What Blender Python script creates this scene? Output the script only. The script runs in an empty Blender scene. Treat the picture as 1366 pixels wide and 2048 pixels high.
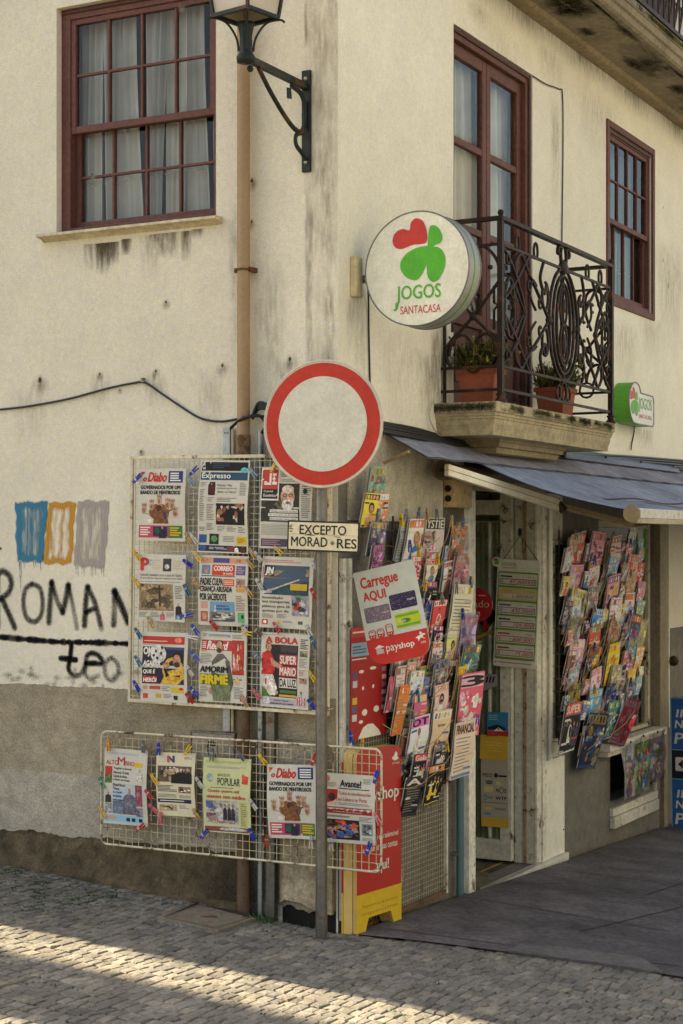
import bpy, math, random
from mathutils import Matrix, Vector
R = math.radians
SC = bpy.context.scene
COL = SC.collection
# ------------------------------------------------------------------ camera
F = 3396.0            # focal length in pixels of the 1366 x 2048 photograph
HOR = 1090.0          # horizon row
CH = 2.0              # camera height above the foot of the building corner
cd = bpy.data.cameras.new('camera'); cam = bpy.data.objects.new('camera', cd); COL.objects.link(cam)
cam.location = (0, 0, CH); cam.rotation_euler = (R(90), 0, 0)
cd.sensor_fit = 'VERTICAL'; cd.sensor_height = 36; cd.lens = F / 2048 * 36
cd.shift_y = (HOR - 1024) / 2048
cd.clip_end = 2000
SC.camera = cam
# ------------------------------------------------------------------ frames of the two facades
CX, CY = -0.018, 8.8
_n = math.hypot(6383, 3396)
eA = Vector((-6383 / _n, 3396 / _n, 0)); rA = -eA
eB = Vector((3396 / _n, 6383 / _n, 0)); nA = -eB; nB = rA.copy()
C0 = Vector((CX, CY, 0))
YAWA = math.atan2(rA.y, rA.x); YAWB = math.atan2(eB.y, eB.x)
def _hit(px, py, n, off):
    dx = (px - 683) / F; dz = (HOR - py) / F
    t = (C0.dot(n) + off) / (dx * n.x + n.y)
    return Vector((dx * t, t, CH + dz * t))
def PA(px, py, off=0.0):
    p = _hit(px, py, nA, off); return (p - C0).dot(rA), p.z
def PB(px, py, off=0.0):
    p = _hit(px, py, nB, off); return (p - C0).dot(eB), p.z
def FA(u=0, v=0, off=0, tilt=0, lean=0):
    p = C0 + rA * u + nA * off; p.z = v
    return Matrix.Translation(p) @ Matrix.Rotation(YAWA, 4, 'Z') @ Matrix.Rotation(tilt, 4, 'Y') @ Matrix.Rotation(lean, 4, 'X')
def FB(u=0, v=0, off=0, tilt=0, lean=0):
    p = C0 + eB * u + nB * off; p.z = v
    return Matrix.Translation(p) @ Matrix.Rotation(YAWB, 4, 'Z') @ Matrix.Rotation(tilt, 4, 'Y') @ Matrix.Rotation(lean, 4, 'X')
def gz(x, y):
    r = Vector((x - CX, y - CY, 0)); a = max(-9, min(9, r.dot(eA))); b = max(-9, min(9, r.dot(eB)))
    return 0.075 * a - 0.045 * b
def G(px, py):                        # the point of the sloping street seen at a pixel
    dx = (px - 683) / F; dz = (HOR - py) / F; t = 8.0
    for _ in range(40):
        t = (CH - gz(dx * t, t)) / -dz
    return Vector((dx * t, t, gz(dx * t, t)))
def ab(p):
    r = Vector((p.x - CX, p.y - CY, 0)); return r.dot(eA), r.dot(eB)
# ------------------------------------------------------------------ world, sun, exposure
SUN_EL = R(40)
sdir = (eA * 1.0 + nA * 0.078).normalized()          # horizontal direction towards the sun
w = bpy.data.worlds.new('World'); SC.world = w; w.use_nodes = True
nt = w.node_tree; nt.nodes.clear()
sky = nt.nodes.new('ShaderNodeTexSky'); sky.sky_type = 'NISHITA'; sky.sun_disc = False
sky.sun_elevation = SUN_EL; sky.sun_rotation = math.atan2(sdir.x, sdir.y)
sky.air_density = 1.0; sky.dust_density = 2.5; sky.ozone_density = 0.6
bg = nt.nodes.new('ShaderNodeBackground'); bg.inputs['Strength'].default_value = 0.085
wo = nt.nodes.new('ShaderNodeOutputWorld')
nt.links.new(sky.outputs[0], bg.inputs[0]); nt.links.new(bg.outputs[0], wo.inputs[0])
sl = bpy.data.lights.new('sun', 'SUN'); so = bpy.data.objects.new('sun', sl); COL.objects.link(so)
sl.energy = 5.0; sl.angle = R(0.53); sl.color = (1.0, 0.86, 0.66)
sv = Vector((sdir.x * math.cos(SUN_EL), sdir.y * math.cos(SUN_EL), math.sin(SUN_EL)))
so.rotation_euler = sv.to_track_quat('Z', 'Y').to_euler(); so.location = sv * 40
SC.view_settings.view_transform = 'Standard'; SC.view_settings.look = 'None'
SC.view_settings.gamma = 1; SC.view_settings.exposure = 2.02
SC.view_settings.use_white_balance = True
SC.view_settings.white_balance_temperature = 7450; SC.view_settings.white_balance_tint = 8
SC.render.engine = 'CYCLES'
SC.cycles.use_denoising = True
SC.cycles.max_bounces = 8; SC.cycles.transparent_max_bounces = 24
# ------------------------------------------------------------------ colours and materials
def srgb(r, g=None, b=None):
    if g is None: r, g, b = r
    f = lambda c: (c / 255 / 12.92) if c / 255 <= 0.04045 else ((c / 255 + 0.055) / 1.055) ** 2.4
    return (f(r), f(g), f(b), 1.0)
MATS = {}
SPEC = {  # rough, metallic, [(scale, amount)], bump scale, bump strength, rust amount, anisotropic stretch
 'plaster': (0.9, 0, [(0.9, 0.05), (5, 0.035), (34, 0.045), (210, 0.17)], 110, 0.25, 0, 1),
 'cement': (0.95, 0, [(1.5, 0.16), (14, 0.16), (110, 0.26)], 60, 0.55, 0, 1),
 'rubble': (0.95, 0, [(2.5, 0.35), (11, 0.35), (70, 0.25)], 22, 0.9, 0, 1),
 'granite': (0.85, 0, [(3, 0.18), (25, 0.2), (200, 0.3)], 120, 0.3, 0, 1),
 'slab': (0.85, 0, [(0.9, 0.34), (4, 0.3), (30, 0.25), (240, 0.45)], 140, 0.2, 0, 1),
 'sett': (0.85, 0, [(1.3, 0.12), (6, 0.18), (60, 0.26)], 70, 0.38, 0, 1),
 'paint': (0.5, 0, [(4, 0.08), (60, 0.10)], 40, 0.06, 0, 1),
 'oldpaint': (0.6, 0, [(3, 0.14), (30, 0.18)], 40, 0.15, 0.10, 1),
 'wood': (0.6, 0, [(5, 0.15), (40, 0.2)], 50, 0.18, 0, 1),
 'rusty': (0.6, 0, [(8, 0.1), (60, 0.12)], 60, 0.12, 0.34, 1),
 'iron': (0.55, 0.3, [(12, 0.2), (90, 0.25)], 80, 0.25, 0.25, 1),
 'zinc': (0.42, 0.75, [(6, 0.18), (50, 0.15)], 60, 0.08, 0.06, 1),
 'print': (0.62, 0, [(40, 0.05)], 0, 0, 0, 1),
 'halftone': (0.6, 0, [(28, 0.30), (90, 0.38), (260, 0.18)], 0, 0, 0, 1),
 'gloss': (0.25, 0, [(40, 0.04)], 0, 0, 0, 1),
 'sign': (0.42, 0, [(3, 0.06), (14, 0.08), (60, 0.07), (190, 0.08)], 0, 0, 0, 1),
 'fabric': (0.9, 0, [(1.2, 0.22), (9, 0.2), (40, 0.14), (150, 0.2)], 150, 0.12, 0, 1),
 'cloth': (0.95, 0, [(6, 0.1)], 0, 0, 0, 1),
 'plastic': (0.38, 0, [(20, 0.06)], 0, 0, 0, 1),
 'clay': (0.75, 0, [(5, 0.12), (60, 0.12)], 60, 0.1, 0, 1),
 'leaf': (0.6, 0, [(30, 0.3)], 0, 0, 0, 1),
 'dark': (0.9, 0, [(5, 0.2)], 0, 0, 0, 1),
}
def mat(k):
    if k in MATS: return MATS[k]
    m = bpy.data.materials.new(k); m.use_nodes = True; MATS[k] = m
    n = m.node_tree; N = n.nodes; L = n.links; N.clear()
    out = N.new('ShaderNodeOutputMaterial')
    at = N.new('ShaderNodeAttribute'); at.attribute_name = 'Col'
    if k == 'glass':
        tr = N.new('ShaderNodeBsdfTransparent'); tr.inputs[0].default_value = (0.86, 0.9, 0.9, 1)
        gl = N.new('ShaderNodeBsdfGlossy'); gl.inputs['Roughness'].default_value = 0.04
        fr = N.new('ShaderNodeFresnel'); fr.inputs[0].default_value = 1.4
        no = N.new('ShaderNodeTexNoise'); no.inputs['Scale'].default_value = 3.0
        bu = N.new('ShaderNodeBump'); bu.inputs['Strength'].default_value = 0.03
        geo = N.new('ShaderNodeNewGeometry'); L.new(geo.outputs['Position'], no.inputs['Vector'])
        L.new(no.outputs[0], bu.inputs['Height']); L.new(bu.outputs[0], gl.inputs['Normal'])
        mx = N.new('ShaderNodeMixShader'); L.new(fr.outputs[0], mx.inputs[0]); L.new(tr.outputs[0], mx.inputs[1]); L.new(gl.outputs[0], mx.inputs[2])
        L.new(mx.outputs[0], out.inputs[0]); return m
    if k == 'sleeve':      # clear plastic film
        tr = N.new('ShaderNodeBsdfTransparent'); tr.inputs[0].default_value = (0.93, 0.93, 0.95, 1)
        gl = N.new('ShaderNodeBsdfGlossy'); gl.inputs['Roughness'].default_value = 0.15
        geo = N.new('ShaderNodeNewGeometry')
        no = N.new('ShaderNodeTexNoise'); no.inputs['Scale'].default_value = 22.0
        bu = N.new('ShaderNodeBump'); bu.inputs['Strength'].default_value = 0.6; bu.inputs['Distance'].default_value = 0.02
        L.new(geo.outputs['Position'], no.inputs['Vector']); L.new(no.outputs[0], bu.inputs['Height']); L.new(bu.outputs[0], gl.inputs['Normal'])
        fr = N.new('ShaderNodeFresnel'); fr.inputs[0].default_value = 1.6; L.new(bu.outputs[0], fr.inputs['Normal'])
        mx = N.new('ShaderNodeMixShader'); L.new(fr.outputs[0], mx.inputs[0]); L.new(tr.outputs[0], mx.inputs[1]); L.new(gl.outputs[0], mx.inputs[2])
        L.new(mx.outputs[0], out.inputs[0]); return m
    if k in ('spray', 'stain', 'runpaint'):   # paint or dirt on a wall; coverage in the colour's alpha
        tr = N.new('ShaderNodeBsdfTransparent')
        df = N.new('ShaderNodeBsdfDiffuse'); L.new(at.outputs['Color'], df.inputs[0])
        geo = N.new('ShaderNodeNewGeometry')
        mp = N.new('ShaderNodeMapping')
        mp.inputs['Scale'].default_value = {'spray': (1, 1, 1), 'stain': (1, 1, 0.22), 'runpaint': (1, 1, 0.10)}[k]
        L.new(geo.outputs['Position'], mp.inputs[0])
        no = N.new('ShaderNodeTexNoise'); no.inputs['Scale'].default_value = {'spray': 130, 'stain': 42, 'runpaint': 70}[k]
        no.inputs['Detail'].default_value = 4; L.new(mp.outputs[0], no.inputs['Vector'])
        mr = N.new('ShaderNodeMapRange')
        lo, hi, a, b = {'spray': (0.3, 0.7, -0.28, 0.28), 'stain': (0.25, 0.75, -0.34, 0.24), 'runpaint': (0.3, 0.7, -0.4, 0.3)}[k]
        for i, q in enumerate((lo, hi, a, b)): mr.inputs[i + 1].default_value = q
        L.new(no.outputs[0], mr.inputs[0])
        ad = N.new('ShaderNodeMath'); ad.operation = 'MULTIPLY_ADD'; ad.use_clamp = True
        L.new(mr.outputs[0], ad.inputs[0])
        # alpha + noise * (4 a (1-a)) keeps solid centres solid and empty edges empty
        om = N.new('ShaderNodeMath'); om.operation = 'SUBTRACT'; om.inputs[0].default_value = 1.0; L.new(at.outputs['Alpha'], om.inputs[1])
        m4 = N.new('ShaderNodeMath'); m4.operation = 'MULTIPLY'; L.new(at.outputs['Alpha'], m4.inputs[0]); L.new(om.outputs[0], m4.inputs[1])
        m5 = N.new('ShaderNodeMath'); m5.operation = 'MULTIPLY'; L.new(m4.outputs[0], m5.inputs[0]); m5.inputs[1].default_value = 4.0
        L.new(m5.outputs[0], ad.inputs[1]); L.new(at.outputs['Alpha'], ad.inputs[2])
        mx = N.new('ShaderNodeMixShader'); L.new(ad.outputs[0], mx.inputs[0]); L.new(tr.outputs[0], mx.inputs[1]); L.new(df.outputs[0], mx.inputs[2])
        L.new(mx.outputs[0], out.inputs[0]); return m
    rough, metal, nz, bs, bst, rust, _ = SPEC[k]
    bs_ = N.new('ShaderNodeBsdfPrincipled'); L.new(bs_.outputs[0], out.inputs[0])
    bs_.inputs['Roughness'].default_value = rough; bs_.inputs['Metallic'].default_value = metal
    bs_.inputs['Specular IOR Level'].default_value = 0.3
    geo = N.new('ShaderNodeNewGeometry')
    cur = at.outputs['Color']
    for sc_, am in nz:
        no = N.new('ShaderNodeTexNoise'); no.inputs['Scale'].default_value = sc_; no.inputs['Detail'].default_value = 3
        L.new(geo.outputs['Position'], no.inputs['Vector'])
        mr = N.new('ShaderNodeMapRange'); mr.inputs[1].default_value = 0.3; mr.inputs[2].default_value = 0.7
        mr.inputs[3].default_value = 1 - am; mr.inputs[4].default_value = 1 + am; mr.clamp = False
        L.new(no.outputs[0], mr.inputs[0])
        mu = N.new('ShaderNodeVectorMath'); mu.operation = 'SCALE'
        L.new(cur, mu.inputs[0]); L.new(mr.outputs[0], mu.inputs['Scale']); cur = mu.outputs[0]
    if k == 'plaster':                                              # faint yellow and lilac flecks in the old limewash
        no = N.new('ShaderNodeTexNoise'); no.inputs['Scale'].default_value = 75; no.inputs['Detail'].default_value = 3; L.new(geo.outputs['Position'], no.inputs['Vector'])
        cr = N.new('ShaderNodeValToRGB'); cr.color_ramp.elements[0].position = 0.36; cr.color_ramp.elements[0].color = (0.985, 0.965, 1.06, 1); cr.color_ramp.elements[1].position = 0.64; cr.color_ramp.elements[1].color = (1.02, 1.02, 0.88, 1)
        L.new(no.outputs[0], cr.inputs[0]); mu = N.new('ShaderNodeVectorMath'); mu.operation = 'MULTIPLY'; L.new(cur, mu.inputs[0]); L.new(cr.outputs[0], mu.inputs[1]); cur = mu.outputs[0]
    if rust:
        no = N.new('ShaderNodeTexNoise'); no.inputs['Scale'].default_value = 9; no.inputs['Detail'].default_value = 6; no.inputs['Roughness'].default_value = 0.7
        L.new(geo.outputs['Position'], no.inputs['Vector'])
        mr = N.new('ShaderNodeMapRange'); mr.inputs[1].default_value = 0.62 - rust * 0.3; mr.inputs[2].default_value = 0.70 - rust * 0.3
        L.new(no.outputs[0], mr.inputs[0])
        mx = N.new('ShaderNodeMix'); mx.data_type = 'RGBA'
        L.new(mr.outputs[0], mx.inputs[0]); L.new(cur, mx.inputs[6]); mx.inputs[7].default_value = (0.10, 0.045, 0.02, 1); cur = mx.outputs[2]
    if k == 'leaf':
        tl = N.new('ShaderNodeBsdfTranslucent'); L.new(cur, tl.inputs[0])
        ms = N.new('ShaderNodeMixShader'); ms.inputs[0].default_value = 0.3; L.new(bs_.outputs[0], ms.inputs[1]); L.new(tl.outputs[0], ms.inputs[2]); L.new(ms.outputs[0], out.inputs[0])
    L.new(cur, bs_.inputs['Base Color'])
    if bst:
        no = N.new('ShaderNodeTexNoise'); no.inputs['Scale'].default_value = bs; no.inputs['Detail'].default_value = 5
        L.new(geo.outputs['Position'], no.inputs['Vector'])
        bu = N.new('ShaderNodeBump'); bu.inputs['Strength'].default_value = bst; bu.inputs['Distance'].default_value = 0.012
        L.new(no.outputs[0], bu.inputs['Height']); L.new(bu.outputs[0], bs_.inputs['Normal'])
    return m
# ------------------------------------------------------------------ mesh helper
class MB:
    def __init__(s): s.v = []; s.f = []; s.c = []; s.m = []; s.s = []
    def add(s, vs, fs, mk, col, sm=False):
        o = len(s.v); s.v += [tuple(p) for p in vs]
        for f in fs:
            s.f.append([i + o for i in f]); s.c.append(col); s.m.append(mk); s.s.append(sm)
    def addc(s, vs, fs, mk, vcols, sm=False):      # a colour per vertex
        o = len(s.v); s.v += [tuple(p) for p in vs]
        for f in fs:
            s.f.append([i + o for i in f]); s.c.append([vcols[i] for i in f]); s.m.append(mk); s.s.append(sm)
    def quad(s, a, b, c, d, mk, col): s.add([a, b, c, d], [(0, 1, 2, 3)], mk, col)
    def box(s, x0, y0, z0, x1, y1, z1, mk, col):
        if x0 > x1: x0, x1 = x1, x0
        if y0 > y1: y0, y1 = y1, y0
        if z0 > z1: z0, z1 = z1, z0
        s.add([(x0, y0, z0), (x1, y0, z0), (x1, y1, z0), (x0, y1, z0), (x0, y0, z1), (x1, y0, z1), (x1, y1, z1), (x0, y1, z1)],
              [(0, 3, 2, 1), (4, 5, 6, 7), (0, 1, 5, 4), (1, 2, 6, 5), (2, 3, 7, 6), (3, 0, 4, 7)], mk, col)
    def prism(s, poly, y0, y1, mk, col, side=None):  # poly in (x, z), counter-clockwise seen from -Y
        n = len(poly)
        s.add([(x, y0, z) for x, z in poly], [tuple(range(n))], mk, col)
        s.add([(x, y1, z) for x, z in poly], [tuple(reversed(range(n)))], mk, col)
        vs = [(x, y0, z) for x, z in poly] + [(x, y1, z) for x, z in poly]
        s.add(vs, [(i, n + i, n + (i + 1) % n, (i + 1) % n) for i in range(n)], mk, side or col)
    def extrude(s, prof, x0, x1, mk, col):           # profile in (y, z), swept along x, capped
        n = len(prof)
        vs = [(x0, y, z) for y, z in prof] + [(x1, y, z) for y, z in prof]
        s.add(vs, [(i, (i + 1) % n, n + (i + 1) % n, n + i) for i in range(n)], mk, col)
        s.add(vs, [tuple(reversed(range(n))), tuple(range(n, 2 * n))], mk, col)
    def tube(s, pts, r, n, mk, col, closed=False, flat=None, caps=True, sm=True):
        pts = [Vector(p) for p in pts]; k = len(pts)
        if k < 2: return
        tang = []
        for i in range(k):
            a = pts[(i - 1) % k] if (closed or i > 0) else pts[0]
            b = pts[(i + 1) % k] if (closed or i < k - 1) else pts[-1]
            d = b - a; tang.append(d.normalized() if d.length > 1e-9 else Vector((0, 0, 1)))
        up = Vector((0, 1, 0)) if abs(tang[0].y) < 0.9 else Vector((0, 0, 1))
        vs = []
        for i in range(k):
            t = tang[i]; x = (up - t * up.dot(t))
            x = x.normalized() if x.length > 1e-6 else Vector((1, 0, 0))
            up = x; y = t.cross(x)
            rr = r[i] if isinstance(r, (list, tuple)) else r
            for j in range(n):
                an = 2 * math.pi * (j + 0.5) / n
                if flat: vs.append(pts[i] + x * (math.cos(an) * flat * 1.414 * 0.5) + y * (math.sin(an) * rr * 1.414))
                else: vs.append(pts[i] + x * (math.cos(an) * rr) + y * (math.sin(an) * rr))
        fs = []
        for i in range(k if closed else k - 1):
            i2 = (i + 1) % k
            for j in range(n):
                fs.append((i * n + j, i * n + (j + 1) % n, i2 * n + (j + 1) % n, i2 * n + j))
        s.add(vs, fs, mk, col, sm and n > 4)
        if caps and not closed:
            s.add([vs[j] for j in range(n)], [tuple(reversed(range(n)))], mk, col)
            s.add([vs[(k - 1) * n + j] for j in range(n)], [tuple(range(n))], mk, col)
    def cyl(s, p0, p1, r, n, mk, col, r1=None): s.tube([p0, p1], [r, r if r1 is None else r1], n, mk, col)
    def lathe(s, prof, n, mk, col, cx=0, cy=0):      # prof (r, z)
        vs = []
        for r_, z in prof:
            for j in range(n):
                a = 2 * math.pi * j / n; vs.append((cx + r_ * math.cos(a), cy + r_ * math.sin(a), z))
        k = len(prof)
        s.add(vs, [(i * n + j, i * n + (j + 1) % n, (i + 1) * n + (j + 1) % n, (i + 1) * n + j) for i in range(k - 1) for j in range(n)], mk, col, True)
    def ball(s, p, r, mk, col, n=8, sx=1, sy=1, sz=1):
        vs = []; fs = []
        for i in range(n // 2 + 1):
            th = math.pi * i / (n // 2)
            for j in range(n):
                a = 2 * math.pi * j / n
                vs.append((p[0] + r * sx * math.sin(th) * math.cos(a), p[1] + r * sy * math.sin(th) * math.sin(a), p[2] + r * sz * math.cos(th)))
        for i in range(n // 2):
            for j in range(n):
                fs.append((i * n + j, (i + 1) * n + j, (i + 1) * n + (j + 1) % n, i * n + (j + 1) % n))
        s.add(vs, fs, mk, col, True)
    def surf(s, fn, nu, nv, mk, col, sm=True):
        vs = [fn(i / nu, j / nv) for j in range(nv + 1) for i in range(nu + 1)]
        W = nu + 1
        s.add(vs, [(j * W + i, j * W + i + 1, (j + 1) * W + i + 1, (j + 1) * W + i) for j in range(nv) for i in range(nu)], mk, col, sm)
    def text(s, st, x0, z0, x1, z1, y, mk, col, bold=0.0, shear=0.0, keep=False, fn=None):
        vs, fs, (a, b, c, d) = glyphs(st, 0, shear)
        kx = (x1 - x0) / (c - a); kz = (z1 - z0) / (d - b)
        if keep: kx = kz = min(kx, kz)
        bw = max(0.0, bold) * 1.1
        for q, (ox, oz) in enumerate(((0, 0), (-1, 0), (1, 0), (0, .7), (0, -.7)) if bw else ((0, 0),)):
            dy = -q * 0.00003
            P = [(x0 + (p[0] - a + ox * bw) * kx, y + (0 if fn else dy), z0 + (p[1] - b + oz * bw) * kz) for p in vs]
            if fn: P = [(t[0], t[1] + dy, t[2]) for t in (fn(*p) for p in P)]
            s.add(P, fs, mk, col)
    def build(s, name, parent=None, M=None, xf=None, bevel=0, label=None, cat=None, group=None, kind=None):
        me = bpy.data.meshes.new(name)
        vs = s.v if xf is None else [tuple(xf @ Vector(p)) for p in s.v]
        me.from_pydata(vs, [], s.f)
        keys = []
        for k in s.m:
            if k not in keys: keys.append(k)
        for k in keys: me.materials.append(mat(k))
        ix = {k: i for i, k in enumerate(keys)}
        me.polygons.foreach_set('material_index', [ix[k] for k in s.m])
        me.polygons.foreach_set('use_smooth', s.s)
        ca = me.color_attributes.new('Col', 'FLOAT_COLOR', 'CORNER')
        buf = []
        for f, c in zip(s.f, s.c):
            if isinstance(c, list):
                for q in c: buf.extend(q)
            else:
                buf.extend(tuple(c) * len(f))
        ca.data.foreach_set('color', buf)
        me.update()
        o = bpy.data.objects.new(name, me); COL.objects.link(o)
        if parent is not None: o.parent = parent
        if M is not None: place(o, M)
        if bevel:
            bm_ = o.modifiers.new('bevel', 'BEVEL'); bm_.width = bevel; bm_.segments = 2; bm_.limit_method = 'ANGLE'; bm_.angle_limit = R(40)
        tag(o, label, cat, group, kind); return o
_gc = {}
def glyphs(st, bold, shear):
    k = (st, bold, shear)
    if k not in _gc:
        cu = bpy.data.curves.new('text', 'FONT'); cu.body = st; cu.size = 1; cu.offset = bold; cu.shear = shear
        cu.resolution_u = 3; cu.fill_mode = 'FRONT'
        o = bpy.data.objects.new('text', cu); me = bpy.data.meshes.new_from_object(o)
        vs = [tuple(p.co) for p in me.vertices]; fs = [tuple(p.vertices) for p in me.polygons]
        bpy.data.objects.remove(o); bpy.data.meshes.remove(me); bpy.data.curves.remove(cu)
        xs = [p[0] for p in vs]; zs = [p[1] for p in vs]
        _gc[k] = (vs, fs, (min(xs), min(zs), max(xs), max(zs)))
    return _gc[k]
def tag(o, label=None, cat=None, group=None, kind=None):
    if label: o['label'] = label
    if cat: o['category'] = cat
    if group: o['group'] = group
    if kind: o['kind'] = kind
def place(o, M):
    o.location = M.to_translation(); o.rotation_euler = M.to_euler()
def thing(name, label, cat, M, group=None):
    o = bpy.data.objects.new(name, None); COL.objects.link(o); o.empty_display_size = 0.1
    place(o, M); tag(o, label, cat, group); return o
def arc(cx, cz, rx, rz, a0, a1, n=16):
    return [(cx + rx * math.cos(R(a0 + (a1 - a0) * i / n)), cz + rz * math.sin(R(a0 + (a1 - a0) * i / n))) for i in range(n + 1)]
def ell(cx, cz, rx, rz, n=20): return arc(cx, cz, rx, rz, 0, 360 - 360 / n, n - 1)
def rrect(x0, z0, x1, z1, r, n=5):
    p = []
    for cx, cz, a in ((x1 - r, z0 + r, -90), (x1 - r, z1 - r, 0), (x0 + r, z1 - r, 90), (x0 + r, z0 + r, 180)):
        p += arc(cx, cz, r, r, a, a + 90, n)
    return p
def smooth_path(pts, n=6, closed=False):
    out = []; k = len(pts)
    for i in range(k if closed else k - 1):
        g = lambda j: pts[j % k] if closed else pts[max(0, min(k - 1, j))]
        p0, p1, p2, p3 = g(i - 1), g(i), g(i + 1), g(i + 2)
        for q in range(n):
            t = q / n
            out.append(tuple(0.5 * ((2 * b) + (-a + c) * t + (2 * a - 5 * b + 4 * c - d) * t * t + (-a + 3 * b - 3 * c + d) * t ** 3) for a, b, c, d in zip(p0, p1, p2, p3)))
    if not closed: out.append(tuple(pts[-1]))
    return out
# ================================================================== GROUND
rng = random.Random(7)
CREAM = srgb(220, 212, 193)
def world_pt(a, b, dz=0.0):
    p = C0 + eA * a + eB * b; p.z = gz(p.x, p.y) + dz; return p
# pavement edge, from the building corner along the setts and away to the right
edge_px = [(700, 1872), (798, 1881), (900, 1893), (1013, 1908), (1100, 1919), (1210, 1934), (1318, 1951), (1366, 1959)]
edge = [ab(G(*p)) for p in edge_px]
e0, e1 = edge[-3], edge[-1]
far = (e1[0] + (e1[0] - e0[0]) * 30, e1[1] + (e1[1] - e0[1]) * 30)
side_poly = [(0.0, 0.0)] + edge + [far, (far[0], 14.0), (0.0, 14.0)]
def inside(pt, poly):
    x, y = pt; r = False; j = len(poly) - 1
    for i in range(len(poly)):
        xi, yi = poly[i]; xj, yj = poly[j]
        if (yi > y) != (yj > y) and x < (xj - xi) * (y - yi) / (yj - yi) + xi: r = not r
        j = i
    return r
m = MB()
def gfn(i, j):
    a = (i - 0.5) * 90; b = (j - 0.5) * 90
    p = C0 + eA * a + eB * b; return (p.x, p.y, gz(p.x, p.y) - 0.022)
m.surf(gfn, 60, 60, 'rubble', srgb(92, 86, 66))
m.build('ground', kind='structure')
# street of small granite setts in rows along the left facade
m = MB()
b = 1.6
row = 0
while b > -5.6:
    pit = rng.uniform(0.074, 0.098)
    a = -5.2 + rng.uniform(0, 0.08)
    while a < 4.6:
        ln = rng.uniform(0.040, 0.070)
        wob = 0.018 * math.sin(a * 2.1 + row * 0.35) + 0.03 * math.sin(a * 0.6)
        ca, cb = a + ln / 2, b - pit / 2 + wob
        if not inside((ca, cb - .09), side_poly) and not (cb > -0.03 and ca > -0.02):
            g = 0.0022
            h = rng.gauss(0, 0.0022); tx = rng.gauss(0, 0.016); ty = rng.gauss(0, 0.016); rot = rng.gauss(0, 0.035)
            k = rng.uniform(0.85, 1.22); q = rng.random()
            base = (0.158, 0.149, 0.130) if q < 0.72 else ((0.195, 0.178, 0.146) if q < 0.9 else (0.120, 0.115, 0.106))
            colr = (base[0] * k, base[1] * k, base[2] * k, 1)
            vs = []
            hl, hp = ln / 2 - g, pit / 2 - g
            cs = [(-1, -1), (1, -1), (1, 1), (-1, 1)]
            jit = [(rng.uniform(-.005, .005), rng.uniform(-.006, .006)) for _ in cs]
            for sc_, z in ((1.0, -0.04), (1.0, -0.006), (0.88, 0.0)):
                for (sx, sy), (jx, jy) in zip(cs, jit):
                    x = sx * hl * sc_ + jx; y = sy * hp * sc_ + jy
                    xr = x * math.cos(rot) - y * math.sin(rot); yr = x * math.sin(rot) + y * math.cos(rot)
                    vs.append(world_pt(ca + xr, cb + yr, z + h + tx * x + ty * y))
            vs.append(world_pt(ca, cb, 0.0025 + h))
            fs = []
            for L_ in (0, 4):
                for i in range(4): fs.append((L_ + i, L_ + (i + 1) % 4, L_ + 4 + (i + 1) % 4, L_ + 4 + i)[::-1])
            for i in range(4): fs.append((8 + i, 12, 8 + (i + 1) % 4))
            m.add(vs, fs, 'sett', colr, False)
        a += ln
    b -= pit; row += 1
m.build('cobbled_street', kind='structure')
# moss and grass in the joints
m = MB()
for _ in range(2600):
    cl = rng.random()
    if cl < 0.35: a, b = rng.uniform(1.2, 2.6), -rng.uniform(0.05, 0.9)
    elif cl < 0.37: a, b = rng.gauss(0.42, 0.10), -abs(rng.gauss(0.06, 0.06)) - 0.03
    else: a, b = rng.uniform(-3.2, 2.6), -rng.uniform(0.1, 3.2)
    if inside((a, b), side_poly): continue
    n = rng.randint(2, 5) if cl < 0.35 or cl > 0.5 else rng.randint(1, 3)
    L_ = 0.028 if 0.35 <= cl < 0.37 else 0.008
    for _k in range(n):
        aa, bb = a + rng.gauss(0, .018), b + rng.gauss(0, .008)
        p = world_pt(aa, bb, -0.004); an = rng.uniform(0, 6.28); wd = 0.008
        d = Vector((math.cos(an), math.sin(an), 0)); t = p + Vector((rng.gauss(0, .008), rng.gauss(0, .008), L_ * rng.uniform(.5, 1.4)))
        g = rng.uniform(.6, 1.2)
        m.add([p - d * wd, p + d * wd, t], [(0, 1, 2)], 'leaf', (0.050 * g, 0.105 * g, 0.020 * g, 1))
m.build('joint_moss', kind='stuff', label='low green moss and grass growing between the street setts', cat='moss')
# dark granite pavement in front of the shop
m = MB()
n_ = len(edge)
for i in range(n_ - 1):
    for j in range(10):
        def P(k, t):
            e = edge[k]; q = (min(e[0], 0.0), 0.0)
            w_ = (min(e[0], 0) * 1.0, 13.0)
            return world_pt(e[0] + 0 * t, e[1] + (13.0 - e[1]) * t * t, 0.012)
        m.add([P(i, j / 10), P(i, (j + 1) / 10), P(i + 1, (j + 1) / 10), P(i + 1, j / 10)], [(0, 1, 2, 3)], 'slab', srgb(90, 85, 86))
for j in range(10):
    t0, t1 = j / 10, (j + 1) / 10
    e = edge[-1]
    m.add([world_pt(e[0], e[1] + (13 - e[1]) * t0 * t0, .012), world_pt(e[0], e[1] + (13 - e[1]) * t1 * t1, .012),
           world_pt(far[0], far[1] + (13 - far[1]) * t1 * t1, .012), world_pt(far[0], far[1] + (13 - far[1]) * t0 * t0, .012)], [(0, 1, 2, 3)], 'slab', srgb(90, 85, 86))
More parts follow.
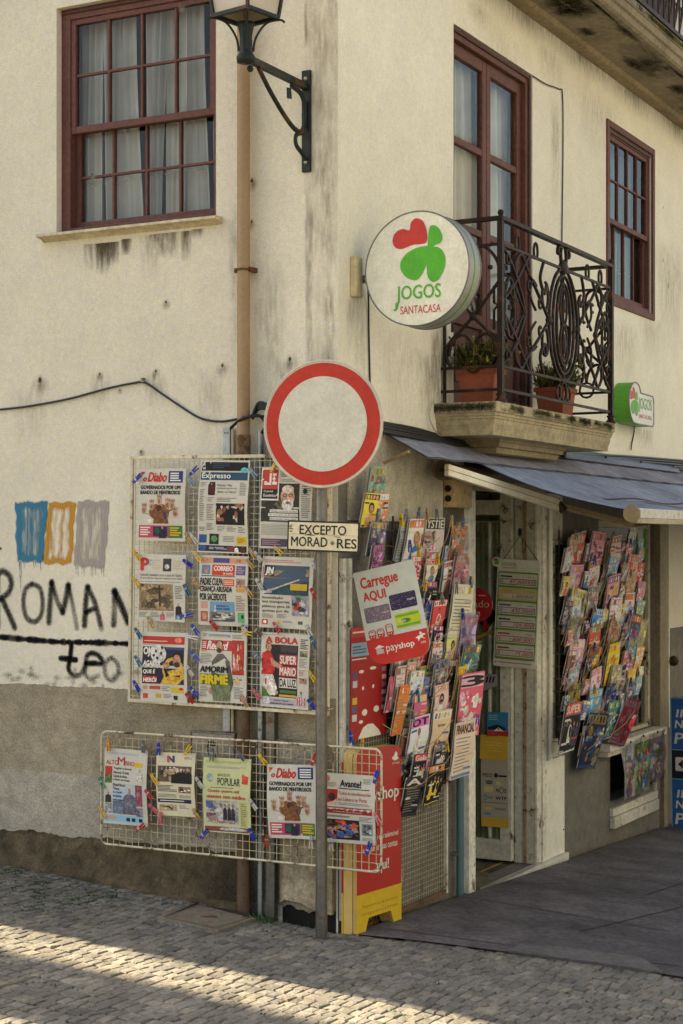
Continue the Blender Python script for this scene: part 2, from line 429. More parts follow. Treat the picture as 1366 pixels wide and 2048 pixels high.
# joints between the big slabs
def joint(pa, pb, wd=0.004):
    A_, B_ = G(*pa), G(*pb); d = (B_ - A_).normalized(); s_ = Vector((-d.y, d.x, 0)) * wd; n = 8
    for i in range(n):
        p, q = A_.lerp(B_, i / n), A_.lerp(B_, (i + 1) / n)
        v = [p - s_, q - s_, q + s_, p + s_]
        for x in v: x.z = gz(x.x, x.y) + 0.0145
        m.add(v, [(0, 1, 2, 3)], 'slab', srgb(46, 42, 40))
for pa, pb in (((772, 1862), (1000, 1893)), ((940, 1800), (1340, 1868)), ((1000, 1893), (1360, 1938)), ((1290, 1795), (1366, 1770)), ((1130, 1745), (1366, 1775)), ((1160, 1868), (1366, 1818))):
    joint(pa, pb)
m.build('pavement', kind='structure')
m = MB()
kp = [G(*p) for p in ((1016, 1907), (1042, 1893), (1130, 1902), (1262, 1918), (1292, 1926), (1325, 1950), (1300, 1948), (1200, 1932))]
top = [Vector((p.x, p.y, p.z + 0.018)) for p in kp]; bot = [Vector((p.x, p.y, p.z - 0.03)) for p in kp]
k = len(kp)
m.add(top + bot, [tuple(range(k))[::-1]] + [(i, (i + 1) % k, k + (i + 1) % k, k + i) for i in range(k)], 'granite', srgb(98, 94, 92))
m.build('kerb', kind='structure')
# ================================================================== BUILDING
root = thing('corner_building', 'cream plastered old corner building with burgundy windows above a small newsagent', 'building', Matrix.Translation(C0))
RI = Matrix.Translation(-C0)
XA = lambda off=0: RI @ FA(0, 0, off)
XB = lambda off=0: RI @ FB(0, 0, off)
TOP = 9.0
def wall_holes(m, u0, u1, v0, v1, holes, depth, mk, col, rcol=None, step=1.2):
    us = sorted({u0, u1} | {h[0] for h in holes} | {h[1] for h in holes}); vs = sorted({v0, v1} | {h[2] for h in holes} | {h[3] for h in holes})
    for i in range(len(us) - 1):
        for j in range(len(vs) - 1):
            cu, cv = (us[i] + us[i + 1]) / 2, (vs[j] + vs[j + 1]) / 2
            if any(h[0] < cu < h[1] and h[2] < cv < h[3] for h in holes): continue
            m.quad((us[i], 0, vs[j]), (us[i + 1], 0, vs[j]), (us[i + 1], 0, vs[j + 1]), (us[i], 0, vs[j + 1]), mk, col)
    for a, b, c, d in holes:
        rc = rcol or col
        m.quad((a, 0, c), (a, 0, d), (a, depth, d), (a, depth, c), mk, rc)
        m.quad((b, 0, d), (b, 0, c), (b, depth, c), (b, depth, d), mk, rc)
        m.quad((a, 0, d), (b, 0, d), (b, depth, d), (a, depth, d), mk, rc)
        m.quad((b, 0, c), (a, 0, c), (a, depth, c), (b, depth, c), mk, rc)
WA = (PA(113, 18)[0], PA(432, 428)[0], 3.772, 5.05)              # sash window of the left facade
DB = (PB(907, 45)[0], PB(1065, 152)[0], 2.83, 5.10)              # balcony door
WB = (PB(1217, 253)[0], PB(1303, 626)[0], 3.83, 5.09)            # sash window of the right facade
SD = (1.71, 2.75, -0.115, 2.33)                                    # shop door opening
SW = (4.02, 5.33, 0.56, 2.18)                                     # shop window
NW = (4.27, 5.33, 0.10, 0.45)                                     # low niche
m = MB()
wall_holes(m, -16, 0, -0.4, TOP, [WA], 0.2, 'plaster', CREAM)
A_faces = MB(); A_faces.__dict__ = m.__dict__
mA = m
mA.v = [tuple(XA() @ Vector(p)) for p in mA.v]
mBw = MB()
wall_holes(mBw, 0, 12, 2.4, TOP, [DB, WB], 0.2, 'plaster', srgb(236, 231, 213))
wall_holes(mBw, 0, 12, -0.9, 2.4, [SD, SW, NW], 0.14, 'cement', srgb(114, 109, 101))
o_ = len(mA.v)
mA.v += [tuple(XB() @ Vector(p)) for p in mBw.v]
mA.f += [[i + o_ for i in f] for f in mBw.f]; mA.c += mBw.c; mA.m += mBw.m; mA.s += mBw.s
# the two hidden walls
bx = MB()
for p, q in (((-16, 0), (-16, 12)), ((-16, 12), (0, 12))):
    W = lambda u, v, z: tuple(RI @ (C0 + rA * u + eB * v + Vector((0, 0, z))))
    mA.add([W(p[0], p[1], -1), W(q[0], q[1], -1), W(q[0], q[1], TOP), W(p[0], p[1], TOP)], [(0, 1, 2, 3)], 'plaster', CREAM)
mA.build('wall', root)
m = MB()                                                           # roof with its eaves
W = lambda u, v, z: tuple(RI @ (C0 + rA * u + eB * v + Vector((0, 0, z))))
r_ = [W(-16.7, -0.62, TOP), W(0.5, -0.62, TOP), W(0.5, 12.5, TOP), W(-16.7, 12.5, TOP)]
r2 = [W(-16.7, -0.62, TOP + .15), W(0.5, -0.62, TOP + .15), W(0.5, 12.5, TOP + .15), W(-16.7, 12.5, TOP + .15)]
ap = [W(-10, 6, TOP + 2.2), W(-6, 6, TOP + 2.2)]
m.add(r_ + r2 + ap, [(3, 2, 1, 0), (0, 1, 5, 4), (1, 2, 6, 5), (2, 3, 7, 6), (3, 0, 4, 7), (4, 5, 9, 8), (6, 7, 8, 9), (5, 6, 9), (7, 4, 8)], 'clay', srgb(150, 80, 55))
m.build('roof', root)
# rooms behind the openings, so that no opening looks through the house
m = MB()
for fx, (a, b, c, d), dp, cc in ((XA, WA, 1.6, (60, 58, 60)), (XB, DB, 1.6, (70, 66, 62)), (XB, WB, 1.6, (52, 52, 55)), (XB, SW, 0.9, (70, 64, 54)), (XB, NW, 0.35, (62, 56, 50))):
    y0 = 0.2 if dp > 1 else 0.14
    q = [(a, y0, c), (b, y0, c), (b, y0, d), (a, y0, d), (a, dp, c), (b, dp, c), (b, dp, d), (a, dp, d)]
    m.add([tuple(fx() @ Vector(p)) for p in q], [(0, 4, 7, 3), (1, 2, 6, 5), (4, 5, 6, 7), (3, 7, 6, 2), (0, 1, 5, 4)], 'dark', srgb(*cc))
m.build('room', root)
m = MB()                                                           # the shop behind the door
q = [(1.0, 0.14, -.115), (3.7, 0.14, -.115), (3.7, 0.14, 2.5), (1.0, 0.14, 2.5), (1.0, 1.3, -.115), (3.7, 1.3, -.115), (3.7, 1.3, 2.5), (1.0, 1.3, 2.5)]
m.add(q, [(0, 4, 7, 3), (1, 2, 6, 5), (4, 5, 6, 7), (3, 7, 6, 2)], 'oldpaint', srgb(176, 178, 140))
m.add([(1.0, 0.14, -.115), (1.71, .14, -.115), (1.71, .14, 2.5), (1.0, .14, 2.5)], [(3, 2, 1, 0)], 'cement', srgb(110, 108, 90))
m.add([(2.75, 0.14, -.115), (3.7, .14, -.115), (3.7, .14, 2.5), (2.75, .14, 2.5)], [(3, 2, 1, 0)], 'cement', srgb(110, 108, 90))
m.add([(1.71, 0.14, 2.33), (2.75, .14, 2.33), (2.75, .14, 2.5), (1.71, .14, 2.5)], [(3, 2, 1, 0)], 'cement', srgb(110, 108, 90))
m.add([(1.0, 0.0, -.116), (3.7, 0, -.116), (3.7, 3, -.116), (1.0, 3, -.116)], [(0, 1, 2, 3)], 'slab', srgb(70, 66, 60))
m.quad((1.72, .20, -.112), (2.74, .20, -.112), (2.74, .225, -.112), (1.72, .225, -.112), 'paint', srgb(168, 140, 52))
m.build('shop_room', root, xf=XB())
# --- plinth of the left facade
m = MB()
def band(m, u0, u1, v0, v1, off, mk, col, seed, rag=0.012, ragb=0.0, n=60):
    r = random.Random(seed); ph = [r.uniform(0, 6) for _ in range(8)]
    wv = lambda i, k: sum(math.sin(i * f * 6 / n * (u1 - u0) + ph[q + k]) / (1 + q * .6) for q, f in enumerate((2.1, 5.3, 11.7, 23.1))) * .5
    tops = [v1 + rag * wv(i, 0) + r.gauss(0, rag * .25) for i in range(n + 1)]; bots = [v0 + ragb * wv(i, 3) + r.gauss(0, ragb * .25) for i in range(n + 1)]
    for i in range(n):
        a, b = u0 + (u1 - u0) * i / n, u0 + (u1 - u0) * (i + 1) / n
        m.quad((a, -off, bots[i]), (b, -off, bots[i + 1]), (b, -off, tops[i + 1]), (a, -off, tops[i]), mk, col)
        m.quad((a, -off, tops[i]), (b, -off, tops[i + 1]), (b, 0, tops[i + 1]), (a, 0, tops[i]), mk, col)
    m.quad((u1, -off, v0), (u1, 0, v0), (u1, 0, v1), (u1, -off, v1), mk, col)
band(m, -6, -0.012, 0.70, 1.20, 0.006, 'cement', srgb(150, 138, 116), 3, 0.006, n=300)
band(m, -6, -0.58, 0.36, 0.708, 0.022, 'cement', srgb(160, 150, 134), 4, 0.003, 0.012, n=200)
band(m, -0.58, -0.012, 0.10, 0.708, 0.014, 'cement', srgb(132, 120, 98), 5, 0.004, 0.02, n=30)
m.build('plinth', root, xf=XA())
m = MB()                                                           # broken rubble footing
r = random.Random(12)
def foot(i, j):
    u = -6 + 5.42 * i; v = -0.2 + 0.585 * j + 0.02 * math.sin(u * 9) * (j > .9)
    d = 0.012 + 0.022 * (1 - j) + 0.012 * (math.sin(u * 13 + 3 * j) * math.sin(j * 9 + u * 5)) + r.uniform(-.004, .004)
    return (u, -max(d, 0.002), v)
m.surf(foot, 150, 12, 'rubble', srgb(96, 82, 62), False)
m.build('footing', root, xf=XA())
m = MB()                                                           # corner stone with the hole below it
st = [(-0.33, .12), (-0.30, .02 + .12), (-.2, .13), (-0.12, .10), (-0.02, .085), (-.012, .5), (-.012, .70), (-0.33, .70)]
m.prism(st, -0.035, 0.0, 'rubble', srgb(160, 146, 120))
m.prism([(-.33, -.1), (-.012, -.1), (-.012, .10), (-.33, .13)], -0.003, 0, 'dark', srgb(28, 24, 20))
m.build('corner_stone', root, xf=XA())
# --- sash windows
BURG = srgb(102, 64, 56); BURG2 = srgb(80, 50, 44)
def sash(name, xf, win, y_up, y_lo, rows, cols, curtain, seed, lowcols=None, lowrows=2, lab=None, t=0.062, fy=0.045):
    a, b, c, d = win; r = random.Random(seed)
    fr = MB()
    for (x0, z0, x1, z1) in ((a, c, a + t, d), (b - t * .7, c, b, d), (a + t, d - t, b - t * .7, d), (a + t, c, b - t * .7, c + 0.03)):
        fr.box(x0, fy, z0, x1, 0.16, z1, 'wood', BURG)
    fr.box(a + .012, fy - .012, d - .03, b - .012, fy, d - .01, 'wood', BURG2)
    wf = fr.build('window', root, xf=xf, bevel=0.004, label=lab)
    i0, i1, j0, j1 = a + t, b - t * .7, c + 0.03, d - t; mid = j0 + (j1 - j0) * 0.47
    for (z0, z1, y, nr, nc, nm) in ((mid - .02, j1, y_up, rows, cols, 'upper_sash'), (j0, mid + .02, y_lo, lowrows, lowcols or cols, 'lower_sash')):
        sh = MB(); s_ = 0.031; bar = 0.015
        sh.box(i0, y, z0, i0 + s_, y + .035, z1, 'wood', BURG); sh.box(i1 - s_, y, z0, i1, y + .035, z1, 'wood', BURG)
        sh.box(i0 + s_, y, z0, i1 - s_, y + .036, z0 + s_ * 1.25, 'wood', BURG); sh.box(i0 + s_, y, z1 - s_, i1 - s_, y + .036, z1, 'wood', BURG)
        for k in range(1, nc):
            x = i0 + s_ + (i1 - i0 - 2 * s_) * k / nc; sh.box(x - bar / 2, y + .004, z0 + s_ * 1.25, x + bar / 2, y + .03, z1 - s_, 'wood', BURG)
        for k in range(1, nr):
            z = z0 + s_ * 1.25 + (z1 - z0 - 2.25 * s_) * k / nr; sh.box(i0 + s_, y + .006, z - bar / 2, i1 - s_, y + .028, z + bar / 2, 'wood', BURG)
        sh.build(nm, wf, xf=xf, bevel=0.003)
        g = MB(); nx = nc
        for k in range(nc):
            xa = i0 + s_ + (i1 - i0 - 2 * s_) * k / nc; xb = i0 + s_ + (i1 - i0 - 2 * s_) * (k + 1) / nc; e = r.uniform(-.002, .002)
            g.quad((xa, y + .018 + e, z0 + .02), (xb, y + .018 - e, z0 + .02), (xb, y + .018 - e, z1 - .01), (xa, y + .018 + e, z1 - .01), 'glass', (1, 1, 1, 1))
        g.build('pane', wf, xf=xf)
    ph = [r.uniform(0, 6.28) for _ in range(4)]; cu = MB()
    def strips(x0, x1, gaps):
        x = x0
        while x < x1:
            wd = r.uniform(.05, .15); k0 = r.uniform(0, 6); dy = r.uniform(-.02, .02); lean = r.uniform(-.03, .03); tn = r.uniform(.82, 1.12)
            colr = (curtain[0] * tn, curtain[1] * tn, curtain[2] * tn, 1)
            def cf(i, j):
                z = c + .01 + (d - c - .02) * j; xx = x + wd * i * (1 - .12 * math.sin(j * 3 + k0)) + lean * (1 - j)
                return (min(max(xx, a + .012), b - .012), .195 + dy + .028 * math.sin(i * 12 + k0 + j) + .012 * math.sin(i * 29 + k0), z)
            cu.surf(cf, 16, 8, 'cloth', colr)
            hem = [cf(q / 10, .22) for q in range(11)]
            cu.tube([(p[0], p[1] - .006, p[2] + .010 * math.sin(q * 1.7) + .02 * (p[0] - a)) for q, p in enumerate(hem)], .0035, 4, 'cloth', srgb(240, 238, 234))
            x += wd + (r.uniform(-.02, gaps))
    strips(a + .03, b - .05, .05)
    cu.build('curtain', wf, xf=xf)
    return wf
wA = sash('window', XA(), WA, 0.055, 0.10, 2, 4, srgb(226, 217, 206), 5, lab='burgundy sash window with sixteen small panes and grey curtains')
m = MB(); a, b, c, d = WA
m.extrude([(0.14, c - .002), (-0.070, c - .010), (-0.074, c - .026), (-.03, c - .032), (0, c - .048), (.14, c - .048)], a - 0.09, b + .04, 'granite', srgb(196, 184, 154))
m.build('window_sill', wA, xf=XA(), bevel=.003)
wB = sash('window', XB(), WB, 0.022, 0.05, 2, 4, srgb(150, 172, 184), 9, lowcols=4, lowrows=1, t=.04, fy=.014, lab='small burgundy sash window with blue-grey curtains')
# moulded surround of the right-hand window and the balcony door
for (a, b, c, d), par in ((WB, wB),):
    m = MB()
    for x0, z0, x1, z1 in ((b - .0, c - .05, b + .055, d + .05), (a - .055, c - .05, a, d + .05), (a, d, b, d + .05), (a, c - .05, b, c)):
        m.box(x0, -.014, z0, x1, .012, z1, 'wood', BURG)
    
    m.build('surround', par, xf=XB(), bevel=.006)
# --- balcony door
a, b, c, d = DB
m = MB()
m.box(b - .07, .02, c, b, .19, d, 'wood', BURG); m.box(a, .02, c, a + .06, .19, d, 'wood', BURG); m.box(a + .06, .02, d - .07, b - .07, .19, d, 'wood', BURG)
m.box(b - .035, .005, c, b - .004, .03, d - .004, 'wood', BURG2); m.box(a + .004, .005, d - .035, b - .035, .03, d - .004, 'wood', BURG2)
door = m.build('balcony_door', root, xf=XB(), bevel=.006, label='tall burgundy double balcony door with white net curtains')
mid = (a + b) / 2 - 0.005
bars = [4.45, 3.94, 3.40]
for x0, x1 in ((a + .06, mid - .004), (mid + .004, b - .07)):
    lf = MB(); y = .055; s_ = .062; t0 = d - .07
    lf.box(x0, y, c, x0 + s_, y + .045, t0, 'wood', BURG); lf.box(x1 - s_, y, c, x1, y + .045, t0, 'wood', BURG)
    lf.box(x0 + s_, y, t0 - .075, x1 - s_, y + .045, t0, 'wood', BURG)
    for z in bars[:2]: lf.box(x0 + s_, y + .004, z - .022, x1 - s_, y + .04, z + .022, 'wood', BURG)
    lf.box(x0 + s_, y, bars[2] - .06, x1 - s_, y + .045, bars[2] + .03, 'wood', BURG)
    lf.box(x0 + s_, y + .02, c + .1, x1 - s_, y + .03, bars[2] - .06, 'wood', BURG2); lf.box(x0 + s_, y, c, x1 - s_, y + .045, c + .1, 'wood', BURG)
    lf.box(x0 + s_ + .05, y + .008, c + .16, x1 - s_ - .05, y + .02, bars[2] - .12, 'wood', BURG)
    lf.build('door_leaf', door, xf=XB(), bevel=.005)
    g = MB(); g.quad((x0 + s_, y + .02, bars[2] + .03), (x1 - s_, y + .02, bars[2] + .03), (x1 - s_, y + .02, t0 - .075), (x0 + s_, y + .02, t0 - .075), 'glass', (1, 1, 1, 1)); g.build('pane', door, xf=XB())
m = MB()
for x0_, x1_ in ((a + .05, a + .26), (a + .285, a + .46), (a + .50, a + .74), (a + .77, b - .05)):
    m.surf(lambda i, j: (x0_ + (x1_ - x0_) * i + .01 * math.sin(j * 4), .185 + .032 * math.sin(i * 17 + x0_ * 9) + .014 * math.sin(i * 41 + 1 + j), c + .3 + (d - c - .35) * j), 60, 6, 'cloth', srgb(236, 234, 228))
m.build('curtain', door, xf=XB())
m = MB()
m.ball((mid + .04, .045, 3.75), .016, 'iron', srgb(60, 50, 44))
m.build('door_knob', door, xf=XB())
# --- balcony slab with mouldings
BA, BBb, BD, BZ = 1.18, 3.24, 0.392, 2.82
def slab_profile(m, u0, u1, dp, z, col, prof):
    # a moulded tray: rectangular rings that shrink downwards
    rings = []
    for ins, dz in prof:
        ins *= .7
        rings.append([(u0 + ins, 0.0, z + dz), (u0 + ins, -dp + ins, z + dz), (u1 - ins, -dp + ins, z + dz), (u1 - ins, 0.0, z + dz)])
    for a_, b_ in zip(rings, rings[1:]):
        m.add(a_ + b_, [(i, 4 + i, 5 + i, 1 + i) for i in range(3)], 'granite', col)
    m.add(rings[0], [(0, 1, 2, 3)], 'granite', col); m.add(rings[-1], [(3, 2, 1, 0)], 'granite', col)
m = MB()
slab_profile(m, BA, BBb, BD, BZ, srgb(170, 156, 124), [(0, 0), (0, -.058), (.016, -.060), (.016, -.078), (.026, -.080), (.026, -.094), (.034, -.097), (.038, -.125), (.050, -.155), (.056, -.188)])
slab_profile(m, BA + .34, BBb - .62, BD - .12, BZ - .188, srgb(146, 130, 102), [(0, 0), (.0, -.02), (.015, -.024), (.02, -.05), (.05, -.054), (.06, -.085), (.10, -.09)])
balc = m.build('balcony', root, xf=XB(), bevel=.004, label='stone balcony with moulded edge and wrought iron railing')
# --- wrought iron railing
def railing(xf, par, u0, u1, d0, z0, h, name):
    m = MB(); IR = srgb(46, 34, 29); y = -d0
    def T(pts, r=.0075, closed=False, yy=None):
        r *= 1.35; m.tube([(p[0], (y if yy is None else yy), p[1]) for p in pts], r, 6, 'iron', IR, closed)
    z1 = z0 + h
    m.box(u0 - .02, y - .02, z1 - .022, u1 + .02, y + .02, z1, 'iron', IR)                # hand rail
    for z in (z0 + .075, z0 + .21, z1 - .16): m.box(u0, y - .007, z - .008, u1, y + .007, z + .008, 'iron', IR)
    for x in (u0, u1):
        m.box(x - .016, y - .016, z0, x + .016, y + .016, z1, 'iron', IR); m.ball((x, y, z1 + .02), .02, 'iron', IR)
        m.lathe([(.0, z0 + .06), (.03, z0 + .05), (.02, z0 + .03), (.034, z0 + .012), (.034, z0)], 10, 'iron', IR, x, y)
    L_ = u1 - u0; cx = u0 + L_ * .53; b0, b1 = z0 + .21, z1 - .16; cz = (b0 + b1) / 2; hh = (b1 - b0) / 2
    for rx, rz in ((.25, hh), (.185, hh * .88), (.12, hh * .74)): T(ell(cx, cz, rx, rz, 30), .008, True)
    for rx, zc, rz in ((.06, cz + hh * .32, hh * .34), (.06, cz - hh * .32, hh * .34)): T(ell(cx, zc, rx, rz, 20), .006, True)
    T([(cx, b0), (cx, b1)], .005)
    m.ball((cx, y, cz + .12), .03, 'iron', IR, sz=1.8, sy=.5); m.ball((cx, y, cz - .12), .035, 'iron', IR, sz=2.2, sy=.5); m.ball((cx, y, b1 + .01), .05, 'iron', IR, sx=1.4, sy=.5)
    for s_ in (-1, 1):
        for zz in (cz - .14, cz + .14): T(arc(cx + s_ * .315, zz, .05, .085, 90, 90 + s_ * 300, 14), .007)
        m.ball((cx + s_ * .25, y, cz), .035, 'iron', IR, sy=.6)
        # big S curves filling the bays
        far_ = u0 + .03 if s_ < 0 else u1 - .03; bw = abs(far_ - (cx + s_ * .25)); q = lambda t, z: (cx + s_ * (.25 + bw * t), b0 + (b1 - b0) * z)
        T(smooth_path([q(.0, .5), q(.25, .30), q(.5, .12), q(.62, .02), q(.74, .10), q(.72, .22), q(.64, .20)]))
        T(smooth_path([q(.0, .5), q(.25, .70), q(.5, .88), q(.62, .98), q(.74, .90), q(.72, .78), q(.64, .80)]))
        T(smooth_path([q(.98, .55), q(.72, .75), q(.45, 1.0)])); T(smooth_path([q(.98, .45), q(.72, .25), q(.45, .0)]))
        T(smooth_path([q(1, .98), q(.80, .85), q(.55, .5), q(.80, .15), q(1, .02)]))
        T(smooth_path([q(.12, 1.0), q(.20, .84), q(.10, .72), q(.06, .80)])); T(smooth_path([q(.12, .0), q(.20, .16), q(.10, .28), q(.06, .20)]))
        T(ell(q(.86, .5)[0], cz, bw * .10, hh * .5, 20), .007, True)
        for zz in (.12, .5, .88): m.ball((q(.86, zz)[0], y, q(.86, zz)[1]), .02, 'iron', IR, sy=.6)
        m.ball((q(.55, .5)[0], y, cz), .028, 'iron', IR, sy=.6)
        for zz_, dz in ((.5, 1), (.5, -1)):
            T(smooth_path([q(.55, .5), q(.66, .5 + dz * .1), q(.78, .5 + dz * .2), q(.86, .5 + dz * .14), q(.80, .5 + dz * .08)]), .006)
            T(smooth_path([q(.30, .5 + dz * .05), q(.42, .5 + dz * .16), q(.38, .5 + dz * .30), q(.28, .5 + dz * .26)]), .006)
        for t, zz_ in ((.2, .62), (.2, .38), (.45, .74), (.45, .26), (.72, .62), (.72, .38), (.9, .9), (.9, .1)): T(arc(q(t, zz_)[0], q(t, zz_)[1], .022, .03, 40, 320, 10), .006)
        for t in (.3, .7): T(arc(q(t, 1)[0], b1 + .04, .03, .05, -60, 250, 12), .006)
        for zz in (.2, .35, .65, .8): T(arc(q(.95, zz)[0], q(.95, zz)[1], .025, .03, 0, 290, 10), .006)
    for s_ in (-1, 1): T(smooth_path([(cx + s_ * .02, b1), (cx + s_ * .05, b1 + .08), (cx + s_ * .04, z1 - .03), (cx + s_ * .09, z1 - .035), (cx + s_ * .10, z1 - .07), (cx + s_ * .08, z1 - .075)]), .009)
    T(ell(cx, z0 + .14, .05, .06, 14), .006, True)
    for s_ in (-1, 1): T(ell(cx + s_ * .085, z0 + .13, .035, .045, 12), .006, True)
    # the two short returns to the wall
    for x in (u0, u1):
        S = lambda pts, r=.0075, closed=False: m.tube([(x, p[0], p[1]) for p in pts], r * 1.35, 6, 'iron', IR, closed)
        for z in (z0 + .075, z0 + .21, z1 - .16): m.box(x - .007, y, z - .008, x + .007, 0, z + .008, 'iron', IR)
        m.box(x - .02, y + .02, z1 - .022, x + .02, 0, z1, 'iron', IR); m.box(x - .008, -.03, z0 - .0, x + .008, -.014, z1, 'iron', IR)
        w_ = d0 - .03; p = lambda t, z: (y + w_ * t, b0 + (b1 - b0) * z)
        S(smooth_path([p(0.02, .62), p(.05, .85), p(.3, .99), p(.5, .95), p(.52, .78), p(.4, .6)])); S(smooth_path([p(.02, .7), p(.5, .42), p(.95, .2), p(.98, .08), p(.9, 0)]))
        S(smooth_path([p(.98, .7), p(.5, .42), p(.05, .2), p(.02, .08), p(.1, 0)]))
        S(arc(p(.28, .1)[0], p(.28, .1)[1], w_ * .22, .12, 0, 180, 12)); S(arc(p(.72, .1)[0], p(.72, .1)[1], w_ * .22, .12, 0, 180, 12))
        S([p(.12, .66), p(.12, .52), p(.05, .5), p(.12, .46), p(.12, .3)], .006); S([p(.88, .66), p(.88, .52), p(.95, .5), p(.88, .46), p(.88, .3)], .006)
        m.ball((x, p(.5, .42)[0], p(.5, .42)[1]), .025, 'iron', IR); S(arc(p(.5, 0)[0], b0 + .02, .05, .05, 0, 360, 12), .006)
    return m.build(name, par, xf=xf)
railing(XB(), balc, BA + .10, BBb - .04, BD - .017, BZ, 1.07, 'railing')
# --- upper balcony: soffit slab above the frame and its railing
m = MB()
UZ = 5.5
slab_profile(m, 1.5, 11.8, 0.53, UZ + .165, srgb(140, 128, 104), [(0, 0), (0, -.05), (.015, -.055), (.022, -.10), (.045, -.11), (.05, -.15), (.075, -.165)])
m.extrude([(-.0, UZ - .03), (-.085, UZ - .028), (-.10, UZ), (0, UZ)], 1.5, 11.8, 'granite', srgb(150, 134, 104))
ub = m.build('upper_balcony', root, xf=XB(), label='weathered stone slab of the upper balcony seen from below')
m = MB(); IR = srgb(58, 44, 38); y = -.51; z0 = UZ + .165
m.box(1.5, y - .018, z0 + .02, 11.8, y + .018, z0 + .05, 'iron', IR); m.box(1.5, y - .02, z0 + 1.0, 11.8, y + .02, z0 + 1.03, 'iron', IR)
x = 3.2
while x < 7.6:
    m.tube([(x, y, z0 + .02), (x, y, z0 + 1)], .008, 6, 'iron', IR)
    for zz in (.22, .42, .62, .82):
        m.tube([(p[0], y, p[1]) for p in arc(x + .035, z0 + zz, .025, .04, 180, 480, 10)], .007, 6, 'iron', IR)
    m.tube([(p[0], y, p[1]) for p in smooth_path([(x, z0 + .08), (x + .09, z0 + .3), (x, z0 + .5), (x + .09, z0 + .75), (x, z0 + 1.0)])], .008, 6, 'iron', IR)
    x += .125
m.build('railing', ub, xf=XB())
m = MB(); r = random.Random(77)
def blot(m, fn, col, al, seed, mk='spray'):
    rr = random.Random(seed); q = [rr.uniform(0, 6) for _ in range(4)]
    vs = []; cs = []; n = 12
    for j in range(n + 1):
        for i in range(n + 1):
            x, y_ = i / n, j / n; d_ = math.hypot(x - .5, y_ - .5) * 2 + .12 * math.sin(7 * math.atan2(y_ - .5, x - .5) + q[0]) + .10 * math.sin(3 * x * 3 + q[1])
            vs.append(fn(x, y_)); cs.append((*col, max(0, min(1, al * (1.1 - d_) * 1.6))))
    m.addc(vs, [(j * (n + 1) + i, j * (n + 1) + i + 1, (j + 1) * (n + 1) + i + 1, (j + 1) * (n + 1) + i) for j in range(n) for i in range(n)], mk, cs)
for k in range(46):
    u = r.uniform(2.0, 6.2); wd = r.uniform(.12, .7); y0 = r.uniform(-.44, -.12); dd = r.uniform(.10, .34)
    y1 = max(y0 - dd, -.452)
    blot(m, lambda i, j: (u + wd * i, y0 + (y1 - y0) * j, UZ - .0016), ((.035, .028, .018), (.05, .042, .026), (.30, .26, .19))[k % 3], r.uniform(.35, .8), k)
for k in range(26):
    u = r.uniform(2.2, 6.0); wd = r.uniform(.1, .4)
    blot(m, lambda i, j: (u + wd * i, -.5315, UZ + .165 - .05 * j), ((.10, .105, .03), (.04, .04, .025), (.28, .27, .2))[k % 3], .8, k + 100)
m.build('stone_stains', root, xf=XB())
m = MB()
for k in range(34):
    u = r.uniform(BA + .02, BBb - .2); wd = r.uniform(.08, .32)
    if k % 2: blot(m, lambda i, j: (u + wd * i, -BD - .0016, BZ - .001 - .056 * j), ((.07, .072, .024), (.05, .045, .03))[k % 4 // 2], .7, k + 200)
    else: blot(m, lambda i, j: (u + wd * i, -BD + .0165, BZ - .082 - .012 * j), (.05, .045, .03), .7, k + 200) if False else blot(m, lambda i, j: (u + wd * i, -BD - .0018, BZ - .03 - .028 * j), (.33, .30, .16), .5, k + 200)
for k in range(10):
    v0_ = -BD + .38 * k / 10; blot(m, lambda i, j: (BA - .0016, v0_ + .09 * i, BZ - .058 * j), (.06, .05, .035), .6, k + 300)
m.build('stone_stains', root, xf=XB())
# a pale wall piece behind the upper railing: its balcony door frame
m = MB(); m.box(4.6, -.02, UZ + .17, 4.7, .0, UZ + 2.6, 'wood', BURG); m.box(5.7, -.02, UZ + .17, 5.8, .0, UZ + 2.6, 'wood', BURG); m.box(4.7, -.012, UZ + .17, 5.7, -.002, UZ + 2.6, 'wood', BURG2)
m.build('upper_door', root, xf=XB())
# ================================================================== UNSEEN BLOCKS ADDED TO SHADE AND LIGHT THE STREET
def house(name, label, p0, p1, p2, p3, h, col):
    t = thing(name, label, 'building', Matrix.Translation(p0)); m = MB()
    ps = [p - p0 for p in (p0, p1, p2, p3)]
    lo = [(p.x, p.y, -1.5) for p in ps]; hi = [(p.x, p.y, h) for p in ps]
    m.add(lo + hi, [(i, (i + 1) % 4, 4 + (i + 1) % 4, 4 + i) for i in range(4)], 'plaster', col); m.build('wall', t)
    c_ = sum((Vector(q) for q in hi), Vector()) / 4
    m = MB(); ro = [tuple(c_ + (Vector(q) - c_) * 1.06) for q in hi]; top = tuple(c_ + Vector((0, 0, 1.6)))
    m.add(ro + [top], [(0, 1, 4), (1, 2, 4), (2, 3, 4), (3, 0, 4), (3, 2, 1, 0)], 'clay', srgb(150, 84, 58)); m.build('roof', t)
    return t
PP = lambda a, b: C0 + eA * a + eB * b
house('added_shade_house', 'plain pale house block added out of view on the left to shade the street', PP(6, -1.60), PP(14, -1.60), PP(14, -.02), PP(6, -.02), 13.0, CREAM)  # unseen house added so its corner casts the upper shadow edge
house('added_shade_wall', 'tall slab added out of view on the left to cast a shadow band', PP(9, -2.64), PP(9, -3.12), PP(14, -3.12), PP(14, -2.64), 11.5, CREAM)  # unseen slab added to cast the dark band across the setts
house('added_bounce_house', 'plain grey house block added out of view on the right to bounce sunlight', PP(-9.5, -10), PP(-9.5, 24), PP(-17, 24), PP(-17, -10), 10, srgb(124, 128, 130))  # unseen house added to bounce sunlight onto the right facade
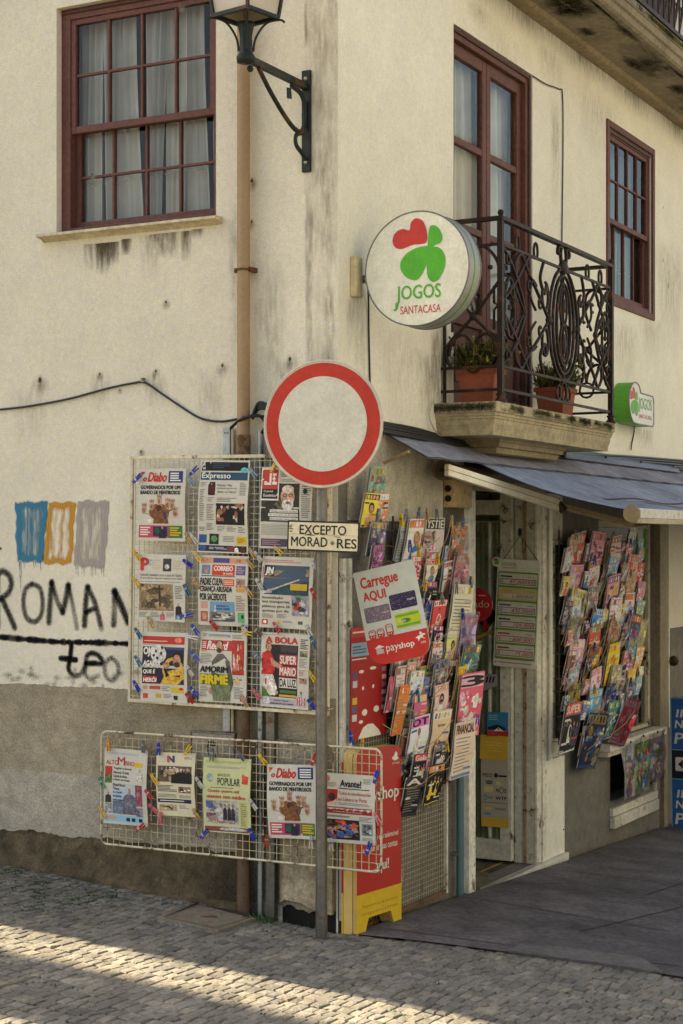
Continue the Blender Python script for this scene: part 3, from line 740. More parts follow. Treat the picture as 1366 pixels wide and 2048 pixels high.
# ================================================================== PAINT AND DIRT ON THE LEFT WALL
BLK = (0.012, 0.011, 0.012)
def decal(m, pts, wd, mk, col, y=-0.0030, core=0.45, amax=1.0, vary=0, rnd=None):
    """a sprayed line: a ribbon whose paint thins out to both edges"""
    P_ = [Vector((p[0], 0, p[1])) for p in pts]; k = len(P_); vs = []; cs = []
    prof = [(-1, 0), (-core, .75), (0, 1), (core, .75), (1, 0)]
    for i in range(k):
        d = (P_[min(i + 1, k - 1)] - P_[max(i - 1, 0)]).normalized(); nn = Vector((-d.z, 0, d.x))
        ww = wd * (1 + (rnd.uniform(-vary, vary) if rnd else 0)); al = amax * (pts[i][2] if len(pts[i]) > 2 else 1)
        for t, a_ in prof:
            q = P_[i] + nn * (t * ww); vs.append((q.x, y, q.z)); cs.append((*col[:3], a_ * al))
    m.addc(vs, [(i * 5 + j, i * 5 + j + 1, (i + 1) * 5 + j + 1, (i + 1) * 5 + j) for i in range(k - 1) for j in range(4)], mk, cs)
    for e, sg in ((0, -1), (k - 1, 1)):                             # rounded ends
        d = (P_[min(e + 1, k - 1)] - P_[max(e - 1, 0)]).normalized() * sg; nn = Vector((-d.z, 0, d.x)); al = amax * (pts[e][2] if len(pts[e]) > 2 else 1)
        v2 = [tuple(P_[e] + Vector((0, y, 0)))]; c2 = [(*col[:3], al)]
        for rr, a_ in ((core, .75), (1, 0)):
            for q in range(9):
                an = math.pi * (q / 8 - .5); p = P_[e] + d * (math.cos(an) * wd * rr) + nn * (math.sin(an) * wd * rr); v2.append((p.x, y, p.z)); c2.append((*col[:3], a_ * al))
        m.addc(v2, [(0, 1 + q, 2 + q) for q in range(8)] + [(1 + q, 10 + q, 11 + q, 2 + q) for q in range(8)], mk, c2)
def patch(m, fn, nu, nv, mk, col, alpha):
    vs = []; cs = []
    for j in range(nv + 1):
        for i in range(nu + 1):
            vs.append(fn(i / nu, j / nv)); cs.append((*col[:3], max(0, min(1, alpha(i / nu, j / nv)))))
    W_ = nu + 1
    m.addc(vs, [(j * W_ + i, j * W_ + i + 1, (j + 1) * W_ + i + 1, (j + 1) * W_ + i) for j in range(nv) for i in range(nu)], mk, cs)
def pxA(pts, off=0): return [PA(p[0], p[1], off) + tuple(p[2:]) for p in pts]
Z5 = lambda x, y: (x / 4.877, 980 + y / 4.877)                     # from the enlarged view of the graffiti
def zz(*pts): return pxA([Z5(p[0], p[1]) + tuple(p[2:]) for p in pts])
gr = thing('graffiti', 'black sprayed lettering with a blue, yellow and grey painted flag on the cream wall', 'graffiti', FA(-1.7, 1.25, 0))
GX = FA(-1.7, 1.25, 0).inverted() @ FA()
m = MB(); S = lambda pts, n=6: smooth_path(pts, n)
pw = 0.026
decal(m, zz((0, 800), (40, 790), (95, 840), (115, 920), (85, 1000), (20, 1050), (-30, 1060)) and S(zz((0, 800), (40, 795), (95, 840), (112, 920), (85, 1000), (20, 1055), (-30, 1070))), pw, 'spray', BLK, amax=.8)
decal(m, S(zz((20, 1060), (75, 1180), (145, 1340))), pw, 'spray', BLK, amax=.85)
decal(m, S(zz((-20, 800), (-25, 1100), (-20, 1330))), pw, 'spray', BLK, amax=.85)
decal(m, S(zz((310, 920), (250, 970), (230, 1100), (260, 1240), (340, 1285), (405, 1210), (415, 1060), (385, 950), (310, 918)), 5), pw * .85, 'spray', BLK, amax=.72)
decal(m, S(zz((478, 1290, .8), (490, 1100), (505, 900, 1.2))), pw, 'spray', BLK, amax=.82)
decal(m, S(zz((505, 905, 1.2), (560, 1080, .8), (612, 1190, 1.1))), pw * .9, 'spray', BLK, amax=.82)
decal(m, S(zz((612, 1190, 1.1), (645, 1060), (668, 930, 1.2))), pw, 'spray', BLK, amax=.85)
decal(m, S(zz((668, 930, 1.2), (710, 1120, .6), (752, 1345, .6))), pw * .8, 'spray', BLK, amax=.8)
decal(m, S(zz((826, 1320, .7), (838, 1100), (858, 950, 1.3))), pw, 'spray', BLK, amax=.85)
decal(m, S(zz((858, 950, 1.3), (930, 1110), (990, 1350, .5))), pw * .9, 'spray', BLK, amax=.8)
decal(m, S(zz((840, 1195, 1.2), (885, 1170, 1), (935, 1150, .8))), pw * .8, 'spray', BLK, amax=.9)
decal(m, S(zz((1110, 1310, .9), (1118, 1150, .6), (1120, 990, 1.3))), pw, 'spray', BLK, amax=.9)
decal(m, S(zz((1120, 990, 1.3), (1180, 1120), (1250, 1290, 1))), pw * 1.1, 'spray', BLK, amax=.92)
rr_ = random.Random(3)
decal(m, [(p[0], p[1], rr_.uniform(.8, 1.3)) for p in S(zz((-40, 1430), (250, 1455), (560, 1480), (760, 1485), (1000, 1490), (1260, 1500)), 9)], pw * .72, 'spray', BLK, core=.6, vary=.3, rnd=rr_, amax=1.0)
decal(m, S(zz((700, 1500, 1.3), (685, 1640, 1.2), (670, 1740, 1.1), (710, 1800, .8), (780, 1800, .7), (830, 1720, .8), (850, 1620, .8), (900, 1590, .9), (970, 1620), (1000, 1690, 1.1), (930, 1690, 1.3), (840, 1690, 1.3))), pw * .8, 'spray', BLK, amax=.95)
decal(m, S(zz((840, 1700, 1), (830, 1790, .8), (880, 1840, .6), (960, 1810, .5))), pw * .8, 'spray', BLK, amax=.7)
decal(m, zz((595, 1640, 1), (740, 1655, 1.2)), pw * .8, 'spray', BLK, core=.6)
decal(m, S(zz((1080, 1640, .6), (1030, 1690, .6), (1030, 1800, .6), (1090, 1860, .6), (1150, 1800, .6), (1150, 1700, .6), (1100, 1640, .6))), pw * .8, 'spray', BLK, amax=.85)
decal(m, [PA(2, 1097), PA(-3, 1099)], .01, 'spray', BLK)
m.build('lettering', gr, xf=GX)
m = MB(); PB_ = srgb(60, 122, 150); PY_ = srgb(196, 140, 52); PG_ = srgb(168, 158, 152)
def flag(q, col, a0, hol, seed):
    r = random.Random(seed); Q = [Vector((p[0], -.0024, p[1])) for p in zz(*q)]
    ph = [r.uniform(0, 6) for _ in range(5)]
    def fn(i, j):
        a_ = Q[0].lerp(Q[1], i); b_ = Q[3].lerp(Q[2], i); p = a_.lerp(b_, j); p.x += .004 * math.sin(j * 11 + ph[2]) + .003 * math.sin(j * 27 + ph[3]); p.z += .005 * math.sin(i * 13 + ph[4]) * (1 if j < .5 else -1); return tuple(p)
    def al(i, j):
        e = min(i, 1 - i) / .05; t = min(j / .04, (1 - j) / .05); edge_ = max(0, min(1, e)) * max(0, min(1, t))
        st = .5 + .5 * math.sin(i * 19 + ph[0] + math.sin(j * 3)) * .5 + .5 * math.sin(i * 33 + ph[1]) * .35
        mid_ = max(0, min(1, min(i, 1 - i) / .15 - .6)) * max(0, min(1, (min(j, 1 - j) - .06) / .1))
        return edge_ * (a0 - .10 * (1 - j) * 0 - hol * 1.15 * mid_ * (.45 + .75 * st))
    patch(m, fn, 40, 30, 'runpaint', col, al)
flag([(145, 110), (480, 100), (425, 715), (160, 710)], PB_, 1.0, .42, 1)
flag([(470, 112), (745, 105), (705, 735), (415, 735)], PY_, 1.0, .85, 2)
flag([(755, 92), (1080, 95), (1030, 775), (715, 755)], PG_, .9, .42, 3)
for q in ((190, 700, 830, .9), (200, 830, 990, .7), (205, 700, 850, .8), (235, 700, 760, .7), (330, 700, 760, .7), (395, 700, 800, .8), (350, 700, 750, .7)):
    decal(m, [zz((q[0], q[1]))[0], zz((q[0] + 6, q[2]))[0] + (.3,)], .0045, 'spray', srgb(70, 100, 140), amax=q[3])
for x in (740, 760, 800, 820, 890, 905, 930, 990, 1010): decal(m, [zz((x, 740))[0], zz((x + 4, 800 + (x * 7) % 60))[0] + (.3,)], .005, 'spray', PG_, amax=.8)
m.build('painted_flag', gr, xf=GX)
# dirt: runs below the sill, streaks down the corner strip, bare nail holes, worn plaster edge
m = MB()
def run(px, y0, y1, wpx, col, al, fac='A', mk='stain', src=False):
    Pf = PA if fac == 'A' else PB
    u, v0 = Pf(px, y0); _, v1 = Pf(px, y1); wd = abs(Pf(px + wpx, y0)[0] - u)
    def fn(i, j): return (u + (i - .5) * wd * (1 - .25 * j), -.0016, v0 + (v1 - v0) * j)
    patch(m, fn, 6, 8, mk, col, lambda i, j: al * max(0, math.sin(math.pi * i)) ** .6 * (1 - j) ** .8 * (1 if src else min(1, j / .3)))
DRT = (0.10, 0.075, 0.048); GRY = (0.30, 0.26, 0.20)
for px, y0, y1, wp, al in ((206, 486, 550, 40, 1.15), (225, 484, 535, 34, .9), (252, 478, 512, 26, 1.0), (180, 488, 545, 30, .4), (330, 466, 520, 70, .6), (372, 462, 525, 26, .75), (300, 470, 560, 50, .3), (395, 458, 480, 30, .7)):
    run(px, y0, y1, wp, DRT, al * .85, src=True)
for px, y0, y1, wp, al in ((618, 345, 780, 20, .75), (660, 560, 780, 22, .55), (640, 0, 420, 30, .3), (655, 200, 800, 24, .35), (612, 0, 140, 8, .8), (575, 700, 900, 60, .5), (540, 500, 900, 80, .38), (470, 380, 760, 30, .4), (200, 745, 830, 50, .45), (312, 740, 820, 60, .5), (60, 770, 900, 90, .3), (420, 730, 900, 70, .35)):
    run(px, y0, y1, wp, GRY, al * .72)
for px, py, s_ in ((80, 760, 6), (200, 748, 3), (312, 742, 3.5), (445, 731, 4), (332, 604, 3), (240, 780, 2), (504, 361, 4), (504, 443, 3), (580, 718, 4), (282, 903, 3), (185, 349, 3), (365, 10, 3)):
    u, v = PA(px, py); q = s_ / 380
    patch(m, lambda i, j: (u + (i - .5) * 2 * q, -.0022, v + (j - .5) * 2.6 * q), 6, 6, 'spray', (.06, .045, .03), lambda i, j: 1.6 - 3.4 * math.hypot(i - .5, j - .5) * 1.0)
    patch(m, lambda i, j: (u + (i - .5) * 9 * q, -.0018, v - 2 * q + (j - .5) * 9 * q), 6, 6, 'stain', GRY, lambda i, j: .55 - 1.2 * math.hypot(i - .5, j - .5))
for k in range(26):                                                # scuffs along the join of plaster and cement
    u = random.Random(k).uniform(-2.3, -1.0); run(PA(0, 0)[0] and 683, 0, 0, 0, GRY, 0) if False else None
    v = 1.2 + random.Random(k + 50).uniform(0, .10); wd = random.Random(k + 9).uniform(.03, .12)
    patch(m, lambda i, j: (u + (i - .5) * wd, -.0021, v + (j - .5) * .05), 5, 5, 'spray', (.16, .13, .10), lambda i, j: .5 - 1.2 * math.hypot(i - .5, j - .5))
def corner_al(i, j):
    v = 2.5 + 6.5 * j
    return min(1, j / .06) * max(0, min(1, i * 5.5 + .25 * math.sin(v * 3) + .15 * math.sin(v * 11))) * (.12 + .05 * math.sin(v * 7) + .06 * math.sin(v * 19 + i * 4))
patch(m, lambda i, j: (-.20 + .198 * i, -.0014, 2.5 + 6.5 * j), 12, 90, 'stain', (.40, .355, .27), corner_al)
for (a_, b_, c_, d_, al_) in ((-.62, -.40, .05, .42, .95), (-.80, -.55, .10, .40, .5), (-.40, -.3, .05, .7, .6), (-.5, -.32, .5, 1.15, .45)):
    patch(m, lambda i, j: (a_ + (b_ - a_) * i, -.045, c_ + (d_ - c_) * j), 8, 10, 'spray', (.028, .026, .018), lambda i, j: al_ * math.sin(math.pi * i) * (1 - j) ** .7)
u0, u1 = PA(640, 1000)[0], -.005
patch(m, lambda i, j: (-.6 + .59 * i, -.0020, 1.2 + 1.4 * j), 8, 10, 'stain', GRY, lambda i, j: .55 * math.sin(math.pi * i) * (1 - j))
m.build('wall_dirt', root, xf=XA())
m = MB()
for px, y0, y1, wp, al in ((700, 590, 700, 20, .6), (720, 590, 830, 30, .45), (860, 700, 840, 60, .9), (872, 640, 830, 26, 1.0), (800, 640, 850, 90, .35), (1010, 60, 180, 70, .25), (1110, 190, 420, 22, .55), (1250, 640, 760, 60, .4), (1300, 630, 720, 50, .45), (1340, 480, 720, 60, .45), (1200, 180, 330, 90, .35), (960, 10, 60, 60, .35), (1100, 100, 170, 60, .4), (1290, 850, 900, 40, .5)):
    run(px, y0, y1, wp, GRY, al * .6, 'B')
for px, py, s_ in ((1326, 520, 3), (1336, 572, 4), (1326, 415, 2.5), (1336, 545, 2)):
    u, v = PB(px, py); q = s_ / 270
    patch(m, lambda i, j: (u + (i - .5) * 2 * q, -.0022, v + (j - .5) * 4 * q), 6, 6, 'spray', (.2, .18, .15), lambda i, j: .9 - 2 * math.hypot(i - .5, j - .5))
patch(m, lambda i, j: (1.5 + 8 * i, -.002, 5.5 - .20 * j), 60, 6, 'stain', DRT, lambda i, j: (.75 - .5 * abs(math.sin(i * 23))) * (1 - j) ** 1.5)
m.build('wall_dirt', root, xf=XB())
# ================================================================== WALL LANTERN
BLKG = srgb(38, 46, 44)
lu, lv = PA(615, 175)
lan = thing('wall_lantern', 'dark green iron street lantern on a scrolled wall bracket', 'street lamp', FA(lu, lv, 0))
m = MB(); z0, z1 = PA(615, 345)[1] - lv, PA(615, 142)[1] - lv
m.box(-.026, -.018, z0, .026, -.001, z1, 'iron', BLKG)
for z in (z1 - .045, z0 + .05): m.lathe([(0, -.012), (.012, -.010), (.014, 0)], 8, 'zinc', srgb(150, 145, 130)) if False else m.ball((0, -.02, z), .012, 'zinc', srgb(170, 165, 150))
m.build('wall_plate', lan, bevel=.003)
m = MB(); AL = .62
m.box(-.014, -AL - .03, -.018, .014, -.015, .016, 'iron', BLKG)
br = lambda pts, w_=.022: m.tube([(0, p[0], p[1]) for p in smooth_path(pts, 6)], .004, 4, 'iron', BLKG, flat=w_)
m.tube([(0, p[0], p[1]) for p in smooth_path([(-.50, -.02), (-.40, -.10), (-.26, -.19), (-.14, -.245), (-.05, -.25)], 6)], .013, 6, 'iron', BLKG)
m.tube([(0, p[0], p[1]) for p in smooth_path([(-.17, -.03), (-.07, -.05), (-.03, -.11), (-.03, -.19), (-.06, -.24), (-.10, -.255)], 6)], .013, 6, 'iron', BLKG)
m.tube([(0, p[0], p[1]) for p in smooth_path([(-.05, -.25), (-.12, -.275), (-.12, -.325), (-.05, -.36), (-.02, -.385)], 6)], .012, 6, 'iron', BLKG)
m.prism([(-.01, -.10), (.012, -.105), (.008, -.05), (-.012, -.045)], -.20, -.185, 'iron', BLKG)
m.ball((0, -AL + .04, -.045), .018, 'iron', BLKG)
m.build('bracket', lan)
Lm = Matrix.Translation((0, -AL, 0)) @ Matrix.Rotation(R(-11), 4, 'Z')
m = MB()
m.lathe([(.0, -.03), (.045, -.025), (.048, -.0), (.034, .02), (.03, .10), (.038, .14), (.045, .17), (0, .175)], 12, 'iron', BLKG)
for sx in (-1, 1):
    for sy in (-1, 1):
        m.tube(smooth_path([(sx * .025, sy * .025, .03), (sx * .035, sy * .035, .10), (sx * .07, sy * .07, .17), (sx * .118, sy * .118, .19), (sx * .135, sy * .135, .178)], 5), .006, 5, 'iron', BLKG)
m.build('stem', lan, xf=Lm)
def fr_sq(m, s0, z0, t): 
    for a_, b_ in (((-s0, -s0), (s0, -s0)), ((s0, -s0), (s0, s0)), ((s0, s0), (-s0, s0)), ((-s0, s0), (-s0, -s0))):
        m.tube([(a_[0], a_[1], z0), (b_[0], b_[1], z0)], t, 4, 'iron', BLKG)
m = MB(); s0, s1 = .112, .165; h0, h1 = .20, .62
fr_sq(m, s0, h0, .013); fr_sq(m, s1, h1, .013)
for sx in (-1, 1):
    for sy in (-1, 1): m.tube([(sx * s0, sy * s0, h0), (sx * s1, sy * s1, h1)], .010, 4, 'iron', BLKG)
m.add([(-s1 - .02, -s1 - .02, h1), (s1 + .02, -s1 - .02, h1), (s1 + .02, s1 + .02, h1), (-s1 - .02, s1 + .02, h1), (0, 0, h1 + .22)], [(0, 1, 4), (1, 2, 4), (2, 3, 4), (3, 0, 4), (3, 2, 1, 0)], 'iron', BLKG)
m.ball((0, 0, h1 + .24), .03, 'iron', BLKG)
m.build('cage', lan, xf=Lm)
for k in range(4):
    m = MB(); Rk = Matrix.Rotation(R(90 * k), 4, 'Z'); e = .006
    m.quad((-s0 + e, -s0 + e, h0), (s0 - e, -s0 + e, h0), (s1 - e, -s1 + e, h1), (-s1 + e, -s1 + e, h1), 'cloth', srgb(196, 186, 170)); m.build('glass_panel', lan, xf=Lm @ Rk)
# ================================================================== PIPES AND CABLES ON THE LEFT WALL
du = PA(488, 500, .05)[0]
pipe = thing('drainpipe', 'tan painted drainpipe running down the left facade near the corner, rusty below', 'drainpipe', FA(du, gz(*(C0 + rA * du).xy), .055))
zb = gz(*(C0 + rA * du).xy); m = MB()
m.cyl((0, 0, PA(488, 905, .05)[1] - zb), (0, 0, TOP - zb), .034, 14, 'paint', srgb(158, 130, 98)); m.build('upper_pipe', pipe)
m = MB(); m.cyl((0, 0, 0), (0, 0, PA(488, 905, .05)[1] - zb - .001), .034, 14, 'rusty', srgb(98, 78, 60)); m.cyl((0, 0, PA(488, 870, .05)[1] - zb), (0, 0, PA(488, 930, .05)[1] - zb), .038, 14, 'rusty', srgb(132, 110, 84)); m.build('lower_pipe', pipe, label='rusty brown lower length of pipe')
for py in (540, 1640):
    m = MB(); z = PA(488, py, .05)[1] - zb
    m.tube([(.04 * math.cos(R(t)), .04 * math.sin(R(t)), z) for t in range(0, 360, 30)], .006, 4, 'iron', srgb(96, 60, 40), True); m.box(.03, -.006, z - .012, .055, .055, z + .012, 'iron', srgb(96, 60, 40)); m.box(-.055, -.006, z - .012, -.03, .055, z + .012, 'iron', srgb(96, 60, 40)); m.build('pipe_clamp', pipe)
def vpipe(name, label, px, y0, y1, r_, off, mk, col, ground=False, square=False, cat='pipe'):
    u, v0 = PA(px, y0, off)
    g = C0 + rA * u + nA * off
    v1 = gz(g.x, g.y) - .01 if ground else PA(px, y1, off)[1]
    m = MB()
    if square: m.box(-r_, -r_ * .8, 0, r_, r_ * .8, v0 - v1, mk, col)
    else: m.cyl((0, 0, 0), (0, 0, v0 - v1), r_, 12, mk, col)
    return m, FA(u, v1, off), v0 - v1
m, M_, h_ = vpipe('', '', 456, 855, 1462, .022, .03, 'zinc', srgb(150, 154, 156), square=True)
m.ball((-.008, -.019, h_ - .03), .004, 'dark', (.01, .01, .01, 1)); m.ball((.01, -.019, h_ - .03), .004, 'dark', (.01, .01, .01, 1)); m.cyl((.028, 0, 0), (.028, 0, h_ - .01), .009, 8, 'oldpaint', srgb(206, 190, 150))
m.build('cable_duct', M=M_, bevel=.004, label='galvanised square cable duct left of the drainpipe, ending above the grey meter door', cat='cable duct')
m, M_, h_ = vpipe('', '', 521, 862, 0, .016, .035, 'zinc', srgb(150, 156, 158), True); m.build('conduit', M=M_, label='thin galvanised conduit reaching the ground just right of the drainpipe', cat='conduit')
m, M_, h_ = vpipe('', '', 544, 880, 0, .026, .03, 'zinc', srgb(112, 108, 102), True, True); m.build('cable_cover', M=M_, bevel=.004, label='flat grey metal cable cover standing right of the thin conduit', cat='cable cover')
m = MB(); m.tube(smooth_path([PA(500, 826, .02)[:1] + (0,) + PA(500, 826, .02)[1:]] and [(PA(x, y, o)[0], -o, PA(x, y, o)[1]) for x, y, o in ((455, 862, .03), (468, 850, .05), (480, 840, .09), (500, 833, .10), (520, 832, .06), (532, 850, .05), (523, 866, .04))], 5), .009, 6, 'plastic', srgb(26, 26, 30))
for k in range(4): m.tube(smooth_path([(PA(x, y, o)[0], -o, PA(x, y, o)[1] + k * .006) for x, y, o in ((505, 838, .04 + k * .01), (518, 818 - 2 * k, .05), (545, 820, .05), (600, 835, .04), (668, 852, .012))], 5), .008, 6, 'plastic', srgb(28, 28, 32))
bu_, bv_ = PA(545, 840)
m.build('cable_bundle', M=FA(bu_, bv_), xf=FA(bu_, bv_).inverted() @ FA(), label='tangle of black cables where the duct tops meet behind the round sign', cat='cable')
m = MB(); cp = [(PA(x, y, .012)[0], -.012, PA(x, y, .012)[1]) for x, y in ((-160, 838), (-60, 824), (0, 819), (60, 812), (140, 797), (210, 778), (262, 767), (289, 765), (320, 785), (360, 812), (400, 836), (440, 843), (474, 838))] + [(PA(x, y, .10)[0], -.10, PA(x, y, .10)[1]) for x, y in ((488, 834), (505, 833))] + [(PA(530, 832, .05)[0], -.05, PA(530, 832, .05)[1])]
m.tube(smooth_path(cp, 6), .0062, 6, 'plastic', srgb(44, 44, 50)); u_, v_ = PA(289, 765)
m.build('wall_cable', M=FA(u_, v_), xf=FA(u_, v_).inverted() @ FA(), label='grey-black cable sagging across the cream wall from a hook to the drainpipe', cat='cable')
m = MB(); m.box(-.012, -.018, -.012, .012, 0, .012, 'rusty', srgb(150, 140, 120)); m.build('cable_hook', M=FA(u_ - .004, v_ + .012), label='small metal hook holding the cable on the cream wall', cat='hook', bevel=.003)
# meter doors low on the wall
for (x0, y0, x1, y1), lab, crest in (((386, 1464, 470, 1560), 'grey meter cupboard door with a drawn black crest behind the lower wire grid', True), ((556, 1482, 648, 1620), 'plain grey meter cupboard door left of the sign post, no drawing', False)):
    a_, t_ = PA(x0, y0, .02); b_, bt = PA(x1, y1, .02); t = thing('meter_door', lab, 'meter door', FA((a_ + b_) / 2, bt, .0)); w2 = (b_ - a_) / 2; h_ = t_ - bt
    m = MB(); m.box(-w2, -.034, 0, w2, -.001, h_, 'cement', srgb(150, 142, 130)); m.build('door_panel', t, bevel=.004)
    m = MB(); 
    for q in ((-w2 - .008, 0, -w2, h_), (w2, 0, w2 + .008, h_), (-w2 - .008, h_, w2 + .008, h_ + .01)): m.box(q[0], -.038, q[1], q[2], -.001, q[3], 'rusty', srgb(120, 112, 100))
    m.build('frame', t)
    if crest:
        m = MB(); K = srgb(30, 28, 30); cz = h_ * .58
        sh_ = [(-.028, cz + .045), (-.026, cz), (0, cz - .045), (.026, cz), (.028, cz + .045)]
        m.tube([(x, -.0355, z) for x, z in smooth_path(sh_, 4)], .003, 4, 'print', K); m.box(-.03, -.0365, cz + .035, .03, -.0345, cz + .045, 'print', K)
        for x in (-.024, -.008, .008, .024): m.box(x - .004, -.0365, cz + .045, x + .004, -.0345, cz + .06, 'print', K)
        m.tube([(x, -.0355, z) for x, z in ((-.008, cz + .02), (0, cz - .01), (.008, cz + .02))], .0025, 4, 'print', K); m.build('drawn_crest', t)
# granite cover slab in the street
qs = [G(*p) for p in ((312, 1839), (395, 1810), (513, 1841), (436, 1866))]
ctr = sum(qs, Vector()) / 4; Mx = Matrix.Translation(ctr); t = thing('drain_cover', 'square stone inspection cover set in the cobbles beside the wall foot', 'drain cover', Mx); m = MB()
tp = [q - ctr + Vector((0, 0, .014)) for q in qs]; bt = [q - ctr - Vector((0, 0, .03)) for q in qs]
m.add(tp + bt, [(3, 2, 1, 0), (0, 1, 5, 4), (1, 2, 6, 5), (2, 3, 7, 6), (3, 0, 4, 7)], 'granite', srgb(122, 112, 98)); m.build('slab', t, bevel=.006)
m = MB(); inn = [q * .86 + Vector((0, 0, .0155 - .014 * .86)) for q in tp]
for i in range(4):
    a_, b_ = inn[i], inn[(i + 1) % 4]; c_, d_ = b_ * .97, a_ * .97; c_.z = d_.z = a_.z; m.add([a_, b_, c_, d_], [(0, 1, 2, 3)[::-1]], 'dark', srgb(60, 52, 44))
m.box(-.05, -.012, .0146, .05, .012, .017, 'rusty', srgb(110, 70, 50)); m.build('joint_groove', t)
# ================================================================== SIGN POST AND ROUND SIGN
POFF = 0.20
pg = G(643, 1866)
gp = C0 + rA * PA(643, 1500, POFF)[0] + nA * POFF
gp.z = gz(gp.x, gp.y)
post = thing('sign_post', 'galvanised steel sign post standing at the corner in front of the newspapers', 'sign post', Matrix.Translation(gp) @ Matrix.Rotation(YAWA, 4, 'Z'))
ptop = PA(643, 728, POFF)[1] - gp.z
m = MB(); m.cyl((0, 0, -.02), (0, 0, ptop), .030, 16, 'zinc', srgb(116, 112, 106)); m.build('tube', post)
m = MB(); m.ball((0, 0, ptop), .030, 'plastic', srgb(50, 50, 50), sz=.4); m.build('cap', post)
def screen_face(px, py, off, yaw, fac=PA):
    u, v = fac(px, py, off); p = C0 + rA * u + nA * off; p.z = v
    return Matrix.Translation(p) @ Matrix.Rotation(yaw, 4, 'Z')
SGY = R(-21)
t = thing('no_entry_sign', 'round white road sign with a broad red ring, on the steel post', 'road sign', screen_face(646, 848, POFF + .05, SGY))
rs = .319; RED = srgb(188, 50, 34); WHT = srgb(208, 202, 184)
m = MB(); N_ = 64
m.prism(ell(0, 0, rs, rs, N_), -.006, .004, 'sign', srgb(206, 196, 176), srgb(120, 118, 110))
m.tube([(x, -.004, z) for x, z in ell(0, 0, rs, rs, N_)], .006, 6, 'sign', srgb(200, 190, 172), True)
m.prism(ell(0, 0, rs * .965, rs * .965, N_), -.0080, -.006, 'sign', RED); m.prism(ell(0, 0, rs * .752, rs * .752, N_), -.0100, -.008, 'sign', WHT)
m.build('disc', t)
m = MB(); m.box(-.035, .004, -.12, .035, .018, -.09, 'zinc', srgb(120, 120, 118)); m.box(-.035, .004, .09, .035, .018, .12, 'zinc', srgb(120, 120, 118)); m.build('bracket', t)
# the plate below it
ux, vx = PA(646.5, 1073, POFF + .045)
t = thing('residents_plate', 'scratched black-edged rectangular plate with two lines of black capitals below the round sign', 'road sign', FA(ux, vx, POFF + .045, R(1.9)))
pw2, ph2 = (PA(719, 1060, .24)[0] - PA(575, 1060, .24)[0]) / 2, .0775
m = MB(); m.prism(rrect(-pw2, -ph2, pw2, ph2, .008), -.003, .003, 'sign', srgb(34, 32, 30)); m.prism(rrect(-pw2 + .009, -ph2 + .009, pw2 - .009, ph2 - .009, .006), -.0042, -.003, 'sign', srgb(220, 206, 170))
K = srgb(26, 24, 24); mm = lambda x: -pw2 + 2 * pw2 * x; hh = lambda y: ph2 - 2 * ph2 * y
m.text('EXCEPTO', mm(.175), hh(.44), mm(.82), hh(.14), -.0056, 'sign', K, .014); m.text('MORAD', mm(.06), hh(.84), mm(.565), hh(.53), -.0056, 'sign', K, .012); m.text('RES', mm(.70), hh(.86), mm(.965), hh(.555), -.0056, 'sign', K, .014)
r = random.Random(8)
for x, y, w_, h_ in ((.02, .16, .06, .02), (.02, .22, .05, .03), (.02, .28, .07, .025), (.03, .36, .04, .03), (.24, .47, .16, .02), (.64, .50, .12, .02), (.97, .25, .02, .02), (.97, .5, .03, .02), (.28, .44, .05, .02)): m.prism(ell(mm(x + w_ / 2), hh(y), w_ * pw2, h_ * ph2 * 1.3, 8), -.0052, -.0042, 'sign', K)
m.box(mm(.02), -.0047, hh(.455), mm(.98), -.0042, hh(.445), 'sign', srgb(150, 130, 100))
m.build('plate', t)
m = MB(); m.ball((mm(.635), -.008, hh(.70)), .010, 'zinc', srgb(120, 116, 104), sy=.5); m.build('bolt', t)
# ================================================================== WIRE PANELS
def plane_local(M, px, py, off, fac=PA):
    u, v = fac(px, py, off); p = C0 + (rA if fac is PA else eB) * u + (nA if fac is PA else nB) * off; p.z = v
    q = M.inverted() @ p; return q.x, q.z
def pf(TL, TR, BL, off, fac=PA):
    a_ = fac(*TL, off); b_ = fac(*TR, off); c_ = fac(*BL, off)
    tl = -math.atan2(b_[1] - a_[1], b_[0] - a_[0]); w_ = math.hypot(b_[0] - a_[0], b_[1] - a_[1])
    F_ = FA if fac is PA else FB
    M = F_(a_[0], a_[1], off, tl); q = M.inverted() @ (F_(c_[0], c_[1], off).to_translation()); h_ = -q.z
    M = M @ Matrix.Translation((w_ / 2, 0, -h_)); return M, w_, h_
CRM = srgb(208, 196, 166)
BO = .105
M1, w1, h1 = pf((262, 912), (664, 907), (251, 1403), BO)
t = thing('newspaper_board', 'tall white painted wire mesh board hung on the wall with nine newspapers', 'display board', M1)
m = MB(); w2 = w1 / 2
for q in ((-w2, 0, -w2 + .016, h1), (w2 - .022, 0, w2, h1), (-w2, h1 - .018, w2, h1), (-w2, 0, w2, .018)): m.box(q[0], -.006 + (.001 if q[1] == 0 and q[3] < .1 else 0), q[1], q[2], .012, q[3], 'rusty' if q[0] > 0 else 'oldpaint', CRM)
m.build('frame', t, bevel=.002)
m = MB(); WC = srgb(186, 178, 156)
def wires(m, w2, h_, sx, sz, rr_, col, mk='oldpaint', x0=None, x1=None, z0=0, z1=None):
    x = -w2 + sx if x0 is None else x0; xe = w2 if x1 is None else x1; ze = h_ if z1 is None else z1
    while x < xe - sx * .3: m.box(x - rr_, -.001, z0, x + rr_, .002, ze, mk, col); x += sx
    z = z0 + sz
    while z < ze - sz * .3: m.box(-w2 if x0 is None else x0, -.0035, z - rr_, xe, -.001, z + rr_, mk, col); z += sz
wires(m, w2, h1, .0315, .0345, .0017, WC); m.build('wire_mesh', t)
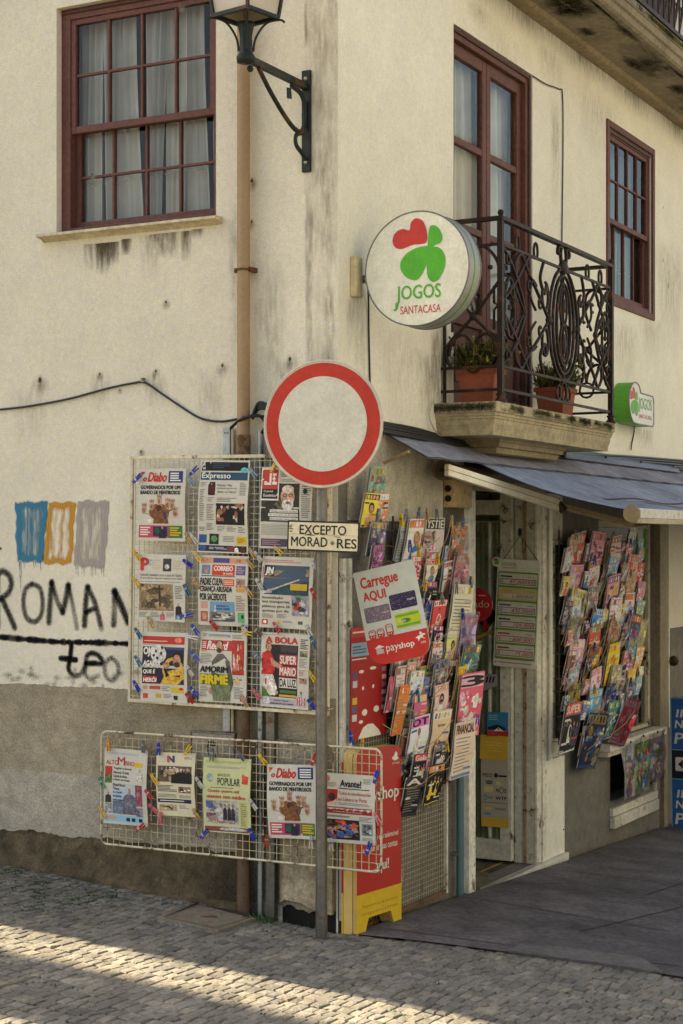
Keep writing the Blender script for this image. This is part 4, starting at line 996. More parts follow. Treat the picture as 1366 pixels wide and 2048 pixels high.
m = MB(); x, z = plane_local(M1, 347, 1415, BO); m.tube([(x, -.005, z + .03), (x, -.015, z), (x + .003, -.02, z - .012), (x, -.006, z - .016)], .003, 5, 'rusty', srgb(150, 110, 70)); m.build('hook', t)
m = MB(); x, z = plane_local(M1, 648, 1425, .13)
for k in range(5): m.tube(smooth_path([(x, -.02, z), (x + random.Random(k).uniform(-.03, .03), -.05, z + random.Random(k + 5).uniform(-.02, .03)), (x + random.Random(k + 9).uniform(-.03, .01), -.055, z - random.Random(k).uniform(.01, .05))], 5), .0022, 5, 'cloth', srgb(206, 190, 150))
m.tube(smooth_path([(x + .04, .0, z + .02), (x + .01, -.06, z + .015), (x - .05, -.06, z + .01), (x - .07, -.0, z + .01)], 5), .0025, 5, 'cloth', srgb(206, 190, 150)); m.build('string', M=M1, label='knotted pale string tying the tall wire board to the post', cat='string')
M2, w2f, h2 = pf((203, 1462), (763, 1499), (203, 1687), BO)
t = thing('newspaper_rack', 'low rusty wire rack with rounded corners and five newspapers', 'display rack', M2)
m = MB(); w2 = w2f / 2
m.tube([(x, 0, z) for x, z in rrect(-w2, 0, w2, h2, .04)], .0065, 6, 'rusty', CRM, True); m.build('frame', t)
m = MB(); wires(m, w2, h2, .0415, .0455, .0019, srgb(186, 170, 132), 'rusty'); m.build('wire_mesh', t)
# ================================================================== NEWSPAPERS
PAP = srgb(200, 194, 178); INK = srgb(34, 32, 36); GREY = srgb(128, 124, 118); LRED = srgb(188, 52, 44); NAVY = srgb(40, 56, 110); SKIN = srgb(190, 140, 112)
class Page:
    def __init__(s, w_, h_, seed, paper=PAP, bend=.006):
        s.w, s.h = w_, h_; s.r = random.Random(seed); s.mb = MB(); s.b = bend; s.mk = 'halftone'; s.ph = s.r.uniform(0, 6); s.k = 0
        s.cr = [s.r.uniform(-.012, .004) for _ in range(4)]
        for o_ in (0.0, .003):
            s.mb.surf(lambda i, j: s.pt(i, 1 - j, -o_ / .0004) , 8, 10, 'print', paper)
    def pt(s, x, y, l):
        yy = -.007 * (1 - abs(y - .5) * 2) + s.b * math.sin(x * 5 + s.ph) * math.sin(y * 3.6 + s.ph) + .35 * s.b * math.cos(y * 7)
        c = s.cr; yy += c[0] * max(0, .35 - x) * max(0, .35 - y) * 8 + c[1] * max(0, x - .65) * max(0, .35 - y) * 8 + c[2] * max(0, .35 - x) * max(0, y - .65) * 8 + c[3] * max(0, x - .65) * max(0, y - .65) * 8
        return ((x - .5) * s.w, yy - .0004 * l - .0005, (1 - y) * s.h)
    def rect(s, x0, y0, x1, y1, col, l=1, mk='print'):
        nx = 1 + int((x1 - x0) * 8); ny = 1 + int((y1 - y0) * 8)
        s.mb.surf(lambda i, j: s.pt(x0 + (x1 - x0) * i, y1 + (y0 - y1) * j, l), nx, ny, mk, col)
    def poly(s, pts, col, l=2):
        s.mb.add([s.pt(x, y, l) for x, y in pts], [tuple(range(len(pts)))], s.mk, col)
    def blob(s, cx, cy, rx, ry, col, l=2, n=12):
        s.poly([(cx + rx * math.cos(-2 * math.pi * k / n), cy + ry * math.sin(-2 * math.pi * k / n)) for k in range(n)][::1], col, l)
    def text(s, st, x0, y0, x1, y1, col=INK, bold=.03, shear=0, l=4):
        s.mb.text(st, x0, y1, x1, y0, 0, 'print', col, bold, shear, fn=lambda x, y, z: s.pt(x, z, l))
    def lines(s, x0, y0, x1, y1, n, col=GREY, fill=.5):
        for k in range(n):
            y = y0 + (y1 - y0) * (k + .25) / n; e = x1 - (x1 - x0) * s.r.choice((0, 0, .06, .2, .35))
            s.rect(x0, y, e, y + (y1 - y0) / n * fill, col, 2)
    def photo(s, x0, y0, x1, y1, cols, n=22, l=2):
        s.rect(x0, y0, x1, y1, cols[0], l, 'halftone')
        for k in range(n):
            rx = s.r.uniform(.04, .2) * (x1 - x0); ry = s.r.uniform(.04, .2) * (y1 - y0); cx = s.r.uniform(x0 + rx, x1 - rx); cy = s.r.uniform(y0 + ry, y1 - ry)
            if s.r.random() < .6: s.blob(cx, cy, rx, ry, s.r.choice(cols[1:]), l + 1 + k * .04, 8)
            else: s.poly([(cx - rx, cy - ry * .7), (cx - rx * .7, cy + ry), (cx + rx, cy + ry * .6), (cx + rx * .6, cy - ry)][::1], s.r.choice(cols[1:]), l + 1 + k * .04)
    def person(s, cx, top, hgt, hw, cloth, hair=INK, skin=SKIN, l=4):
        hr = hgt * .11
        s.poly([(cx - hw, top + hgt), (cx + hw, top + hgt), (cx + hw * .9, top + hgt * .36), (cx + hw * .35, top + hgt * .25), (cx - hw * .35, top + hgt * .25), (cx - hw * .9, top + hgt * .36)][::1], cloth, l)
        s.blob(cx, top + hr * .95, hr * .88, hr, hair, l + .5); s.blob(cx, top + hr * 1.25, hr * .72, hr * .95, skin, l + 1)
        s.blob(cx, top + hr * 1.8, hr * .5, hr * .35, tuple(c * .55 for c in skin[:3]) + (1,), l + 1.3, 8)
        for e in (-.28, .28): s.blob(cx + e * hr, top + hr * 1.05, hr * .12, hr * .09, INK, l + 1.4, 6)
    def done(s, name, M, lab, cat='newspaper', group=None): return s.mb.build(name, M=M, label=lab, cat=cat, group=group)
def page(TL, TR, BL, seed, off=BO + .012, **kw):
    M, w_, h_ = pf(TL, TR, BL, off); return Page(w_, h_, seed, **kw), M
W_ = srgb(226, 220, 206); YEL = srgb(212, 172, 44); BRN = srgb(128, 82, 52)
NG = 'newspapers pegged to the wire racks'
def diabo(P):
    P.poly([(.035, .045), (.13, .045), (.045, .11)], LRED); P.text('o', .09, .125, .16, .175, LRED, .05, .25); P.text('Diabo', .19, .055, .60, .18, LRED, .045, .3)
    P.rect(.64, .035, .94, .195, NAVY); P.lines(.68, .05, .90, .18, 4, W_, .55)
    P.text('GOVERNADOS POR UM', .05, .235, .90, .285, INK, .05); P.text('BANDO DE MENTIROSOS', .05, .305, .90, .355, INK, .05)
    P.blob(.46, .60, .22, .12, BRN); P.poly([(.33, .76), (.65, .76), (.60, .52), (.40, .5)], BRN, 2.5)
    for x, y, q in ((.46, .43, 1), (.30, .50, .85), (.64, .48, .9), (.74, .49, .85), (.14, .55, .9), (.80, .60, .9)):
        P.blob(x, y + .02, .06 * q, .07 * q, srgb(186, 146, 122), 3); P.blob(x, y + .025, .03, .03, srgb(150, 104, 82), 4, 8); P.poly([(x - .05, y - .03), (x + .05, y - .03), (x + .055, y - .075), (x + .02, y - .05), (x, y - .085), (x - .02, y - .05), (x - .05, y - .075)], srgb(160, 118, 96), 4)
        P.poly([(x - .03, y + .07), (.42, .66), (.50, .66), (x + .03, y + .07)], BRN, 2.3)
    P.blob(.46, .55, .06, .05, srgb(86, 56, 40), 4.2); P.rect(.22, .70, .30, .75, W_, 4); P.rect(.56, .60, .60, .70, NAVY, 4.5)
    P.rect(.04, .785, .64, .955, srgb(190, 70, 92)); P.lines(.07, .80, .27, .93, 4, W_, .5); P.rect(.33, .80, .62, .935, srgb(44, 46, 84), 3); P.blob(.40, .86, .06, .05, srgb(40, 86, 60), 3.4); P.person(.52, .80, .16, .07, srgb(36, 36, 44), srgb(190, 186, 180), l=4)
    P.rect(.64, .785, .94, .955, srgb(66, 112, 54)); P.lines(.67, .80, .91, .93, 4, YEL, .55)
P, M = page((278, 937), (373, 937), (278, 1081), 1); diabo(P); P.done('newspaper', M, 'red script masthead over a many-headed cartoon, top left of the tall board', group=NG)
P, M = page((401, 920), (501, 921), (396, 1104), 2, bend=.010)
P.rect(.03, .02, .97, .115, srgb(18, 20, 24)); P.text('A', .06, .03, .10, .06, W_); P.text('BS', .06, .075, .11, .10, W_); P.lines(.25, .03, .62, .09, 3, srgb(60, 70, 96), .4); P.blob(.90, .105, .08, .03, srgb(96, 160, 170), 3)
P.rect(.02, .13, .97, .215, srgb(38, 74, 96)); P.text('Expresso', .05, .138, .62, .212, W_, .02)
P.lines(.03, .235, .15, .29, 4); P.lines(.03, .31, .12, .66, 18); P.rect(.18, .235, .32, .37, srgb(44, 30, 30)); P.person(.25, .24, .14, .06, srgb(80, 26, 30), l=3.5)
for k, tx in enumerate(('Marcelo: "Não', 'pretendo que me vão', 'deixar no Palácio"')): P.text(tx, .36, .255 + k * .035, .36 + (.40 if k else .30), .282 + k * .035, srgb(70, 66, 66), .0)
P.lines(.82, .235, .95, .38, 8); P.lines(.18, .40, .30, .45, 3); P.lines(.36, .40, .78, .45, 3); P.lines(.16, .47, .30, .65, 10, srgb(150, 120, 112)); P.lines(.16, .68, .30, .76, 5)
P.photo(.34, .465, .94, .695, [srgb(22, 20, 22), srgb(150, 96, 66), srgb(70, 48, 40), srgb(190, 170, 150), srgb(30, 28, 32)], 12); P.person(.60, .48, .21, .1, srgb(16, 16, 18), srgb(150, 110, 70), l=5); P.person(.86, .49, .2, .07, srgb(18, 18, 20), l=5)
P.lines(.03, .72, .14, .77, 3); P.lines(.36, .71, .52, .77, 4); P.lines(.56, .71, .76, .77, 4); P.lines(.80, .71, .94, .78, 4)
P.rect(.03, .805, .17, .895, srgb(48, 84, 140)); P.rect(.22, .795, .40, .91, srgb(40, 44, 38)); P.blob(.31, .85, .06, .035, srgb(90, 150, 80), 3); P.lines(.48, .815, .72, .88, 4); P.rect(.76, .82, .97, .905, YEL); P.lines(.79, .835, .94, .89, 3, srgb(150, 120, 40))
P.rect(.02, .92, .97, .985, srgb(38, 40, 60)); P.blob(.1, .95, .07, .028, srgb(50, 80, 150), 3); P.lines(.22, .935, .66, .965, 2, srgb(180, 180, 190)); P.rect(.58, .93, .74, .975, srgb(130, 50, 56), 3); P.person(.77, .922, .07, .04, W_, l=4); P.person(.90, .922, .07, .05, srgb(90, 40, 40), l=4)
P.done('newspaper', M, 'broadsheet with teal masthead band, top middle of the tall board', group=NG)
P, M = page((524, 934), (627, 935), (522, 1096), 3)
P.photo(.02, .20, .76, .67, [srgb(52, 50, 40), srgb(74, 70, 50), srgb(42, 40, 36), srgb(100, 92, 64)], 14)
P.poly([(.30, .67), (.76, .67), (.74, .56), (.62, .52), (.46, .52), (.34, .58)], srgb(64, 64, 70), 5); P.blob(.54, .36, .135, .135, srgb(196, 150, 126), 6, 16); P.blob(.54, .27, .12, .05, srgb(206, 186, 170), 6.2); P.blob(.54, .46, .115, .075, srgb(206, 200, 192), 6.5); P.blob(.54, .435, .045, .018, srgb(150, 90, 80), 7, 8)
for e in (.485, .595): P.blob(e, .345, .045, .022, INK, 7); P.blob(e, .345, .035, .015, srgb(170, 130, 112), 7.4, 8)
P.rect(.0, .02, .36, .41, W_, 8.8); P.rect(.02, .03, .34, .27, srgb(190, 62, 54), 9.2); P.rect(.02, .27, .34, .39, srgb(38, 36, 38), 9.2); P.text('O Jornal', .06, .285, .24, .315, W_, .02, 0, 11); P.text('Económico', .06, .33, .30, .365, W_, .02, 0, 11)
for q in ((.16, .075, .20, .22), (.08, .19, .20, .22), (.06, .175, .11, .22), (.22, .075, .30, .105), (.22, .13, .28, .155), (.22, .18, .315, .215), (.24, .075, .265, .2)): P.rect(*q, W_, 11)
P.lines(.39, .05, .62, .12, 3, INK); P.lines(.40, .145, .95, .18, 2); P.lines(.80, .22, .97, .62, 16); P.blob(.87, .29, .04, .035, INK, 3)
for k in range(3): P.rect(.20 - .03 * (k == 1), .52 + k * .048, .74, .556 + k * .048, W_, 9); P.lines(.22, .528 + k * .048, .72, .548 + k * .048, 1, srgb(70, 66, 66), .9) if False else P.text(('"Onde estarão todos', 'as energias na Europa', 'têm muito mais caro"')[k], .20, .526 + k * .048, .72, .55 + k * .048, srgb(90, 84, 80), 0, 0, 11)
P.lines(.03, .70, .97, .84, 7, srgb(168, 160, 148)); P.rect(.03, .88, .60, .975, srgb(86, 70, 86)); P.lines(.06, .89, .4, .96, 3, srgb(160, 130, 140))
P.done('newspaper', M, 'paper showing a bearded man in glasses, beneath the round sign', group=NG)
P, M = page((279, 1108), (373, 1110), (278, 1241), 4)
P.text('P', .05, .06, .20, .24, srgb(196, 60, 52), .05); P.blob(.24, .12, .04, .05, srgb(140, 190, 186)); P.rect(.52, .06, .70, .25, srgb(60, 56, 56)); P.blob(.61, .18, .05, .04, srgb(190, 186, 182), 3); P.lines(.28, .07, .48, .22, 4, srgb(200, 172, 140)); P.lines(.74, .08, .95, .22, 4, srgb(200, 172, 140))
P.text('Incêndio inundado cerca à maca do Gerês', .04, .285, .92, .325, srgb(70, 64, 62), 0); P.text('Durou 85 de meias ou queimou em 2022', .04, .34, .94, .375, srgb(70, 64, 62), 0); P.lines(.04, .40, .94, .415, 1)
P.photo(.03, .44, .74, .84, [srgb(150, 124, 92), srgb(98, 82, 62), srgb(74, 66, 50), srgb(176, 150, 112), srgb(110, 96, 80)], 26); P.poly([(.05, .46), (.50, .72), (.55, .70), (.1, .44)], srgb(66, 54, 48), 5); P.rect(.44, .46, .475, .78, srgb(60, 52, 46), 5); P.rect(.38, .50, .54, .525, srgb(60, 52, 46), 5)
P.lines(.78, .46, .94, .66, 8); P.person(.85, .72, .16, .07, srgb(36, 34, 38), l=3); P.lines(.03, .86, .22, .94, 4); P.lines(.26, .86, .44, .94, 4); P.person(.50, .85, .13, .05, srgb(200, 96, 120), srgb(120, 80, 50), l=3); P.lines(.58, .86, .74, .94, 4); P.rect(.78, .85, .94, .96, srgb(70, 60, 110)); P.blob(.84, .93, .04, .03, srgb(120, 190, 200), 3)
P.done('newspaper', M, 'paper with a large red P above a brown landscape photo', group=NG)
P, M = page((399, 1110), (498, 1113), (397, 1249), 5)
P.rect(.03, .03, .95, .11, srgb(206, 150, 116)); P.rect(.28, .035, .62, .10, srgb(74, 70, 130), 3); P.blob(.12, .075, .06, .03, SKIN, 3); P.blob(.8, .07, .07, .03, SKIN, 3)
P.rect(.05, .14, .22, .27, srgb(90, 130, 160)); P.blob(.15, .21, .04, .05, srgb(190, 130, 110), 3); P.rect(.26, .13, .74, .28, srgb(200, 62, 40)); P.text('CORREIO', .30, .15, .70, .215, W_, .05); P.text('da manhã', .50, .235, .70, .265, W_, .02); P.rect(.77, .14, .95, .27, srgb(84, 88, 140)); P.lines(.79, .155, .93, .25, 3, srgb(190, 140, 130))
P.rect(.05, .285, .75, .30, srgb(110, 90, 60))
P.text('PADRE CULPA', .04, .325, .50, .425, INK, .04); P.text('CRIANÇA ABUSADA', .04, .44, .70, .535, INK, .04); P.text('POR SACERDOTE', .04, .545, .58, .64, INK, .04); P.rect(.51, .33, .74, .43, srgb(200, 76, 50)); P.lines(.53, .345, .72, .415, 3, srgb(232, 190, 160))
P.photo(.78, .32, .95, .45, [srgb(170, 130, 110), srgb(110, 80, 70), srgb(200, 170, 150)], 6); P.rect(.78, .46, .95, .51, srgb(206, 150, 60)); P.lines(.77, .56, .95, .78, 9, srgb(150, 120, 112)); P.rect(.79, .80, .93, .95, srgb(96, 170, 104)); P.blob(.89, .86, .025, .03, INK, 3)
P.rect(.24, .655, .74, .93, srgb(110, 152, 184)); P.text('FAMÍLIAS E', .38, .70, .62, .73, srgb(50, 60, 96), .02); P.text('OUTRA CAMPO', .36, .745, .64, .775, srgb(50, 60, 96), .02)
P.photo(.24, .80, .74, .94, [srgb(120, 124, 116), srgb(176, 166, 130), srgb(70, 76, 96), srgb(200, 190, 170), srgb(60, 60, 70)], 26, 4); P.poly([(.32, .80), (.38, .80), (.35, .66)], srgb(190, 190, 186), 4); P.rect(.05, .66, .2, .76, srgb(200, 150, 140)); P.rect(.05, .80, .2, .95, srgb(176, 88, 80)); P.blob(.13, .87, .05, .05, srgb(200, 150, 120), 3)
P.done('newspaper', M, 'tabloid with red masthead box over a three-line black headline', group=NG)
P, M = page((524, 1112), (628, 1116), (520, 1254), 6)
P.lines(.05, .04, .95, .09, 2, srgb(190, 120, 110)); P.rect(.02, .14, .04, .30, LRED); P.rect(.05, .12, .93, .53, srgb(70, 86, 104)); P.poly([(.05, .20), (.40, .19), (.93, .16), (.93, .26), (.5, .30), (.05, .30)], srgb(150, 124, 92), 3); P.poly([(.20, .53), (.30, .40), (.93, .33), (.93, .53)], srgb(44, 70, 74), 3); P.poly([(.05, .50), (.75, .30), (.76, .315), (.06, .53)], srgb(186, 180, 170), 5)
P.rect(.06, .13, .26, .28, srgb(30, 44, 70), 5); P.text('JN', .08, .15, .24, .265, W_, .05, .15, 7); P.rect(.58, .37, .90, .46, srgb(200, 166, 50), 5); P.lines(.60, .38, .88, .45, 2, srgb(120, 96, 40))
for k, tx in enumerate(('Insatisfação', 'nos transportes', 'públicos gera 28', 'queixas por dia')): P.text(tx, .05, .555 + k * .062, (.44, .56, .56, .54)[k], .60 + k * .062, INK, .01)
P.photo(.60, .52, .94, .82, [srgb(150, 146, 150), srgb(60, 60, 66), srgb(190, 60, 50), srgb(90, 150, 70), srgb(200, 190, 180), srgb(90, 90, 120)], 22); P.lines(.05, .80, .25, .86, 4); P.lines(.32, .80, .5, .86, 4); P.rect(.05, .88, .16, .955, srgb(196, 80, 66)); P.blob(.36, .915, .03, .025, YEL); P.lines(.42, .89, .66, .92, 2); P.rect(.72, .89, .82, .935, srgb(90, 90, 60)); P.blob(.105, .918, .03, .025, W_, 3)
P.done('newspaper', M, 'paper with an aerial photo of a bridge over water', group=NG)
P, M = page((284, 1263), (376, 1266), (281, 1402), 7)
P.rect(.03, .06, .93, .17, srgb(184, 56, 48)); P.lines(.06, .115, .6, .14, 1, srgb(230, 190, 170)); P.blob(.80, .11, .08, .04, srgb(210, 120, 96), 3); P.lines(.03, .18, .9, .19, 1)
P.rect(.03, .21, .93, .74, srgb(44, 44, 58)); P.rect(.55, .22, .93, .24, srgb(60, 80, 150), 3); P.blob(.70, .55, .24, .20, srgb(206, 164, 64), 3.4); P.poly([(.40, .74), (.55, .56), (.75, .52), (.93, .50), (.93, .66), (.6, .74)], srgb(208, 168, 66), 3.5); P.poly([(.5, .50), (.62, .62), (.86, .60), (.80, .68), (.54, .68)], srgb(26, 24, 26), 5); P.blob(.80, .36, .11, .09, srgb(34, 26, 24), 4); P.blob(.78, .40, .085, .09, srgb(178, 124, 98), 5); P.blob(.78, .455, .07, .04, srgb(70, 48, 40), 6)
P.blob(.38, .31, .17, .13, srgb(206, 204, 196), 5, 16)
for x, y in ((.32, .27), (.44, .30), (.36, .37), (.46, .22), (.28, .33)): P.blob(x, y, .032, .026, srgb(60, 60, 60), 6, 6)
P.blob(.55, .47, .07, .05, srgb(190, 136, 110), 6)
P.text('OJO', .06, .22, .30, .35, W_, .05, 0, 7); P.text('AGARRA', .06, .41, .42, .485, W_, .05, .12, 7); P.rect(.05, .515, .33, .60, srgb(34, 34, 40), 6); P.text('QUE É', .06, .525, .31, .60, W_, .05, .12, 7); P.rect(.05, .63, .34, .72, srgb(186, 50, 46), 6); P.text('HERÓI', .06, .64, .33, .715, W_, .05, .12, 7)
P.rect(.05, .77, .14, .82, srgb(200, 140, 110)); P.rect(.18, .77, .40, .82, srgb(180, 84, 70)); P.lines(.43, .77, .6, .84, 3); P.rect(.62, .78, .92, .86, srgb(206, 176, 60)); P.blob(.86, .80, .05, .02, LRED, 3); P.rect(.05, .88, .15, .95, srgb(196, 70, 60)); P.rect(.30, .88, .42, .94, srgb(206, 150, 60)); P.lines(.46, .88, .64, .94, 3); P.rect(.68, .90, .78, .96, INK)
P.done('newspaper', M, 'sports paper with a goalkeeper in yellow holding a ball', group=NG)
P, M = page((400, 1262), (495, 1266), (397, 1402), 8)
P.lines(.05, .03, .14, .07, 2); P.rect(.17, .035, .66, .075, srgb(120, 140, 190)); P.rect(.2, .06, .6, .075, YEL, 3); P.lines(.7, .03, .92, .09, 3)
P.rect(.03, .12, .70, .265, srgb(190, 58, 60)); P.rect(.03, .27, .16, .29, srgb(180, 160, 50)); P.lines(.05, .14, .15, .24, 4, W_); P.text('Record', .16, .135, .62, .25, W_, .04, .3); P.rect(.70, .11, .95, .60, srgb(176, 52, 48)); P.photo(.71, .13, .94, .58, [srgb(180, 60, 52), srgb(200, 110, 90), srgb(206, 150, 70), srgb(210, 190, 170)], 12, 3)
P.lines(.03, .31, .27, .46, 7); P.poly([(.26, .72), (.70, .72), (.66, .42), (.52, .31), (.40, .31), (.28, .42)], srgb(100, 92, 88), 5); P.poly([(.56, .40), (.66, .42), (.72, .72), (.66, .84), (.58, .80), (.62, .66)], srgb(96, 88, 84), 5.4); P.poly([(.25, .72), (.66, .72), (.64, .98), (.30, .98)], srgb(112, 122, 92), 5.2); P.blob(.60, .80, .06, .04, SKIN, 6); P.blob(.24, .84, .03, .05, SKIN, 6)
P.blob(.43, .175, .085, .06, srgb(40, 32, 30), 6); P.blob(.43, .21, .072, .085, srgb(186, 140, 114), 7); P.blob(.43, .262, .06, .035, srgb(70, 50, 42), 8)
P.text('AMORIM', .04, .49, .62, .575, srgb(42, 38, 38), .05, .08, 10); P.rect(.03, .60, .63, .75, srgb(52, 96, 50), 9); P.text('FIRME', .05, .615, .61, .74, srgb(216, 186, 40), .06, .05, 11)
P.lines(.03, .77, .2, .93, 7); P.lines(.72, .65, .95, .68, 1, NAVY); P.blob(.80, .69, .05, .06, srgb(200, 170, 120), 3); P.lines(.72, .77, .93, .94, 8); P.rect(.86, .88, .95, .97, srgb(180, 70, 66))
P.done('newspaper', M, 'sports paper with a standing man in a grey hoodie', group=NG)
P, M = page((524, 1264), (622, 1270), (519, 1412), 9)
P.lines(.06, .02, .6, .03, 1); P.rect(.17, .155, .76, .86, srgb(46, 40, 44)); P.text('A BOLA', .10, .055, .74, .135, srgb(190, 56, 50), .05)
P.poly([(.03, .86), (.03, .72), (.22, .80), (.22, .86)], srgb(74, 130, 60), 3); P.poly([(.03, .28), (.18, .22), (.26, .34), (.30, .50), (.24, .58), (.03, .56)], srgb(196, 54, 48), 4); P.poly([(.20, .33), (.40, .42), (.54, .47), (.50, .51), (.22, .43)], SKIN, 4.5); P.poly([(.05, .56), (.26, .56), (.34, .74), (.30, .84), (.18, .84), (.06, .70)], srgb(216, 206, 196), 4.2); P.blob(.15, .18, .06, .055, srgb(150, 100, 60), 5); P.blob(.17, .20, .045, .05, SKIN, 6); P.blob(.30, .80, .06, .03, SKIN, 4.6); P.rect(.10, .62, .13, .80, LRED, 5)
for k, (tx, bgc, fc) in enumerate((('SUPER', srgb(192, 62, 56), W_), ('MARIO', srgb(192, 62, 56), W_), ('DA LUZ', srgb(222, 214, 198), INK))): P.rect(.38, .285 + k * .155, .75, .42 + k * .155, bgc, 5); P.text(tx, .395, .30 + k * .155, .735, .405 + k * .155, fc, .03, 0, 7)
P.rect(.40, .16, .74, .25, srgb(70, 62, 62), 3); P.lines(.42, .17, .73, .24, 3, srgb(200, 190, 160)); P.rect(.40, .76, .74, .80, srgb(78, 116, 60), 5); P.rect(.38, .82, .74, .85, srgb(206, 160, 60), 5)
P.lines(.80, .06, .96, .2, 6, INK); P.photo(.80, .22, .96, .30, [srgb(110, 110, 90), srgb(190, 160, 80), INK], 5); P.lines(.80, .32, .95, .44, 6); P.photo(.80, .58, .96, .66, [srgb(190, 140, 120), INK, srgb(160, 80, 70)], 5); P.lines(.80, .47, .94, .55, 4, srgb(170, 120, 112))
P.rect(.03, .88, .76, .965, srgb(176, 166, 176)); P.blob(.13, .905, .09, .055, srgb(200, 194, 200), 3); P.text('JOÃO FELIX', .28, .89, .58, .918, srgb(80, 66, 120), .03, .1); P.text('QUER SAIR DO ATL. MADRID', .20, .935, .68, .96, INK, .03)
P.person(.84, .76, .2, .11, srgb(200, 190, 186), INK, l=4)
for k in range(4): P.rect(.755 + k * .05, .84, .775 + k * .05, .95, LRED, 5)
P.done('newspaper', M, 'sports paper with a footballer in red beside stacked headline boxes', group=NG)
P, M = page((210, 1495), (296, 1502), (208, 1645), 10, off=BO + .014)
P.lines(.05, .05, .8, .08, 2, srgb(160, 170, 180)); P.text('ALTO', .04, .155, .31, .215, srgb(176, 50, 48), .01); P.text('M', .30, .11, .47, .215, srgb(176, 50, 48), .01); P.text('INHO', .47, .155, .70, .215, srgb(176, 50, 48), .01); P.rect(.70, .165, .90, .225, YEL)
P.rect(.02, .24, .18, .35, srgb(188, 60, 50)); P.photo(.02, .35, .18, .46, [srgb(90, 116, 60), srgb(130, 150, 80), srgb(70, 80, 50)], 6)
for k, tx in enumerate(('Tragédia na Estrada', 'Nacional 13 ainda', 'Cartola de Abreu', 'é Viadro em choque')): P.text(tx, .21, .245 + k * .05, (.64, .58, .54, .61)[k], .28 + k * .05, INK, .02)
P.rect(.20, .46, .72, .86, srgb(172, 190, 206)); P.poly([(.20, .86), (.20, .70), (.40, .68), (.72, .72), (.72, .86)], srgb(110, 124, 140), 3)
for k, tx in enumerate(('Daniel Bruno', '"Viana', 'é o capital', 'do distrito,', 'gosto trabalhe"')): P.text(tx, .21, .46 + k * .05, (.50, .36, .42, .42, .48)[k], .495 + k * .05, INK, .02, 0, 6)
P.person(.60, .50, .36, .16, srgb(110, 104, 116), srgb(206, 186, 170), srgb(196, 134, 112), 5); P.person(.84, .25, .16, .07, srgb(186, 180, 172), srgb(130, 126, 122), srgb(176, 170, 164), 4); P.photo(.74, .46, .90, .74, [srgb(150, 84, 96), srgb(176, 120, 120), srgb(120, 60, 70)], 8); P.photo(.74, .76, .90, .88, [srgb(150, 140, 150), srgb(90, 90, 100)], 5)
P.person(.10, .58, .14, .07, srgb(60, 50, 46), srgb(50, 36, 30), l=4); P.photo(.03, .73, .18, .86, [srgb(130, 130, 130), srgb(90, 90, 90), srgb(180, 180, 176)], 6); P.rect(.03, .88, .90, .965, srgb(140, 186, 206)); P.rect(.06, .89, .28, .93, srgb(206, 150, 110), 3)
for x in (.52, .64, .80): P.rect(x, .905, x + .08, .95, INK, 3)
P.done('newspaper', M, 'regional paper with an older man outdoors, leftmost on the low rack', group=NG)
P, M = page((313, 1504), (390, 1507), (313, 1630), 11, off=BO + .014, paper=srgb(212, 200, 168))
P.text('N', .30, .05, .46, .15, srgb(70, 60, 120), .06); P.poly([(.30, .05), (.345, .05), (.345, .15), (.30, .15)], srgb(190, 70, 60), 6); P.lines(.72, .06, .92, .1, 2); P.photo(.04, .21, .92, .46, [srgb(96, 80, 62), srgb(180, 150, 110), srgb(60, 48, 42), srgb(190, 180, 160)], 14)
for x, c in ((.46, 1), (.60, .9), (.72, 1), (.86, .95)): P.person(x, .24, .24, .08, srgb(22, 22, 26), l=5)
P.lines(.05, .22, .5, .28, 2, W_); P.lines(.04, .51, .52, .62, 5, srgb(90, 84, 78)); P.photo(.56, .53, .90, .63, [srgb(150, 120, 100), INK, W_], 8); P.lines(.04, .65, .50, .71, 3); P.lines(.58, .66, .9, .71, 3); P.rect(.03, .73, .90, .79, srgb(40, 40, 66)); P.lines(.08, .745, .86, .775, 1, W_, .4); P.photo(.06, .82, .50, .92, [srgb(170, 150, 120), INK, srgb(206, 180, 130)], 9); P.lines(.56, .82, .84, .88, 3)
P.done('newspaper', M, 'small cream paper with men in dark suits on the low rack', group=NG)
P, M = page((407, 1514), (502, 1519), (405, 1662), 12, off=BO + .014, paper=srgb(196, 196, 146))
P.lines(.05, .04, .95, .07, 2, srgb(170, 170, 90)); P.lines(.08, .11, .95, .14, 2, srgb(150, 156, 150)); P.text('BARCELOS', .30, .21, .56, .245, srgb(60, 84, 50), .0); P.text('POPULAR', .30, .265, .78, .365, srgb(40, 54, 40), .01); P.blob(.14, .27, .07, .06, srgb(150, 160, 150)); P.poly([(.82, .20), (.96, .24), (.94, .34), (.82, .33)], srgb(200, 76, 56)); P.lines(.15, .39, .9, .405, 1, srgb(60, 90, 50))
P.text('Quase quatro mil', .10, .42, .76, .47, srgb(186, 66, 46), .03); P.text('utentes sem médico', .08, .49, .90, .54, srgb(186, 66, 46), .03)
P.photo(.06, .57, .74, .88, [srgb(176, 168, 158), srgb(120, 128, 160), srgb(196, 190, 184), srgb(150, 120, 110)], 16); P.poly([(.06, .57), (.26, .66), (.26, .70), (.06, .66)], srgb(90, 110, 160), 5); P.poly([(.06, .74), (.26, .74), (.26, .77), (.06, .80)], srgb(120, 80, 90), 5)
for x in (.36, .45, .54, .62): P.person(x, .61, .22, .04, (srgb(50, 44, 44), srgb(40, 40, 44), srgb(70, 50, 46), srgb(190, 186, 180))[int(x * 10) % 4], l=6)
